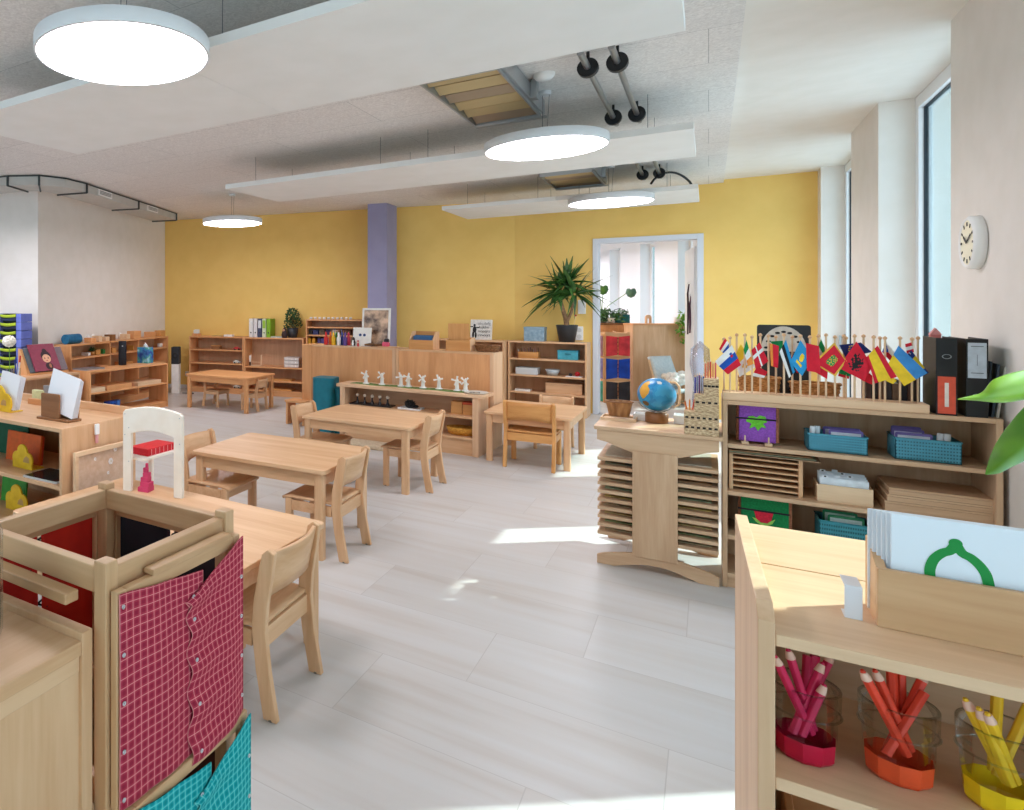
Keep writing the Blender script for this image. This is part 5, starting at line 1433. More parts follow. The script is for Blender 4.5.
# ------------------------------------------------------------------ shelf behind the sideboard: letter book
yb = 9.22
a, b_ = spot(470,335,y=yb).x, spot(491.5,335,y=yb).x; hh = spot(480,319.5,y=yb).z-.92
t = thing('letter_book', 'white letter book with a dark dancing figure, standing behind the right sideboard', 'book', ((a+b_)/2,yb,.92), .0)
w_ = b_-a
RB = Matrix.Rotation(-.14,4,'X')
MB().box(-w_/2,w_/2,0,.022,0,hh).xf(RB).build('cover', col((232,230,224),.45), t, bev=.002)
fig = MB()
def disc(mb, x, z, rx, rz_, y=-.0012, n=14): mb.add([(x+rx*math.cos(u),y,z+rz_*math.sin(u)) for u in [2*PI*j/n for j in range(n)]], [tuple(range(n))])
disc(fig,-w_*.31,hh*.72,w_*.055,hh*.06); disc(fig,-w_*.30,hh*.50,w_*.09,hh*.17); disc(fig,-w_*.36,hh*.24,w_*.05,hh*.16); disc(fig,-w_*.24,hh*.22,w_*.05,hh*.15); disc(fig,-w_*.44,hh*.64,w_*.08,hh*.03); disc(fig,-w_*.15,hh*.60,w_*.09,hh*.03)
fig.xf(RB).build('printed_figure', flat('print_black',(40,38,40),.5), t)
def text(body, size, m, parent, loc, rot=(PI/2,0,0), name='lettering', align='CENTER'):
    c = bpy.data.curves.new(name,'FONT'); c.body = body; c.size = size; c.align_x = align; c.align_y = 'CENTER'; c.extrude = .0002
    c.materials.append(m)
    tmp = bpy.data.objects.new(name,c); COL.objects.link(tmp); me = bpy.data.meshes.new_from_object(tmp); bpy.data.objects.remove(tmp)
    o = bpy.data.objects.new(name,me); COL.objects.link(o); o.parent = parent; o.location = loc; o.rotation_euler = rot
    return o
for k, row in enumerate(('abcdefg','hijklm','nopqrs','uvwxyz')):
    zz = hh*(.80-.19*k); mt = flat('print_grey',(150,148,150),.5) if k == 0 else flat('print_black',(40,38,40),.5)
    text(row, hh*.20, mt, t, (w_*.14,-.003+zz*.14,zz), (PI/2-.14,0,0))

# ------------------------------------------------------------------ right low shelf unit by the doorway
RZ_ = .92
q = spot(567,341,y=9.32)
t = thing('potted_palm', 'big spiky-leaved plant in a black pot on the shelf left of the doorway', 'plant', (q.x,9.32,RZ_), 0)
MB().lathe([(.001,0),(.088,0),(.122,.200),(.126,.205),(.118,.215),(.112,.205),(.084,.012)], n=32).build('pot', flat('pot_black',(52,54,58),.4), t)
MB().lathe([(.001,.190),(.112,.190)], n=24).build('soil', noisy('potting_soil',(70,52,40),(44,32,24),60,.9), t)
tr_ = MB()
tr_.tube([(0,0,.18),(-.015,.0,.30),(-.05,0,.42),(-.07,0,.52)],[.032,.028,.024,.018],10); tr_.tube([(0,0,.26),(.05,0,.38),(.07,-.01,.52)],[.02,.018,.014],8)
tr_.build('trunk', noisy('palm_bark',(150,118,86),(110,84,60),30,.9,4,.4), t)
M_palm = leaf_mat('leaf_dark', (70,112,48), (40,78,34))
rp = random.Random(11)
for k in range(100):
    hx = (-.09,.09,0)[k%3]; hz = (.62,.60,.72)[k%3]
    a_ = 2*PI*rp.random(); el = rp.uniform(-.6,1.25); L_f = rp.uniform(.27,.50)
    d_ = Vector((math.cos(a_)*math.cos(el), math.sin(a_)*math.cos(el)*.55, math.sin(el)))
    if d_.y > .12: d_.y = .12
    o3 = Vector((hx,0,hz)) + d_*.03
    dr = Vector((0,0,-(.04+.15*rp.random())*max(.25,math.cos(el))))
    c1 = o3 + d_*L_f*.55; c2 = o3 + d_*L_f + dr
    pl = bez(o3,c1,c2,8); wv = rp.uniform(.016,.026); m = MB(); m.v = []
    sd = d_.cross(Vector((0,0,1)));  sd = sd.normalized() if sd.length > .1 else Vector((1,0,0))
    sd = Matrix.Rotation(rp.uniform(-.7,.7),3,d_) @ sd
    for i, p_ in enumerate(pl):
        u = i/8; ww = wv*(.35+1.0*math.sin(PI*min(1,u+.22)**.9)) if i < 8 else .0008
        up_ = Vector((0,0,ww*.35))
        m.v += [tuple(p_-sd*ww+up_), tuple(p_), tuple(p_+sd*ww+up_)]
    for i in range(8):
        for j in range(2): m.f.append((i*3+j,i*3+j+1,(i+1)*3+j+1,(i+1)*3+j)); m.m.append(0); m.sm.append(True)
    m.build('leaf', M_palm, t)
MB().cyl((.085,-.05,.19),(.105,-.06,.33),.0025,n=6).build('plant_stake', wood('birch','z'), t)
MB().ball((.105,-.06,.335),.012,12).build('red_bead', col((170,40,36),.4), t)
a, b_ = spot(524,338,y=9.25).x, spot(544,338,y=9.25).x
t = simple_box('storage_box', 'grey-blue patterned box beside the big plant on the shelf', 'box', ((a+b_)/2,9.33,RZ_), b_-a, .18, spot(534,327,y=9.25).z-RZ_, noisy('box_bluegrey',(150,176,190),(122,150,168),30,.6), 0, lid=col((140,166,182),.6))
def rs(px, z, off=.10): return Vector((spot(px,350,y=9.16+off).x, 9.16+off, z))
def rbox(name,label,cat,pa,pb,ptop,z,m,off=.08,d=.16,lid=None,group=None):
    a, b_ = rs(pa,z,off).x, rs(pb,z,off).x
    return simple_box(name,label,cat,((a+b_)/2,9.16+off+d/2,z),b_-a,d,spot((pa+pb)/2,ptop,y=9.16+off).z-z,m,0,group,lid)
Z1, Z2, Z3 = .70,.49,.27
a, b_ = rs(518.5,Z1,.06).x, rs(538,Z1,.06).x
t = open_box('pencil_tray','amber box of pencils on the upper shelf beside the doorway', a, b_, 9.21, Z1, .08, .16, 'amber')
for k in range(12):
    pencil('%s pencil in the amber box beside the doorway' % ('white','slate','rose','cream','grey','violet','tan','navy','silver','brown','pink','black')[k], t.location.x-.10+.0185*k, 9.26+.03*(k%3), Z1+.0085, .12+.01*(k%4), ((226,222,220),(90,96,110),(196,120,130),(220,200,170),(150,150,156),(120,100,150),(190,150,110),(60,64,100),(190,190,196),(110,80,60),(220,160,170),(50,48,50))[k], -.03+.012*(k%3), 0, 'pencils in the amber box')
t = rbox('carry_case','turquoise case with a lid on the upper shelf beside the doorway','case',557.5,578,350.5,Z1,col((76,170,190),.4),lid=col((66,158,180),.4))
MB().tube([(-.03,-.082,.07),(-.03,-.096,.075),(.03,-.096,.075),(.03,-.082,.07)],.005,8).build('handle', col((40,110,130),.4), t)
t = thing('white_dish','white rectangular dish on the middle shelf beside the doorway','dish',(rs(527,Z2).x,9.31,Z2),0)
MB().box(-.12,.12,-.08,.08,0,.006).build('dish_bottom', flat('dish_grey',(204,210,212),.4), t)
for q4 in ((-.13,.13,-.09,-.08),(-.13,.13,.08,.09),(-.13,-.12,-.08,.08),(.12,.13,-.08,.08)): MB().box(*q4,0,.085).build('dish_side', flat('dish_grey',(204,210,212),.4), t, bev=.003)
t = thing('grey_bowl','pale grey bowl on the middle shelf beside the doorway','bowl',(rs(552,Z2).x,9.30,Z2),0)
MB().lathe([(.001,.002),(.055,.002),(.085,.075),(.081,.077),(.052,.008),(.001,.008)], n=30).build('bowl_body', col((190,200,204),.35), t)
t = thing('red_toy','small red and black toy on a white board, middle shelf beside the doorway','toy',(rs(574,Z2).x,9.27,Z2),0)
MB().box(-.09,.09,-.06,.06,0,.008).build('board', M_white, t)
MB().ball((.035,0,.036),.030,16).build('red_ball', col((180,36,40),.4), t); MB().ball((-.04,0,.026),.020,14).build('black_ball', M_black, t)
tag(MB().box(-.09,.09,-.06,.06,0,.022).build('paper_stack', M_wm, loc=(rs(523,Z3).x,9.28,Z3)), 'low white paper stack on the lower shelf beside the doorway', 'paper')
t = rbox('long_box','long flat beech box on the lower shelf beside the doorway','box',545.5,582,383.5,Z3,wood('beech','x'),lid=wood('beech','x'))

# ------------------------------------------------------------------ far left shelves
def lw(s, off, z): p_ = on_wall(s, off); return Vector((p_[0],p_[1],z))
def lp(px, z, off=.27): return lw(line_s(px,off), off, z)
H_L = SL_H
spec = [(250.8,252.6,(232,230,228),'white, leftmost'),(255.2,257,(226,224,224),'white, second from left'),(259.6,261.5,(70,76,104),'navy, in the middle'),(264,266,(214,222,190),'white-green, fourth from left'),(268.4,270,(132,180,40),'lime green, rightmost')]
for k, (px, _, c_, nm_) in enumerate(spec):
    q = lp(px, H_L, .27)
    t = thing('ring_binder', '%s ring binder of the five on the far left shelf' % nm_, 'binder', q, WA, 'coloured ring binders on the far left shelf')
    m = col(c_,.45); w_ = .060; z = .285
    spn = MB().box(-w_/2,w_/2,0,.004,0,z).build('spine', m, t, bev=.001)
    for s_ in (-1,1): MB().box(s_*w_/2,s_*(w_/2-.004),.004,.24,0,z).build('cover', m, t)
    MB().box(-w_/2+.006,w_/2-.006,.02,.235,.006,z-.01).build('paper', M_wm, t)
    MB().cyl((0,-.001,.07),(0,.001,.07),.011,n=16).build('finger_hole', M_black, spn)
    if k in (2,3): MB().box(-.024,.024,-.0012,0,.14,.26).build('spine_label', col((220,224,226) if k == 2 else (150,190,60),.5), spn)
q = lp(292.5, H_L, .17)
t = thing('bushy_plant', 'small bushy dark green plant in a black pot on the far left shelf', 'plant', q, 0)
MB().lathe([(.001,0),(.070,0),(.090,.150),(.084,.150),(.066,.010)], n=24).build('pot', flat('pot_black',(52,54,58),.4), t)
M_bush = leaf_mat('leaf_deep', (54,92,44), (28,58,30))
rp = random.Random(5); fo = MB()
for k in range(420):
    a_ = 2*PI*rp.random(); r_ = rp.random()**.5; z_ = rp.random()
    cx2 = math.cos(a_)*r_*.135*(1.15-.7*z_); cy2 = math.sin(a_)*r_*.115*(1.15-.7*z_)
    c2 = Vector((cx2,cy2,.15+.27*z_)); d_ = Vector((cx2*5+rp.uniform(-.4,.4),cy2*5+rp.uniform(-.4,.4),rp.uniform(-.1,.9))).normalized(); l_ = rp.uniform(.03,.055)
    s_ = d_.orthogonal().normalized()*l_*.22
    fo.add([tuple(c2),tuple(c2+d_*l_*.5+s_),tuple(c2+d_*l_),tuple(c2+d_*l_*.5-s_)],[(0,1,2,3)])
fo.build('foliage', M_bush, t)
MB().tube([(0,0,.12),(.005,0,.25),(0,.01,.36)],[.012,.009,.004],8).build('stem', noisy('bark',(126,92,62),(80,56,38),30,.9,4,.5), t)
q = lp(284.5, H_L, .28)
t = thing('nesting_doll', 'small dark doll with a pale face beside the bushy plant', 'doll', q, 0)
MB().lathe([(.001,0),(.042,0),(.048,.05),(.034,.10),(.032,.13),(.001,.165)], n=20).build('body', col((60,44,44),.5), t)
MB().ball((.0,-.016,.115),.024,14).build('face', col((214,160,128),.5), t)
tag(MB().box(-.09,.09,-.06,.06,0,.018).build('book', col((196,206,196),.6), loc=lp(277.5,H_L,.22), rz=WA), 'pale thin book lying between the binders and the bushy plant', 'book')
q = lp(196.5,H_L,.22)
t = open_box('card_tray','small wooden tray of white cards at the left end of the far left shelf', q.x-.06,q.x+.06,q.y-.05,H_L,.04,.10,'orange')
for k in range(3):
    tag(MB().box(-.045,.045,0,.002,0,.085+.004*k).build('index_card', M_wm, loc=(q.x,q.y-.02+.02*k,H_L+.0085)), '%s white card standing in the small tray on the far left shelf' % ('front','middle','rear')[k], 'card', 'white cards in the far left tray')
tag(MB().box(-.07,.07,-.05,.05,0,.03).build('tissue_pack', M_wm, loc=lp(229,H_L,.22), rz=WA), 'flat white pack on the far left shelf between tray and binders', 'pack')
tag(MB().box(-.08,.08,-.06,.06,0,.012).build('book', col((206,176,120),.6), loc=lp(218,H_L,.22), rz=WA), 'thin tan book lying left of the flat white pack, far left shelf', 'book')
simple_box('brown_box','small reddish brown box on the upper shelf of the left far unit','box',lp(216.5,.68,.20),.14,.10,.06,wood('dark','x'),WA,None,wood('amber','x'))
def toy_car(label, px, z, c_):
    q = lp(px, z, .26)
    t = thing('toy_car', label, 'toy car', q, WA, 'toy cars on the far left shelf')
    MB().prism([(-.06,-.022,.012),(.06,-.022,.012),(.06,-.022,.028),(.032,-.022,.032),(.016,-.022,.048),(-.030,-.022,.048),(-.044,-.022,.032),(-.06,-.022,.028)],(0,.044,0)).build('car_body', col(c_,.35), t, bev=.003)
    for sx in (-.036,.036):
        for sy in (-.024,.020): MB().cyl((sx,sy,.012),(sx,sy+.006,.012),.012,n=14).build('wheel', M_black, t)
toy_car('red and white toy car on the upper shelf of the left far unit', 237, .68, (206,70,66))
toy_car('white toy car on the middle shelf of the left far unit', 237, .47, (228,226,216))
toy_car('pale toy car on the lowest shelf, seen under the orange-toned table', 237, .0815, (214,206,190))
for k, zz in enumerate((.44,.492,.544)):
    q = lp(293,zz+.0005,.20)
    t = thing('drawer_box','%s clear drawer box in the stack on the right far unit' % ('lowest','middle','topmost')[k],'drawer box',q,WA,'stacked clear drawer boxes')
    MB().box(-.115,.115,-.09,.09,0,.048).build('box_body', col((206,196,190),.3), t, bev=.003)
    dfr = MB().box(-.105,.105,-.094,-.09,.006,.042).build('drawer_front', col((222,214,208),.3), t, bev=.002)
    MB().box(.06,.075,-.098,-.094,.018,.034).build('pull', M_white, dfr)
q = lp(256,.44,.20)
t = thing('wood_stand','light wooden stand on the middle shelf below the coloured binders','stand',q,WA)
MB().box(-.10,.10,-.06,.06,0,.010).build('base', wood('birch','x'), t)
for x_ in (-.08,.085): MB().box(x_-.008,x_+.008,-.008,.008,.010,.17).build('post', wood('birch','z'), t)
MB().box(-.076,.076,-.003,.003,.05,.06).build('crossbar', wood('birch','x'), t)
q = lp(250,.44,.26)
t = thing('white_brush','white brush with a dark handle standing left of the light wooden stand','brush',(q.x,q.y,.44),0)
MB().lathe([(.001,0),(.012,0),(.013,.045),(.006,.06)],n=12).build('handle', M_black, t); MB().lathe([(.010,.06),(.014,.075),(.012,.15),(.002,.165)],n=12).build('bristles', M_wm, t)
for k, (z_, c_) in enumerate(((.23,'orange'),(.0815,'orange'))):
    tag(MB().box(-.28,.16,-.10,.10,0,.028).build('wooden_board', wood('amber','x'), loc=lp(283,z_,.20), rz=WA), ('flat wooden board on the lower shelf of the right far unit','flat wooden board on the bottom of the right far unit')[k], 'board', 'flat boards in the far shelf')
# tall unit: coloured folders and small white pieces
for k, (px, c_, nm_) in enumerate(((309,(226,170,50),'yellow'),(313.5,(214,150,44),'amber'),(319,(72,60,110),'dark purple'),(322.5,(88,72,128),'violet'),(327,(60,90,140),'blue'),(333,(150,70,60),'brick red'))):
    q = lp(px,.6205,.26)
    tag(MB().box(-.022,.022,0,.20,0,.27).build('folder', col(c_,.5), loc=q, rz=WA), '%s folder standing in the tall unit behind the sideboard' % nm_, 'folder', 'coloured folders in the tall unit')
for k in range(7):
    q = lp(309+6.4*k,.9405,.24)
    tag(MB().box(-.040,.040,0,.12,0,.075).build('drawer', col(((70,60,50),(62,64,110),(110,90,70),(70,54,90),(226,216,204),(90,70,54),(120,80,60))[k],.5), loc=q, rz=WA), '%s small box from the left on the upper shelf of the tall unit' % NTH[k], 'box', 'small boxes in the tall unit')
for k in range(10):
    q = lp(311+4.4*k,1.17,.22)
    tag(MB().lathe([(.001,0),(.020,0),(.024,.028),(.020,.032),(.001,.034)],n=14).build('white_pot', M_wm, loc=q), '%s tiny white pot from the left on top of the tall unit' % NTH[k], 'pot', 'tiny white pots on the tall unit')

# ------------------------------------------------------------------ speaker in the left corner
q = spot(174,393,z=0)
t = thing('floor_speaker', 'black loudspeaker on a white pedestal in the corner by the yellow wall', 'speaker', (q.x+.0,q.y+.05,0), .5)
zt = spot(174,347,x=q.x).z; zm = spot(174,364,x=q.x).z
MB().box(-.058,.058,-.08,.08,0,zm).build('pedestal', M_wm, t, bev=.004)
MB().box(-.062,.062,-.085,.085,zm+.001,zt).build('speaker_box', flat('speaker_black',(48,50,54),.7), t, bev=.006)
MB().lathe([(.045,0),(.040,.004),(.001,-.006)],n=24).xf(Matrix.Translation((0,-.086,(zm+zt)/2)) @ Matrix.Rotation(PI/2,4,'X')).build('cone', M_black, t)
cb = MB().tube([(q.x+.14,q.y+.2,.24),(q.x+.16,q.y+.24,.12),(q.x+.20,q.y+.16,.008),(q.x+.32,q.y+.1,.006),(q.x+.12,q.y+.06,.006)],.005,8)
one('power_cord', cb, M_black, 'thin black power cord on the floor beside the white pedestal', 'cord')
t = thing('wall_socket','small socket low on the yellow wall beside the loudspeaker','socket',lw(.42,.0,.24),WA)
MB().box(-.04,.04,-.012,0,-.04,.04).build('cover_plate', M_white, t, bev=.003); MB().cyl((0,-.014,0),(0,-.012,0),.026,n=18).build('socket_insert', flat('socket_grey',(214,214,212),.5), t)
# ================================================================== DRESSING-FRAME RACKS
def plaid(name, c1, c2, line, pitch=.0125, axes=('Y','Z')):
    if name in MATS: return MATS[name]
    m = bpy.data.materials.new(name); m.use_nodes = True
    nt = m.node_tree; N = nt.nodes; L = nt.links
    b = N['Principled BSDF']; b.inputs['Roughness'].default_value = .85; b.inputs['Specular IOR Level'].default_value = .15
    tc = N.new('ShaderNodeTexCoord'); sp = N.new('ShaderNodeSeparateXYZ'); L.new(tc.outputs['UV'], sp.inputs[0])
    def M(op, a, c=None):
        n = N.new('ShaderNodeMath'); n.operation = op
        for i, v in enumerate((a, c)):
            if v is None: continue
            if isinstance(v, (int, float)): n.inputs[i].default_value = v
            else: L.new(v, n.inputs[i])
        return n.outputs[0]
    fu, fv = M('FRACT', M('DIVIDE', sp.outputs['X'], pitch)), M('FRACT', M('DIVIDE', sp.outputs['Y'], pitch))
    ln = M('MAXIMUM', M('LESS_THAN', fu, .085), M('LESS_THAN', fv, .085))
    bd = M('MULTIPLY', M('ADD', M('LESS_THAN', M('ABSOLUTE', M('SUBTRACT', fu, .55)), .24), M('LESS_THAN', M('ABSOLUTE', M('SUBTRACT', fv, .55)), .24)), .5)
    m1 = N.new('ShaderNodeMix'); m1.data_type = 'RGBA'; L.new(bd, m1.inputs['Factor']); m1.inputs[6].default_value = lin(c1); m1.inputs[7].default_value = lin(c2)
    m2 = N.new('ShaderNodeMix'); m2.data_type = 'RGBA'; L.new(ln, m2.inputs['Factor']); L.new(m1.outputs[2], m2.inputs[6]); m2.inputs[7].default_value = lin(line)
    L.new(m2.outputs[2], b.inputs['Base Color'])
    MATS[name] = m
    return m
def cloth_panel(fn, nu, nv, su, sv, name, mat, parent, solid=.0015):
    m = MB().grid(fn, nu, nv)
    o = m.build(name, mat, parent, solid=solid)
    uv = o.data.uv_layers.new(name='weave')
    k = 0
    for p in o.data.polygons:
        for li in p.loop_indices:
            vi = o.data.loops[li].vertex_index
            uv.data[li].uv = ((vi % (nu+1))/nu*su, (vi//(nu+1))/nv*sv)
    return o
M_snap = flat('snap_steel', (206,206,210), .3, .7)
def dressing_frame(label, loc, rz, w, h, mats, style='snap', group=None):
    """frame standing in its local xz plane, cloth on the -y side, x from 0 to w"""
    t = thing('dressing_frame', label, 'dressing frame', loc, rz, group)
    b = .022
    for nm, q in (('frame_stile',(0,b,0,h)),('frame_stile',(w-b,w,0,h)),('frame_rail',(b,w-b,0,b)),('frame_rail',(b,w-b,h-b,h))):
        MB().box(q[0],q[1],0,.014,q[2],q[3]).build(nm, wood('rack','z' if nm == 'frame_stile' else 'x'), t, bev=.002)
    if style == 'snap':
        sp = .62*w
        def left(u, v):
            x = .002+u*(sp-.0); sag = .030*(u**1.6) + .004*math.sin(4*u)
            z = .002+v*(h-.004) - sag*v**6
            y = -.003 - .007*math.sin(PI*u)*(.4+.6*math.sin(3.1*v+.6)) - .004*u - .0012*math.sin(14*u+3*v)
            return (x,y,z)
        cl_ = cloth_panel(left, 26, 36, sp, h, 'cloth_half', mats, t)
        def right(u, v):
            wav = .0045*math.sin(v*5*2*PI+.6)*(1-u)
            x0 = sp-.045+wav-.006*(v-.5)
            x = x0 + (w-.002-x0)*u
            sag = .075*(1-u)**1.4
            z = .002+v*(h-.004) - sag*v**8 + .020*(1-u)*(1-v)**6*0 - .016*(1-u)*(1-v)**5
            y = -.010 - .010*math.sin(PI*u)*(.5+.5*math.cos(4*v)) - .0035*(1-u)*(1+math.sin(v*5*2*PI)) - .0015*math.sin(11*u)
            return (x,y,z)
        cr9 = cloth_panel(right, 20, 44, w-sp+.06, h, 'cloth_half', mats, t)
        for k in range(5):
            v = .05+.225*k
            for fn, u, pc_ in ((left,.035,cl_),(right,.10,cr9)):
                p = Vector(fn(u,v*.99))
                s_ = MB(); s_.lathe([(.0032,.0),(.0036,.0014),(.0026,.0022),(.0012,.0012),(.001,.0004)],n=14).xf(Matrix.Translation(p+Vector((0,-.0012,0))) @ Matrix.Rotation(PI/2,4,'X'))
                s_.build('snap_button', M_snap, pc_)
            if k < 4:
                p = Vector(right(.95,v+.05)); s_ = MB(); s_.lathe([(.0032,.0),(.0036,.0014),(.0026,.0022),(.001,.0012)],n=14).xf(Matrix.Translation(p+Vector((0,-.0012,0))) @ Matrix.Rotation(PI/2,4,'X'))
                s_.build('snap_button', M_snap, cr9)
    else:
        for sx in (0,1):
            def half(u, v, sx=sx):
                x = .004 + u*(w/2-.010) if sx == 0 else w/2+.006+u*(w/2-.010)
                e = u if sx == 0 else 1-u
                sag = .030*e
                z = .004+v*(h-.008) - sag*(2*v-1)**3*.6
                return (x, -.003-.004*math.sin(PI*u)-.002*math.sin(9*v+5*u), z)
            cl_ = cloth_panel(half, 12, 18, .1, .3, 'cloth_half', mats, t)
        ml = flat('lace_black',(30,28,30),.7)
        if style == 'lace':
            for k in range(7):
                z = .04+(h-.08)*k/6
                m = MB(); m.tube([(w/2-.022,-.006,z-.012),(w/2,-.009,z),(w/2+.022,-.006,z+.012)],.0022,6); m.tube([(w/2-.022,-.006,z+.012),(w/2,-.010,z),(w/2+.022,-.006,z-.012)],.0022,6)
                m.build('lace', ml, cl_)
        else:
            for k in range(5):
                z = .04+(h-.08)*k/4
                MB().cyl((w/2-.004,-.007,z),(w/2-.004,-.003,z),.006,n=12).build('button', ml, cl_)
    return t
def frame_rack(label, loc, rz, W, D, H):
    """four posts, x 0..W, y 0..D"""
    t = thing('frame_rack', label, 'rack', loc, rz, None)
    p = .027
    for x in (0,W-p):
        for y in (0,D-p): MB().box(x,x+p,y,y+p,0,H).build('post', wood('rack','z'), t, bev=.002)
    for z in (H-.012, H*.655, H*.33, .06):
        for y in (.006,D-.026): MB().box(p,W-p,y,y+.020,z-.042,z).build('cross_rail', wood('rack','x'), t, bev=.002)
        for x in (.006,W-.026): MB().box(x,x+.020,p,D-p,z-.042,z).build('side_rail', wood('rack','y'), t, bev=.002)
    return t
M_pink = plaid('plaid_crimson', (184,62,82), (150,38,60), (222,138,138), .0145)
M_tealp = plaid('plaid_teal', (34,172,176), (14,138,144), (110,206,200), .0145)
RX0, RX1, RY0, RY1 = -1.092, -.738, .708, 1.050
RW, RD = RX1-RX0, RY1-RY0
t = frame_rack('tall square wooden rack in the left foreground, holding framed practice cloths', (RX0,RY0,0), 0, RW, RD, 1.0)
MB().box(.0,RW-.060,-.028,-.001,.930,.947).build('ledge', wood('rack','x'), t, bev=.002)
MB().box(RW+.0005,RW+.022,.085,RD-.040,.9590,.9690).build('ledge', wood('rack','y'), t, bev=.002)
FW = RD-.012
G_DF = None
dressing_frame('framed crimson checked cloth with snap buttons on the near rack, upper right side', (RX1+.018,RY0+.006,.622), PI/2, FW, .336, M_pink)
dressing_frame('framed teal checked cloth with snap buttons, below the crimson checked one', (RX1+.032,RY0+.012,.279), PI/2, FW, .342, M_tealp)
M_redc = noisy('cloth_red', (214,44,26), (170,26,20), 7, .8)
dressing_frame('framed red cloth with black lacing on the far left side of the near rack', (RX0-.018,RY1-.006,.60), -PI/2, FW, .345, M_redc, 'lace')
dressing_frame('framed black cloth on the back of the near rack', (RX1-.006,RY1+.018,.60), PI, RW-.012, .345, noisy('cloth_black',(44,42,52),(30,28,36),9,.85), 'button')

M_dkc = noisy('cloth_brown',(92,60,52),(70,44,40),9,.85)  # dark cloths added to block the bright floor behind the rack
dressing_frame('added brown framed cloth darkening the far left side of the near rack, under the red one', (RX0-.018,RY1-.006,.24), -PI/2, FW, .345, M_dkc, 'button')
dressing_frame('added brown framed cloth darkening the back of the near rack, under the black one', (RX1-.006,RY1+.018,.24), PI, RW-.012, .345, M_dkc, 'button')
# glass jar on the bottom-left cabinet
jp = spot(-42, 640, z=FZ-.0118)
t = thing('glass_jar', 'glass jar of dark beads at the left edge, on the bottom left cabinet', 'jar', jp, 0)
jr = (spot(5,600,z=FZ+.05)-spot(-42,600,z=FZ+.05)).length*.92
MB().lathe([(jr*.94,.001),(jr,.012),(jr,.16),(jr*.72,.20),(jr*.72,.215),(jr*.68,.215),(jr*.68,.20),(jr*.95,.16),(jr*.95,.014),(.001,.006)],n=36).build('jar_body', glass_mat('clear_glass',(240,246,246),.2), t)
MB().lathe([(.001,.008),(jr*.92,.010),(jr*.92,.115),(jr*.5,.123),(.001,.120)],n=30).build('beads', noisy('dark_beads',(78,84,98),(30,32,40),90,.35,1,.6), t)
MB().lathe([(jr*.76,.212),(jr*.76,.235),(.001,.238)],n=30).build('lid', M_metal, t)

# ================================================================== LEFT MIDDLE DISTANCE
LZ = .78
# paper holder of wood with white sheets
p0 = spot(57,420,z=LZ)
t = thing('paper_holder', 'brown wooden holder with white paper sheets on the low cabinet', 'holder', p0, .02)
sx = (spot(82,424,z=LZ)-spot(36,421,z=LZ)).length
MB().box(-.125,.125,-.035,.060,0,.012).build('base', wood('dark','x'), t, bev=.002)
MB().prism([(-.095+.062+x,-.020,.012+.064+z) for x, z in rrect(.145,.128,.008,3)],(0,.010,0)).build('front_board', wood('dark','x'), t, bev=.001)
MB().box(-.11,.11,.048,.058,.012,.06).build('rear_board', wood('dark','x'), t, bev=.001)
for k in range(5):
    M_ = Matrix.Translation((0,-.006+.010*k,.0125)) @ Matrix.Rotation(.22,4,'Y') @ Matrix.Rotation(-.10+.02*k,4,'X')
    tag(MB().box(-.105+.004*k,.115,0,.002,.030,.245-.004*k).xf(M_).build('paper_sheet', flat('paper_white',(236,237,241),.6), loc=p0, rz=.02), '%s white sheet in the brown wooden paper holder' % NTH[k], 'paper', 'white sheets in the wooden holder')
# yellow cloud-shaped holder with sheets at the left edge
def cloud(w, h): 
    pts = [(-w/2,0)]
    for cx_, cz_, r_, a0, a1 in ((-.30*w,.42*h,.22*w,200,80),(-.02*w,.68*h,.27*w,150,40),(.28*w,.40*h,.23*w,95,-40)):
        for k in range(8):
            a_ = math.radians(a0+(a1-a0)*k/7); pts.append((cx_+r_*math.cos(a_), cz_+r_*math.sin(a_)*1.05))
    pts += [(w/2,0)]
    return pts
M_yelp = noisy('painted_yellow', (232,190,40), (214,168,28), 20, .5)
def cloud_holder(label, loc, w, h, rz=0, scaley=1):
    t = thing('cloud_bookend', label, 'bookend', loc, rz, 'yellow cloud-shaped bookends')
    MB().prism([(x,0,z) for x, z in cloud(w,h)], (0,.012,0)).build('cloud_plate', M_yelp, t, bev=.003)
    MB().prism([(w*.22+ x,-.0012,h*.30+z) for x, z in ((-.028,0),(.026,0),(.022,.028),(.0,.036),(-.02,.022))],(0,.001,0)).build('cut_out', col((196,150,90),.6), t)
    MB().box(-w/2,w/2,.0,.085,0,.006).build('foot', M_yelp, t, bev=.002)
    return t
p1 = spot(-2,411,z=LZ)
cloud_holder('yellow cloud-shaped bookend at the left edge, on top of the low cabinet', p1, .24, .125)
for k in range(4):
    M_ = Matrix.Translation((.035,.018+.012*k,.0065)) @ Matrix.Rotation(.16,4,'Y') @ Matrix.Rotation(-.12,4,'X')
    tag(MB().box(-.09,.085,0,.002,.018,.215-.003*k).xf(M_).build('paper_sheet', flat('paper_white',(236,237,241),.6), loc=p1), '%s white sheet behind the yellow bookend on the low cabinet' % NTH[k], 'paper', 'white sheets behind the yellow bookend')
# note box behind
p2 = spot(33,405,z=LZ)
simple_box('note_box', 'small wooden box of pale green notes between the two paper holders', 'box', (p2.x,p2.y+.05,LZ), .13, .08, .035, wood('orange','x'))
tag(MB().box(-.055,.055,0,.03,0,.05).build('note_pad', col((216,224,176),.6), loc=(p2.x,p2.y+.035,LZ+.0355)), 'pale green note pad standing on the small wooden box', 'note pad')
tag(MB().box(-.045,.045,0,.02,0,.12).build('tin', flat('tin_grey',(150,152,158),.35,.5), loc=(p2.x+.09,min(p2.y+.12,2.60),LZ), bev=.002), 'grey metal tin behind the white sheets on the low cabinet', 'tin')
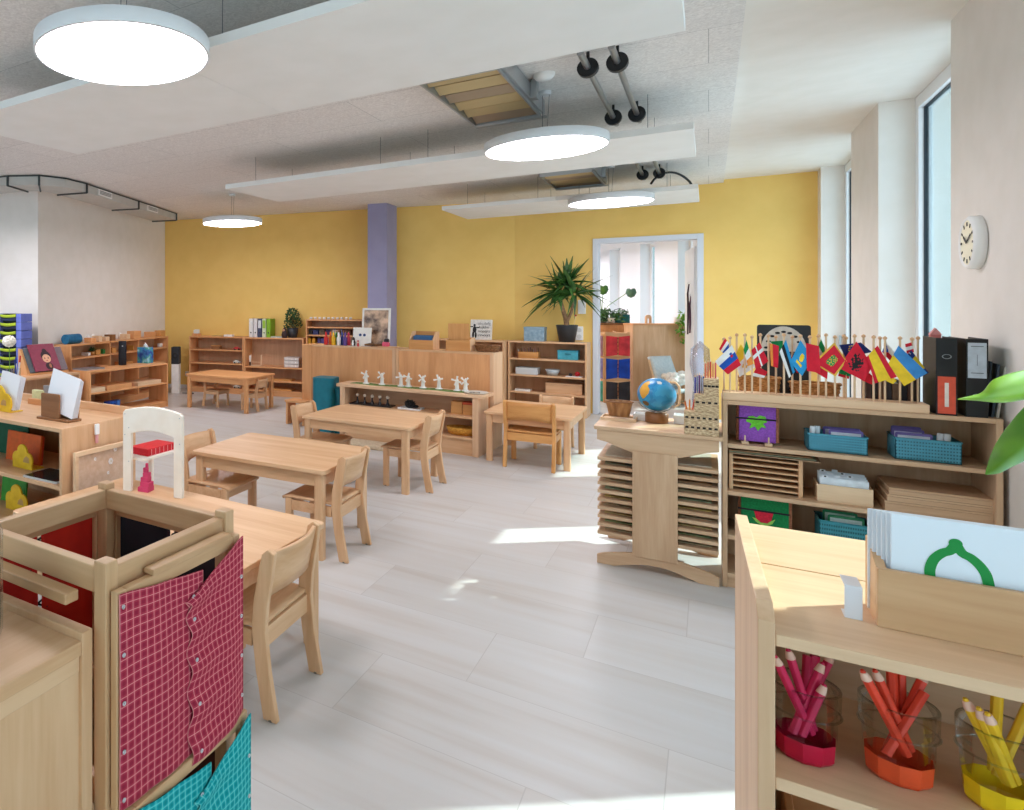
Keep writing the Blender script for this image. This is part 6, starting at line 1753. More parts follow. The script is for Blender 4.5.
# inside the low cabinet
LS = .49
cy = 2.17
p = spot(20,462,y=2.30)
fz = LS
t = thing('folder', 'large orange folder standing in the low cabinet on the left', 'folder', (spot(27,460,y=2.36).x,2.36,LS), .0)
hh_ = spot(27,434,y=2.36).z-LS
MB().box(-.20,.105,0,.014,0,max(.12,hh_)).xf(Matrix.Rotation(-.10,4,'X')).build('cover', col((220,96,30),.5), t, bev=.002)
MB().box(-.195,.100,.016,.030,0,max(.11,hh_-.008)).xf(Matrix.Rotation(-.10,4,'X')).build('inner_sheets', col((214,70,36),.6), t)
t = thing('folder', 'dark green folder leaning behind the orange one in the low cabinet', 'folder', (spot(10,460,y=2.44).x,2.44,LS), 0)
MB().box(-.26,.16,0,.012,0,.20).xf(Matrix.Rotation(-.06,4,'X')).build('cover', col((26,92,64),.5), t, bev=.002)
cloud_holder('yellow cloud-shaped bookend before the orange folder inside the low cabinet', (spot(22,466,y=2.27).x,2.27,LS), .17, .125)
cloud_holder('yellow cloud-shaped bookend on the bottom compartment of the low cabinet', (spot(16,510,y=2.30).x,2.30,.23), .19, .14)
t = thing('folder', 'bright green folder behind the lower yellow bookend in the low cabinet', 'folder', (spot(14,500,y=2.38).x,2.38,.23), 0)
MB().box(-.13,.10,0,.012,0,.17).xf(Matrix.Rotation(-.10,4,'X')).build('cover', col((60,150,50),.5), t, bev=.002)
tb_ = spot(40,478,z=LS)
t = thing('tablet', 'dark flat tablet with a pale edge lying in the low cabinet', 'tablet', (tb_.x+.03,tb_.y+.06,LS), .05)
MB().prism([(x,y,0) for x, y in rrect(.26,.19,.012,4)],(0,0,.009)).build('case', flat('tablet_edge',(196,196,196),.4), t, bev=.001)
MB().prism([(x,y,.0092) for x, y in rrect(.245,.175,.010,4)],(0,0,.001)).build('screen', flat('tablet_screen',(34,36,42),.25), t)
t = thing('desk_bell', 'small black bell standing on the dark tablet in the low cabinet', 'bell', (tb_.x+.13,tb_.y+.08,LS+.0103), 0)
MB().lathe([(.001,0),(.022,0),(.022,.012),(.010,.020),(.010,.034),(.020,.040),(.014,.054),(.001,.058)],n=18).build('bell_body', M_black, t)
# pin board leaning on the end panel
EX = -2.532
a, b_ = spot(72,452.6,x=EX), spot(128,437.4,x=EX)
t = thing('pin_board', 'light wood framed cork board with white paper flowers, leaning on the low cabinet end', 'board', (EX+.004,a.y,0), 0)
L_ = b_.y-a.y; zt = a.z; zb = zt-.46
MB().box(.004,.012,.02,L_-.02,zb+.02,zt-.02).build('cork_panel', noisy('cork_light',(212,184,160),(202,170,144),40,.9,3), t)
for q in ((0,.022,0,L_,zt-.022,zt),(0,.022,0,L_,zb,zb+.022),(0,.022,0,.022,zb+.022,zt-.022),(0,.022,L_-.022,L_,zb+.022,zt-.022)): MB().box(*q).build('frame_bar', wood('birch','y'), t, bev=.002)
MB().box(.0,.04,.05,L_-.05,0,.02).build('foot', wood('birch','y'), t); 
for yq in (.06,L_-.08): MB().box(.004,.018,yq,yq+.02,.02,zb).build('leg', wood('birch','z'), t)
for px, py, r_ in ((115,449,.013),(110.5,461,.017),(108,472.5,.009),(95,459,.009)):
    q = spot(px,py,x=EX+.016); m = MB()
    for k in range(6):
        u = k*PI/3; m.add([(.0005*k, r_*.55*math.cos(u)+r_*.5*math.cos(v), r_*.55*math.sin(u)+r_*.5*math.sin(v)) for v in [2*PI*j/10 for j in range(10)]], [tuple(range(10))])
    m.cur = 1; m.add([(.004, r_*.25*math.cos(v), r_*.25*math.sin(v)) for v in [2*PI*j/10 for j in range(10)]], [tuple(range(10))])
    o = m.build('paper_flower', [col((238,232,228),.7), col((206,190,150),.7)], t); o.location = (.0125,q.y-a.y,q.z)
q = spot(97,443,x=EX)
t = thing('marker_clip', 'white and pink clip stuck on the low cabinet end above the cork board', 'clip', (EX-.006,q.y,q.z), 0)
zz = spot(97,424,x=EX).z-q.z
MB().box(0,.012,-.014,.014,zz*.45,zz).build('white_part', M_white, t, bev=.003); MB().box(0,.010,-.009,.009,0,zz*.45-.0005).build('pink_part', col((226,160,160),.5), t, bev=.003)

# white arch stand on the near table with the red box and the pink cubes
TT = .496
AR, AL = Vector((-1.966,2.345,TT)), Vector((-2.242,2.290,TT))
ad = (AR-AL); aw = ad.length+.045; arz = math.atan2(ad.y,ad.x)
t = thing('arch_stand', 'white wooden arch stand with a small shelf on the nearest table', 'stand', (AL+AR)/2, arz)
H_a = .392; lg = .046
prof = [(-aw/2,0),(-aw/2,H_a-.012)]
for k in range(13): u = k/12; prof.append((-aw/2+.012+(aw-.024)*u, H_a+.022*math.sin(PI*u)))
prof += [(aw/2,H_a-.012),(aw/2,0),(aw/2-lg,0),(aw/2-lg,H_a-.115)]
for k in range(11): u = k/10; prof.append((aw/2-lg-(aw-2*lg)*u, H_a-.112+.020*math.sin(PI*u)))
prof += [(-aw/2+lg,H_a-.115),(-aw/2+lg,0)]
M_aw = noisy('arch_white',(236,230,218),(230,222,208),12,.45)
MB().prism([(x,0,z) for x, z in prof],(0,.022,0)).build('arch_panel', M_aw, t, bev=.003)
SHZ = .145
Ms = Matrix.Translation((AL+AR)/2) @ Matrix.Rotation(arz,4,'Z')
Mi = Ms.inverted()
n0, n1 = spot(129,463,z=TT+SHZ+.014), spot(174,451,z=TT+SHZ+.014)
n0 = Vector((n0.x, (Ms @ Vector((-aw/2+.04,.024,0))).y+.004, 0)); n1 = Vector((n0.x,n0.y+.29,0))
MB().prism([tuple((Mi @ q).xy)+(SHZ,) for q in (n0,n1,n1+Vector((-.15,0,0)),n0+Vector((-.15,.02,0)))],(0,0,.014)).build('shelf', M_aw, t, bev=.002)
q = Mi @ Vector((n0.x-.03,n0.y+.09,0))
MB().box(q.x-.01,q.x+.01,q.y-.01,q.y+.01,0,SHZ-.0005).build('rear_leg', M_aw, t)
for x_, z_ in ((-aw/2+.012,H_a-.02),(-aw/2+.012,H_a-.12),(aw/2-.014,H_a-.02),(aw/2-.014,H_a-.14),(-aw/2+.034,H_a-.085),(-aw/2+.034,SHZ)):
    MB().cyl((x_,-.0008,z_),(x_,.0002,z_),.003,n=10).build('screw', M_metal, t)
rb = Vector((n0.x-.075, n0.y+.155, TT+SHZ+.0145))
t = thing('red_box', 'flat red box with white dividing lines on the shelf of the white arch stand', 'box', rb, PI/2)
MB().box(-.105,.105,-.060,.065,0,.034).build('box_body', col((206,28,40),.45), t, bev=.002)
for k in range(6): MB().box(-.0785+.030*k,-.0765+.030*k,-.0606,-.0598,.002,.032).build('dividing_line', col((240,200,196),.5), t)
tw = Ms @ Vector((-.060,.045,0))
for k in range(6):
    s_ = (.058,.048,.038,.029,.020,.011)[k]
    tag(MB().box(-s_/2,s_/2,-s_/2,s_/2,0,.0222).build('pink_cube', noisy('painted_pink',(206,66,110),(196,56,100),20,.5), loc=(tw.x+.006*(k%2),tw.y,TT+.0224*k), rz=arz, bev=.001), ('largest, lowest pink block of the small tower under the arch','second lowest pink block of the small tower under the arch','third lowest pink block of the small tower under the arch','third highest pink block of the small tower under the arch','second highest pink block of the small tower under the arch','smallest pink block on top of the small tower under the arch')[k], 'block', 'pink tower blocks')

# ------------------------------------------------------------------ on the open shelf and the corner desk
OZ = .592
def op(px, py, z=OZ): return spot(px, py, z=z)
q = op(122.5,365)
t = thing('round_speaker', 'black cylindrical speaker standing on the open shelf at the left', 'speaker', q, 0)
r_ = .052; hh = spot(122.5,341,x=q.x).z-OZ
MB().lathe([(.001,0),(r_*.9,0),(r_,.008),(r_,hh-.008),(r_*.92,hh),(.001,hh)],n=28).build('speaker_body', noisy('speaker_cloth',(44,46,52),(30,31,36),140,.8,2,.3), t)
MB().box(-.002,.010,-.0,.0,0,0) if False else None
MB().obox((r_*.72,-r_*.72,hh*.80),(.018,.003,.006),rz=-PI/4+PI/2).build('badge', M_white, t)
q = op(95,370)
t = thing('laptop', 'closed silver laptop lying on the open shelf left of the black speaker', 'laptop', (q.x-.13,q.y+.02,OZ), PI/2)
MB().prism([(x,y,0) for x, y in rrect(.33,.23,.012,4)],(0,0,.010)).build('base', flat('laptop_silver',(176,178,182),.35,.5), t, bev=.002)
MB().prism([(x,y,.0108) for x, y in rrect(.33,.23,.012,4)],(0,0,.006)).build('lid', flat('laptop_lid',(150,152,158),.35,.5), t, bev=.002)
q = op(148.5,363)
t = thing('tissue_box', 'blue patterned tissue box with a white tissue on the open shelf', 'tissue box', (q.x-.06,q.y,OZ), .15)
hh = spot(148,347,x=q.x-.06).z-OZ
tm = bpy.data.materials.new('tissue_print'); tm.use_nodes = True
N_, L2 = tm.node_tree.nodes, tm.node_tree.links
tc_ = N_.new('ShaderNodeTexCoord'); nz_ = N_.new('ShaderNodeTexNoise'); nz_.inputs['Scale'].default_value = 11
cr_ = N_.new('ShaderNodeValToRGB'); e_ = cr_.color_ramp.elements; e_[0].position = .38; e_[0].color = lin((40,70,150)); e_[1].position = .64; e_[1].color = lin((150,200,226))
q5 = e_.new(.5); q5.color = lin((60,140,190)); q5 = e_.new(.56); q5.color = lin((70,160,130))
L2.new(tc_.outputs['Object'], nz_.inputs['Vector']); L2.new(nz_.outputs['Fac'], cr_.inputs['Fac']); L2.new(cr_.outputs['Color'], N_['Principled BSDF'].inputs['Base Color'])
MB().box(-.085,.085,-.07,.07,0,hh).build('carton', tm, t, bev=.003)
m = MB()
m.grid(lambda u, v: ((u-.5)*.10*(1-v*.9)+.008*math.sin(9*v+4*u), .014*math.sin(7*u+5*v)*(1-v), hh+.002+v*.075*(1-.5*(2*u-1)**2)), 10, 8)
m.build('tissue', col((240,240,242),.8), t, solid=.001)
# boxes of the open shelf's lower board
SH2 = .33
def inbox(label, pa, pb, py, z, h, d, kind, nm='wooden_box', dx=-.02):
    a, b_ = spot(pa,py,x=-5.92), spot(pb,py,x=-5.92)
    y0, y1 = a.y, b_.y
    t = thing(nm, label, 'box', (-5.90-d/2,(y0+y1)/2,z), PI/2, None)
    w_ = abs(y1-y0)
    MB().box(-w_/2,w_/2,-d/2,d/2,0,h*.75).build('box_body', wood(kind,'x'), t, bev=.002); MB().box(-w_/2-.002,w_/2+.002,-d/2-.002,d/2+.002,h*.75+.0005,h).build('lid', wood(kind,'x'), t, bev=.002)
inbox('flat pale wooden box at the near end of the open shelf, lower board', 90, 104, 398, SH2, .055, .24, 'birch')
inbox('large flat wooden box in the middle of the open shelf, lower board', 106, 131, 394, SH2, .06, .26, 'orange')
inbox('flat wooden box at the far end of the open shelf, lower board', 137, 160, 390, SH2, .05, .24, 'birch')
for k, (px, c_, nm_) in enumerate(((124,(24,64,150),'dark blue'),(132,(36,96,190),'bright blue'),(140,(28,76,160),'mid blue'),(148,(60,120,200),'light blue'))):
    q = spot(px,412,z=.0725)
    tag(MB().lathe([(.001,0),(.036,0),(.042,.10),(.038,.105),(.001,.10)],n=20).build('blue_cup', col(c_,.4), loc=(-6.02,q.y,.0725)), '%s cup on the bottom board of the open shelf' % nm_, 'cup', 'blue cups under the open shelf')
# book stand with the burgundy picture book
q = spot(46,377,z=.585)
def dsk(px, py): return spot(px, py, z=.585)
bq = dsk(47,374); DSKZ = .585
BX = bq.x-.10
ya, yb_ = spot(24,370,x=BX).y, spot(64,370,x=BX).y
t = thing('book_stand', 'slanted wooden book stand on the corner desk at the left', 'book stand', (BX,(ya+yb_)/2,DSKZ), PI/2)
w_ = yb_-ya
for sx in (-1,1):
    MB().prism([(sx*w_/2,-.075,0),(sx*w_/2,.11,0),(sx*w_/2,.11,.30),(sx*w_/2,.085,.30)],(-sx*.012,0,0)).build('side_board', wood('orange','z'), t, bev=.002)
MB().prism([(-w_/2+.012,-.070,.012),(-w_/2+.012,-.060,.012),(-w_/2+.012,.094,.295),(-w_/2+.012,.084,.295)],(w_-.024,0,0)).build('slanted_board', wood('orange','x'), t)
MB().box(-w_/2+.012,w_/2-.012,-.10,-.0705,0,.022).build('front_ledge', wood('orange','x'), t, bev=.002)
lean = math.atan2(.154,.283)
Mb = Matrix.Translation((0,-.084,.024)) @ Matrix.Rotation(-lean,4,'X')
def leanbook(label, x0, x1, h, c_, dy, detail=None):
    o = thing('picture_book', label, 'book', t.location, PI/2, None)
    MB().box(x0,x1,-.014+dy,-.002+dy,0.002,h).xf(Mb).build('cover', c_, o, bev=.0015)
    MB().box(x0+.004,x1-.002,-.0125+dy,-.0035+dy,h,h+.0012).xf(Mb).build('pages', col((230,224,214),.7), o)
    return o
leanbook('dark grey picture book on the book stand, left behind the burgundy one', -w_*.47,-.02,.31, col((84,92,98),.5), 0)
leanbook('grey picture book on the book stand, right behind the burgundy one', .0,w_*.47,.30, col((120,104,110),.5), 0)
bk = leanbook('burgundy picture book with a simple drawn face on its cover, on the book stand', -w_*.36,w_*.28,.345, col((140,52,76),.5), -.016)
fc = MB()
def dsc(mb, x, z, rx, rz_, y, mi, n=18): mb.add([(x+rx*math.cos(u),y,z+rz_*math.sin(u)) for u in [2*PI*j/n for j in range(n)]], [tuple(range(n))], mi)
cx_, cz_ = .01, .135
dsc(fc,cx_,cz_+.030,.062,.056,-.0305,1); dsc(fc,cx_,cz_+.085,.028,.026,-.0305,1)
dsc(fc,cx_,cz_,.052,.046,-.0310,0)
dsc(fc,cx_-.022,cz_+.004,.006,.009,-.0314,1); dsc(fc,cx_+.022,cz_+.004,.006,.009,-.0314,1); dsc(fc,cx_,cz_-.022,.012,.005,-.0314,2)
dsc(fc,cx_+.006,cz_-.085,.045,.040,-.0310,1); dsc(fc,cx_+.02,cz_-.082,.016,.024,-.0313,3)
fc.xf(Matrix.Translation((-.012,0,0)) @ Mb @ Matrix.Diagonal((1.15,1,1.15,1))); fc.build('cover_drawing', [col((226,172,140),.6), col((56,36,44),.6), col((190,70,80),.6), col((170,110,80),.6)], bk)
dkz = DSKZ
# white flower, pens, red box on the desk
q = dsk(12,380)
t = thing('white_flower', 'white pompom flower on a green stem at the left edge', 'flower', (q.x-.05,q.y,DSKZ), 0)
zf = spot(13,341,x=q.x-.05).z-DSKZ
MB().lathe([(.001,0),(.030,0),(.034,.09),(.028,.12),(.025,.12),(.028,.01)],n=20).build('vase', glass_mat('clear_glass',(240,246,246),.2), t)
MB().tube([(0,0,.01),(.004,.004,zf*.5),(0,.0,zf-.04)],.004,8).build('stem', flat('stem_green',(92,140,48),.5), t)
pb = MB(); rp = random.Random(3)
for k in range(40):
    u, e = k*2.399, math.asin(1-2*(k+.5)/40)
    pb.ball((.055*math.cos(u)*math.cos(e),.055*math.sin(u)*math.cos(e),zf+.045*math.sin(e)), .022, 8)
pb.build('blossom', col((236,230,216),.8), t)
q = dsk(3,386); q = Vector((-5.99,max(q.y,4.46),DSKZ))
t = thing('pen_cup', 'clear pen cup at the left edge of the corner desk', 'cup', (q.x-.04,q.y,DSKZ), 0)
MB().lathe([(.001,.002),(.038,.002),(.042,.11),(.039,.11),(.035,.006)],n=22).build('cup_body', glass_mat('clear_glass',(240,246,246),.2), t)
for k, (c1, c2, dx, dy, h_, nm_) in enumerate((((226,228,232),(190,30,40),.03,.02,.24,'white marker with a red cap'),((226,228,232),(40,70,160),-.02,.0,.22,'white marker with a blue cap'),((60,80,150),(40,50,110),.0,-.03,.20,'blue pen'))):
    tt = thing('marker', '%s in the pen cup at the left edge' % nm_, 'marker', (q.x-.04,q.y,DSKZ+.008), 0, 'pens in the desk cup')
    MB().cyl((dx*.2,dy*.2,0),(dx*.8,dy*.8,h_*.7),.008,n=12).build('barrel', col(c1,.4), tt); MB().cyl((dx*.8,dy*.8,h_*.7),(dx,dy,h_),.0088,n=12).build('cap', col(c2,.4), tt)
# blue tray tower
q = spot(16,372,z=.0); 
BTx = -6.15
ya, yb_ = 4.40, 4.85
t = thing('tray_tower', 'tall blue tray tower with lime and dark straps in its middle, far left', 'tray tower', (spot(12,340,y=4.72).x,4.72,0), .24)
L0 = spot(-8,330,y=4.72).x - t.location.x; R0 = spot(19,330,y=4.72).x - t.location.x
zt = spot(16,313.5,y=4.72).z
M_bt = noisy('tray_blue',(116,130,206),(100,114,192),6,.5)
w9 = R0-L0; c0 = (L0+R0)/2
nlev = 13
for k in range(nlev):
    z0, z1 = zt*k/nlev, zt*(k+1)/nlev-.004
    MB().box(c0-w9/2,c0-w9/2+w9*.40,0,.20,z0,z1).build('tray', M_bt, t, bev=.004)
    MB().box(c0+w9/2-w9*.14,c0+w9/2,0,.20,z0,z1).build('tray', M_bt, t, bev=.004)
    zm_ = (z0+z1)/2
    s_ = MB(); x0_, x1_ = c0-w9/2+w9*.41, c0+w9/2-w9*.15
    s_.grid(lambda u, v: (x0_+(x1_-x0_)*u, .0+.03*math.cos(PI*(u-.5))*-.6, z1-.004-v*.034-.010*math.sin(PI*u)), 10, 2); s_.build('lime_strap', col((170,190,50),.6), t, solid=.004)
    s_ = MB(); s_.grid(lambda u, v: (x0_+(x1_-x0_)*u, .012+.02*math.cos(PI*(u-.5))*-.6, z1-.038-v*.040-.006*math.sin(PI*u)), 10, 2); s_.build('dark_strap', col((48,52,72) if k%3 else (60,70,100),.6), t, solid=.004)
MB().box(c0-w9*.10,c0+w9/2-w9*.14,.06,.20,0,zt-.004).build('back_board', col((34,44,40),.7), t)
# ------------------------------------------------------------------ wall unit things
WUZ = .89
wu = bpy.data.objects['wall_shelf_unit']
WM = Matrix.Translation(wu.location) @ Matrix.Rotation(wu.rotation_euler.z,4,'Z')
WL = WU_W
def wux(px, off, z):
    for k in range(4000):
        x_ = -WL/2+WL*k/4000; p_ = WM @ Vector((x_,off,z))
        if CXP+FPX*(p_.x*_r[0]+p_.y*_r[1])/(p_.x*_f[0]+p_.y*_f[1]) >= px: return p_
    return WM @ Vector((WL/2-.08,off,z))
WR_ = wu.rotation_euler.z
q = wux(68,.13,WUZ); q = WM @ Vector((-WL/2+.22,.14,WUZ))
t = thing('blue_roll', 'rolled blue mat on the near end of the wall shelf unit', 'mat', q, WR_)
MB().cyl((-.15,0,.062),(.13,0,.062),.062,n=26).build('roll', noisy('mat_blue',(40,110,150),(28,92,132),14,.7), t)
MB().tube([(.131,.05*math.cos(u)*(1-u/30),.062+.05*math.sin(u)*(1-u/30)) for u in [j*.35 for j in range(50)]],.003,5).build('spiral_edge', col((30,84,120),.7), t)
wb_ = [(90,.10,.06,'orange','first'),(97,.07,.08,'birch','second'),(104,.09,.06,'birch','third'),(110,.10,.085,'dark','fourth'),(125,.09,.075,'birch','fifth'),(134,.20,.11,'orange','sixth'),(150,.16,.08,'orange','seventh'),(160,.14,.09,'amber','eighth')]
for px, w_, h_, kd, nm_ in wb_:
    q = wux(px,.12,WUZ)
    simple_box('wooden_box', '%s wooden box from the near end on top of the wall shelf unit' % nm_, 'box', q, w_, .12, h_, wood(kd,'x'), WR_, 'wooden boxes on the wall shelf unit')
for k, px in enumerate((88,93,107,120)):
    q = wux(px,.22,WUZ)
    tag(MB().lathe([(.001,0),(.03,0),(.032,.07),(.02,.09),(.001,.10)],n=16).build('white_jar', M_wm, loc=q), '%s small white jar from the near end behind the boxes on the wall shelf unit' % NTH[k], 'jar', 'white jars on the wall shelf unit')
for px, w_, h_, c_, nm_ in ((95,.10,.085,(206,150,84),'ochre'),(101,.055,.08,(60,140,70),'green'),(106,.05,.075,(196,70,50),'red'),(111,.10,.085,(206,150,84),'tan'),(86,.05,.05,(232,228,220),'white'),(133,.16,.09,(200,150,70),'honey'),(141,.10,.06,(214,160,90),'sand')):
    q = wux(px,.14,.72)
    simple_box('small_box', '%s small box on the upper compartment of the wall shelf unit' % nm_, 'box', q, w_, .11, h_*.8, col(c_,.6), WR_, 'small boxes in the wall shelf unit')
q = wux(92.5,.10,.72)
t = thing('small_plant', 'tiny green potted plant in the wall shelf unit behind the laptop', 'plant', (q.x,q.y,.72), 0)
MB().lathe([(.001,0),(.022,0),(.028,.05),(.025,.05),(.02,.006)],n=16).build('pot', col((206,150,84),.6), t)
lf = MB(); rp = random.Random(9)
for k in range(36):
    u = k*2.4; e = rp.uniform(.2,1.4); d = Vector((math.cos(u)*math.cos(e),math.sin(u)*math.cos(e),math.sin(e))); c2 = Vector((0,0,.05)); s_ = d.orthogonal().normalized()*.010; l_ = rp.uniform(.05,.09)
    lf.add([tuple(c2),tuple(c2+d*l_*.5+s_),tuple(c2+d*l_),tuple(c2+d*l_*.5-s_)],[(0,1,2,3)])
lf.build('foliage', M_bush, t)
for px, w_, kd, nm_ in ((100,.26,'orange','near'),(124,.22,'amber','middle')):
    q = wux(px,.13,.50)
    simple_box('wooden_box', '%s flat wooden box on the middle compartment of the wall shelf unit' % nm_, 'box', q, w_, .17, .07, wood(kd,'x'), WR_, 'flat boxes in the wall shelf unit', wood(kd,'x'))
q = wux(128,.14,.50)
t = thing('yellow_garland', 'yellow bead garland lying in the wall shelf unit behind the black speaker', 'garland', q, WR_)
gb = MB()
for k in range(14): gb.ball((-.12+.018*k,.02*math.sin(k*1.3),.016+.006*(k%2)),.015,10)
gb.build('beads', col((226,180,40),.5), t)
for px, nm_ in ((161,'left'),(164.5,'right')):
    q = wux(px,.12,.72)
    tag(MB().lathe([(.001,0),(.026,0),(.028,.05),(.024,.055),(.001,.05)],n=16).build('white_cup', M_wm, loc=q), '%s white cup in the far compartment of the wall shelf unit' % nm_, 'cup', 'white cups in the wall shelf unit')

# ================================================================== THE ROOM BEYOND THE DOORWAY
lamp(-1.9, 12.2, .40, 'added round white fill lamp in the next room, out of sight above the doorway', z=2.35, zt=2.66)  # unseen lamps added to brighten the next room
lamp(-2.9, 10.8, .40, 'added round white fill lamp left of the doorway in the next room, out of sight', z=2.35, zt=2.66)
lamp(-2.6, 14.4, .40, 'added far round white fill lamp in the next room, out of sight', z=2.35, zt=2.66)
NR = .664
nx, ny = -1.172, 10.76
tr2 = frame_rack('wooden rack with red, blue and black framed cloths in the next room', (nx,ny,0), NR, .36, .34, 1.0)
MN = Matrix.Translation((nx,ny,0)) @ Matrix.Rotation(NR,4,'Z')
for k, (c_, nm_, z_) in enumerate((((206,58,66),'red',.655),((22,66,170),'blue',.335),((52,50,56),'black',.012))):
    q = MN @ Vector((.005,-.0165,z_)); 
    dressing_frame('%s framed cloth on the front of the rack in the next room' % nm_, q, NR, .35, .30, noisy('cloth_%s2'%nm_, c_, tuple(v*.8 for v in c_), 9, .8), 'button' if k else 'button', 'framed cloths in the next room')
for k, (c_, nm_, z_) in enumerate((((150,110,130),'dusty pink',.655),((130,126,180),'lilac',.335),((70,160,140),'mint',.012))):
    q = MN @ Vector((-.0165,.335,z_))
    dressing_frame('%s framed cloth on the left side of the rack in the next room' % nm_, q, NR-PI/2, .33, .30, noisy('cloth_%s2'%nm_, c_, tuple(v*.8 for v in c_), 9, .8), 'button', 'framed cloths in the next room')
t = thing('tall_cabinet', 'tall pale wooden cabinet seen through the doorway, plants and a small arch on top', 'cabinet', (-.566,11.485,0), .656)
MB().box(-.385,.385,0,.018,0,1.09).build('back_panel', wood('beech','z'), t, bev=.002)
for sx in (-1,1): MB().box(sx*.385,sx*.365,.018,.20,0,1.09).build('side_panel', wood('beech','z'), t)
MB().box(-.395,.395,-.02,.21,1.09,1.115).build('top_panel', wood('orange','x'), t, bev=.002)
MB().box(-.365,.365,.018,.195,.5,.52).build('shelf', wood('beech','x'), t)
CZ2 = 1.115
MT = Matrix.Translation((-.566,11.485,0)) @ Matrix.Rotation(.656,4,'Z')
t = thing('plant_cabinet', 'low red-brown cabinet under the potted plants in the next room', 'cabinet', (-1.12,11.72,0), .64)
MB().box(-.27,.27,0,.28,0,1.08).build('body', wood('orange','z'), t, bev=.003); MB().box(-.28,.28,-.012,.29,1.0805,1.105).build('top_panel', wood('dark','x'), t, bev=.002)
MP = Matrix.Translation((-1.12,11.72,1.105)) @ Matrix.Rotation(.64,4,'Z')
q = MP @ Vector((.14,.15,0))
t = thing('planter', 'teal planter of small plants in the next room', 'planter', q, .62)
MB().prism([(x,y,0) for x, y in rrect(.24,.16,.03)],(0,0,.13)).build('tub', noisy('planter_teal',(34,116,116),(26,98,100),10,.5), t, bev=.004)
MB().tube([(-.11,0,.13),(-.08,0,.20),(0,0,.225),(.08,0,.20),(.11,0,.13)],.006,8).build('handle', M_dk, t)
lf = MB(); rp = random.Random(21)
for k in range(90):
    c2 = Vector((rp.uniform(-.02,.12),rp.uniform(-.08,.05),rp.uniform(.06,.18))); u = rp.uniform(0,6.3); e = rp.uniform(-.5,1.2); d = Vector((math.cos(u)*math.cos(e),math.sin(u)*math.cos(e),math.sin(e))); s_ = d.orthogonal().normalized()*.014; l_ = rp.uniform(.04,.07)
    lf.add([tuple(c2),tuple(c2+d*l_*.5+s_),tuple(c2+d*l_),tuple(c2+d*l_*.5-s_)],[(0,1,2,3)])
lf.build('foliage', M_palm, t)
def bush(label, q, r, h, n, mat, seed):
    t = thing('leafy_plant', label, 'plant', q, 0)
    MB().lathe([(.001,0),(.05,0),(.06,.08),(.055,.08),(.045,.01)],n=18).build('pot', flat('pot_white',(232,230,226),.4), t)
    lf = MB(); rp = random.Random(seed)
    for k in range(n):
        u = rp.uniform(0,6.3); rr_ = r*rp.random()**.5; c2 = Vector((rr_*math.cos(u),rr_*math.sin(u)*.8,.03+h*rp.random())); e = rp.uniform(-.6,1.1); v = u+rp.uniform(-.8,.8)
        d = Vector((math.cos(v)*math.cos(e),math.sin(v)*math.cos(e),math.sin(e))); s_ = d.orthogonal().normalized()*.018; l_ = rp.uniform(.05,.085)
        lf.add([tuple(c2),tuple(c2+d*l_*.5+s_),tuple(c2+d*l_),tuple(c2+d*l_*.5-s_)],[(0,1,2,3)])
    lf.build('foliage', mat, t)
    MB().tube([(0,0,.06),(0,0,.06+h*.5)],.006,6).build('stem', flat('stem_green',(92,140,48),.5), t)
bush('bushy trailing plant above the red framed cloth in the next room', MP @ Vector((-.05,.06,0)), .13, .16, 150, M_palm, 31)
bush('small green plant at the left edge of the doorway view, next room', MP @ Vector((-.20,.16,0)), .08, .14, 90, leaf_mat('leaf_mid',(84,140,60),(52,104,44)), 32)
q = MP @ Vector((-.09,.22,0))
t = thing('monstera', 'tall thin-stemmed plant with two big leaves in the next room', 'plant', q, 0)
MB().lathe([(.001,0),(.06,0),(.07,.10),(.064,.10),(.055,.01)],n=20).build('pot', flat('pot_white',(232,230,226),.4), t)
def bl2(px, py, c_, nm, s_=.085):
    c2 = spot(px,py,y=q.y-.02)-q
    pts_ = [(0,-1),(.5,-.75),(.8,-.1),(.62,.55),(.25,.62),(0,.42),(-.25,.62),(-.62,.55),(-.8,-.1),(-.5,-.75)]
    m = MB(); m.add([tuple(c2+Vector((0,.01,.1*s_)))]+[tuple(c2+Vector((x*s_, .012*abs(x), z*s_))) for x, z in pts_], [(0,i+1,(i+1)%10+1) for i in range(10)], None, True)
    m.build('leaf', c_, t, solid=.002)
    MB().tube([(0,0,.08),(c2.x*.2,0,c2.z*.55),(c2.x,c2.y+.012,c2.z+.03)],.005,6).build('stem', flat('stem_green',(92,140,48),.5), t)
bl2(603,289,leaf_mat('leaf_mid',(84,140,60),(52,104,44)),'a',.095); bl2(631,292,leaf_mat('leaf_greygreen',(110,150,128),(80,124,104)),'b',.09)
MB().tube([(0,0,.08),(-.02,0,.35),(-.05,0,.52)],.006,6).build('stem', flat('stem_green',(92,140,48),.5), t)
q = MT @ Vector((-.10,.08,CZ2))
t = thing('wooden_arch', 'small wooden arch on top of the tall cabinet in the next room', 'toy', q, .62)
ap = [(-.04,0,0),(-.04,0,.08)]+[(-.04*math.cos(PI*k/8),0,.08+.045*math.sin(PI*k/8)) for k in range(1,8)]+[(.04,0,.08),(.04,0,0),(.02,0,0),(.02,0,.07),(-.02,0,.07),(-.02,0,0)]
MB().prism(ap,(0,.03,0)).build('arch', wood('beech','z'), t)
q = MT @ Vector((.325,.075,CZ2))
t = thing('trailing_plant', 'bright green plant trailing from the right end of the tall cabinet, next room', 'plant', q, .62)
MB().lathe([(.001,0),(.05,0),(.06,.09),(.055,.09),(.045,.01)],n=18).build('pot', flat('pot_white',(232,230,226),.4), t)
lf = MB(); rp = random.Random(41)
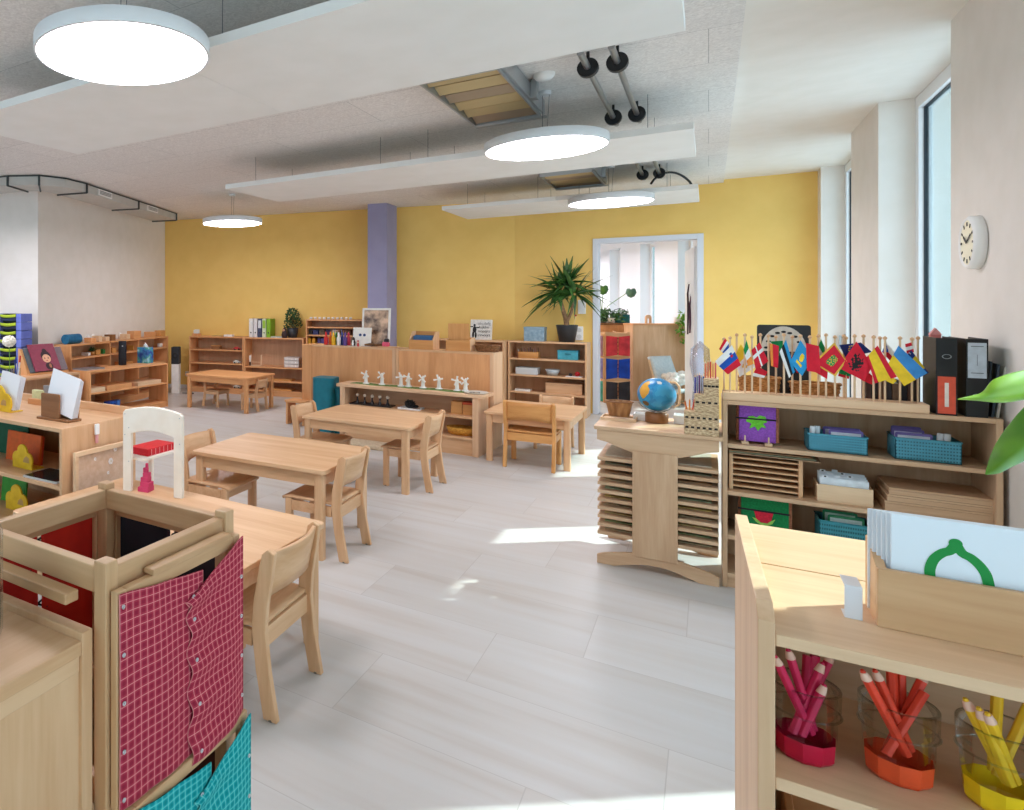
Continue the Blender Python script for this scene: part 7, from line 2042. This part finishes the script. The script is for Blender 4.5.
for k in range(150):
    z_ = rp.uniform(-.26,.17); c2 = Vector((rp.uniform(-.11,.09), -.125-.05*rp.random(), z_)); u = rp.uniform(0,6.3); e = rp.uniform(-1.0,.8)
    d = Vector((math.cos(u)*math.cos(e),-abs(math.sin(u))*math.cos(e),math.sin(e))); s_ = Vector((1,0,0)).cross(d); s_ = (s_.normalized() if s_.length > .1 else Vector((0,0,1)))*.022; l_ = rp.uniform(.05,.08)
    lf.add([tuple(c2),tuple(c2+d*l_*.5+s_),tuple(c2+d*l_),tuple(c2+d*l_*.5-s_)],[(0,1,2,3)])
lf.build('foliage', leaf_mat('leaf_lime',(150,196,70),(96,156,50)), t)
for k in range(5): MB().tube([(-.03+.02*k,-.03,.08),(-.05+.03*k,-.13,.06),(-.06+.03*k,-.135,-.10-.03*(k%3))],.003,6).build('stem', flat('stem_green',(92,140,48),.5), t)
# belts hanging on the open door leaf
for k, (yy, c_, ln, nm_) in enumerate(((10.02,(60,40,44),.62,'dark brown'),(10.09,(96,60,80),.46,'plum'))):
    p_ = spot(689+2*k,284+12*k,y=yy)
    t = thing('belt', '%s belt hanging on the open door leaf in the doorway' % nm_, 'belt', p_, .12, 'belts on the door leaf')
    MB().tube([(0,0,0),(-.012,.012,-.12),(-.008,.0,-.3),(-.012,.01,-ln)],[.007,.010,.012,.008],8).build('strap', col(c_,.6), t)
    MB().lathe([(.012,-.003),(.015,0),(.012,.003),(.010,0)],n=14,close=True).xf(Matrix.Translation((0,0,.010)) @ Matrix.Rotation(PI/2,4,'X')).build('ring', M_metal, t)
# lounge chair
q = spot(679,407,z=0)
t = thing('lounge_chair', 'small pale lounge chair with a bent wooden frame in the next room', 'chair', (q.x-.05,q.y+.10,0), .95)
for sx in (-1,1):
    x = sx*.23
    MB().tube([(x,.18,.02),(x,-.16,.015),(x,-.235,.06),(x,-.245,.16),(x,-.235,.30),(x,-.19,.345),(x,.10,.34),(x,.16,.335)],.016,10).build('bent_frame', wood('birch','y'), t)
    MB().tube([(x*.86,-.20,.20),(x*.86,.02,.15),(x*.86,.10,.20),(x*.86,.22,.62)],.012,8).build('seat_rail', wood('birch','y'), t)
M_cu = noisy('cushion_paleblue',(206,216,218),(192,204,208),30,.9)
m = MB(); m.grid(lambda u, v: ((u-.5)*.40, -.20+.27*v, .225-.05*v+.012*math.sin(PI*u)), 8, 8); m.build('seat_cushion', M_cu, t, solid=.05)
m = MB(); m.grid(lambda u, v: ((u-.5)*.38, .06+.17*v, .20+.46*v), 8, 8); m.build('back_cushion', M_cu, t, solid=.045)
for sx in (-1,1): MB().box(sx*.20,sx*.23,.14,.18,.0,.34).build('leg', wood('birch','z'), t)
q2 = t.matrix_basis @ Vector((0,-.04,.315))
tt = thing('fluffy_cushion', 'white fluffy cushion on the pale lounge chair in the next room', 'cushion', q2, .95)
fb = MB(); rp = random.Random(8)
for k in range(46): fb.ball((rp.uniform(-.16,.16),rp.uniform(-.10,.09),rp.uniform(0,.12)), rp.uniform(.035,.055), 8)
fb.build('fleece', noisy('fleece_white',(240,240,238),(226,226,224),60,.95,2,.3), tt)
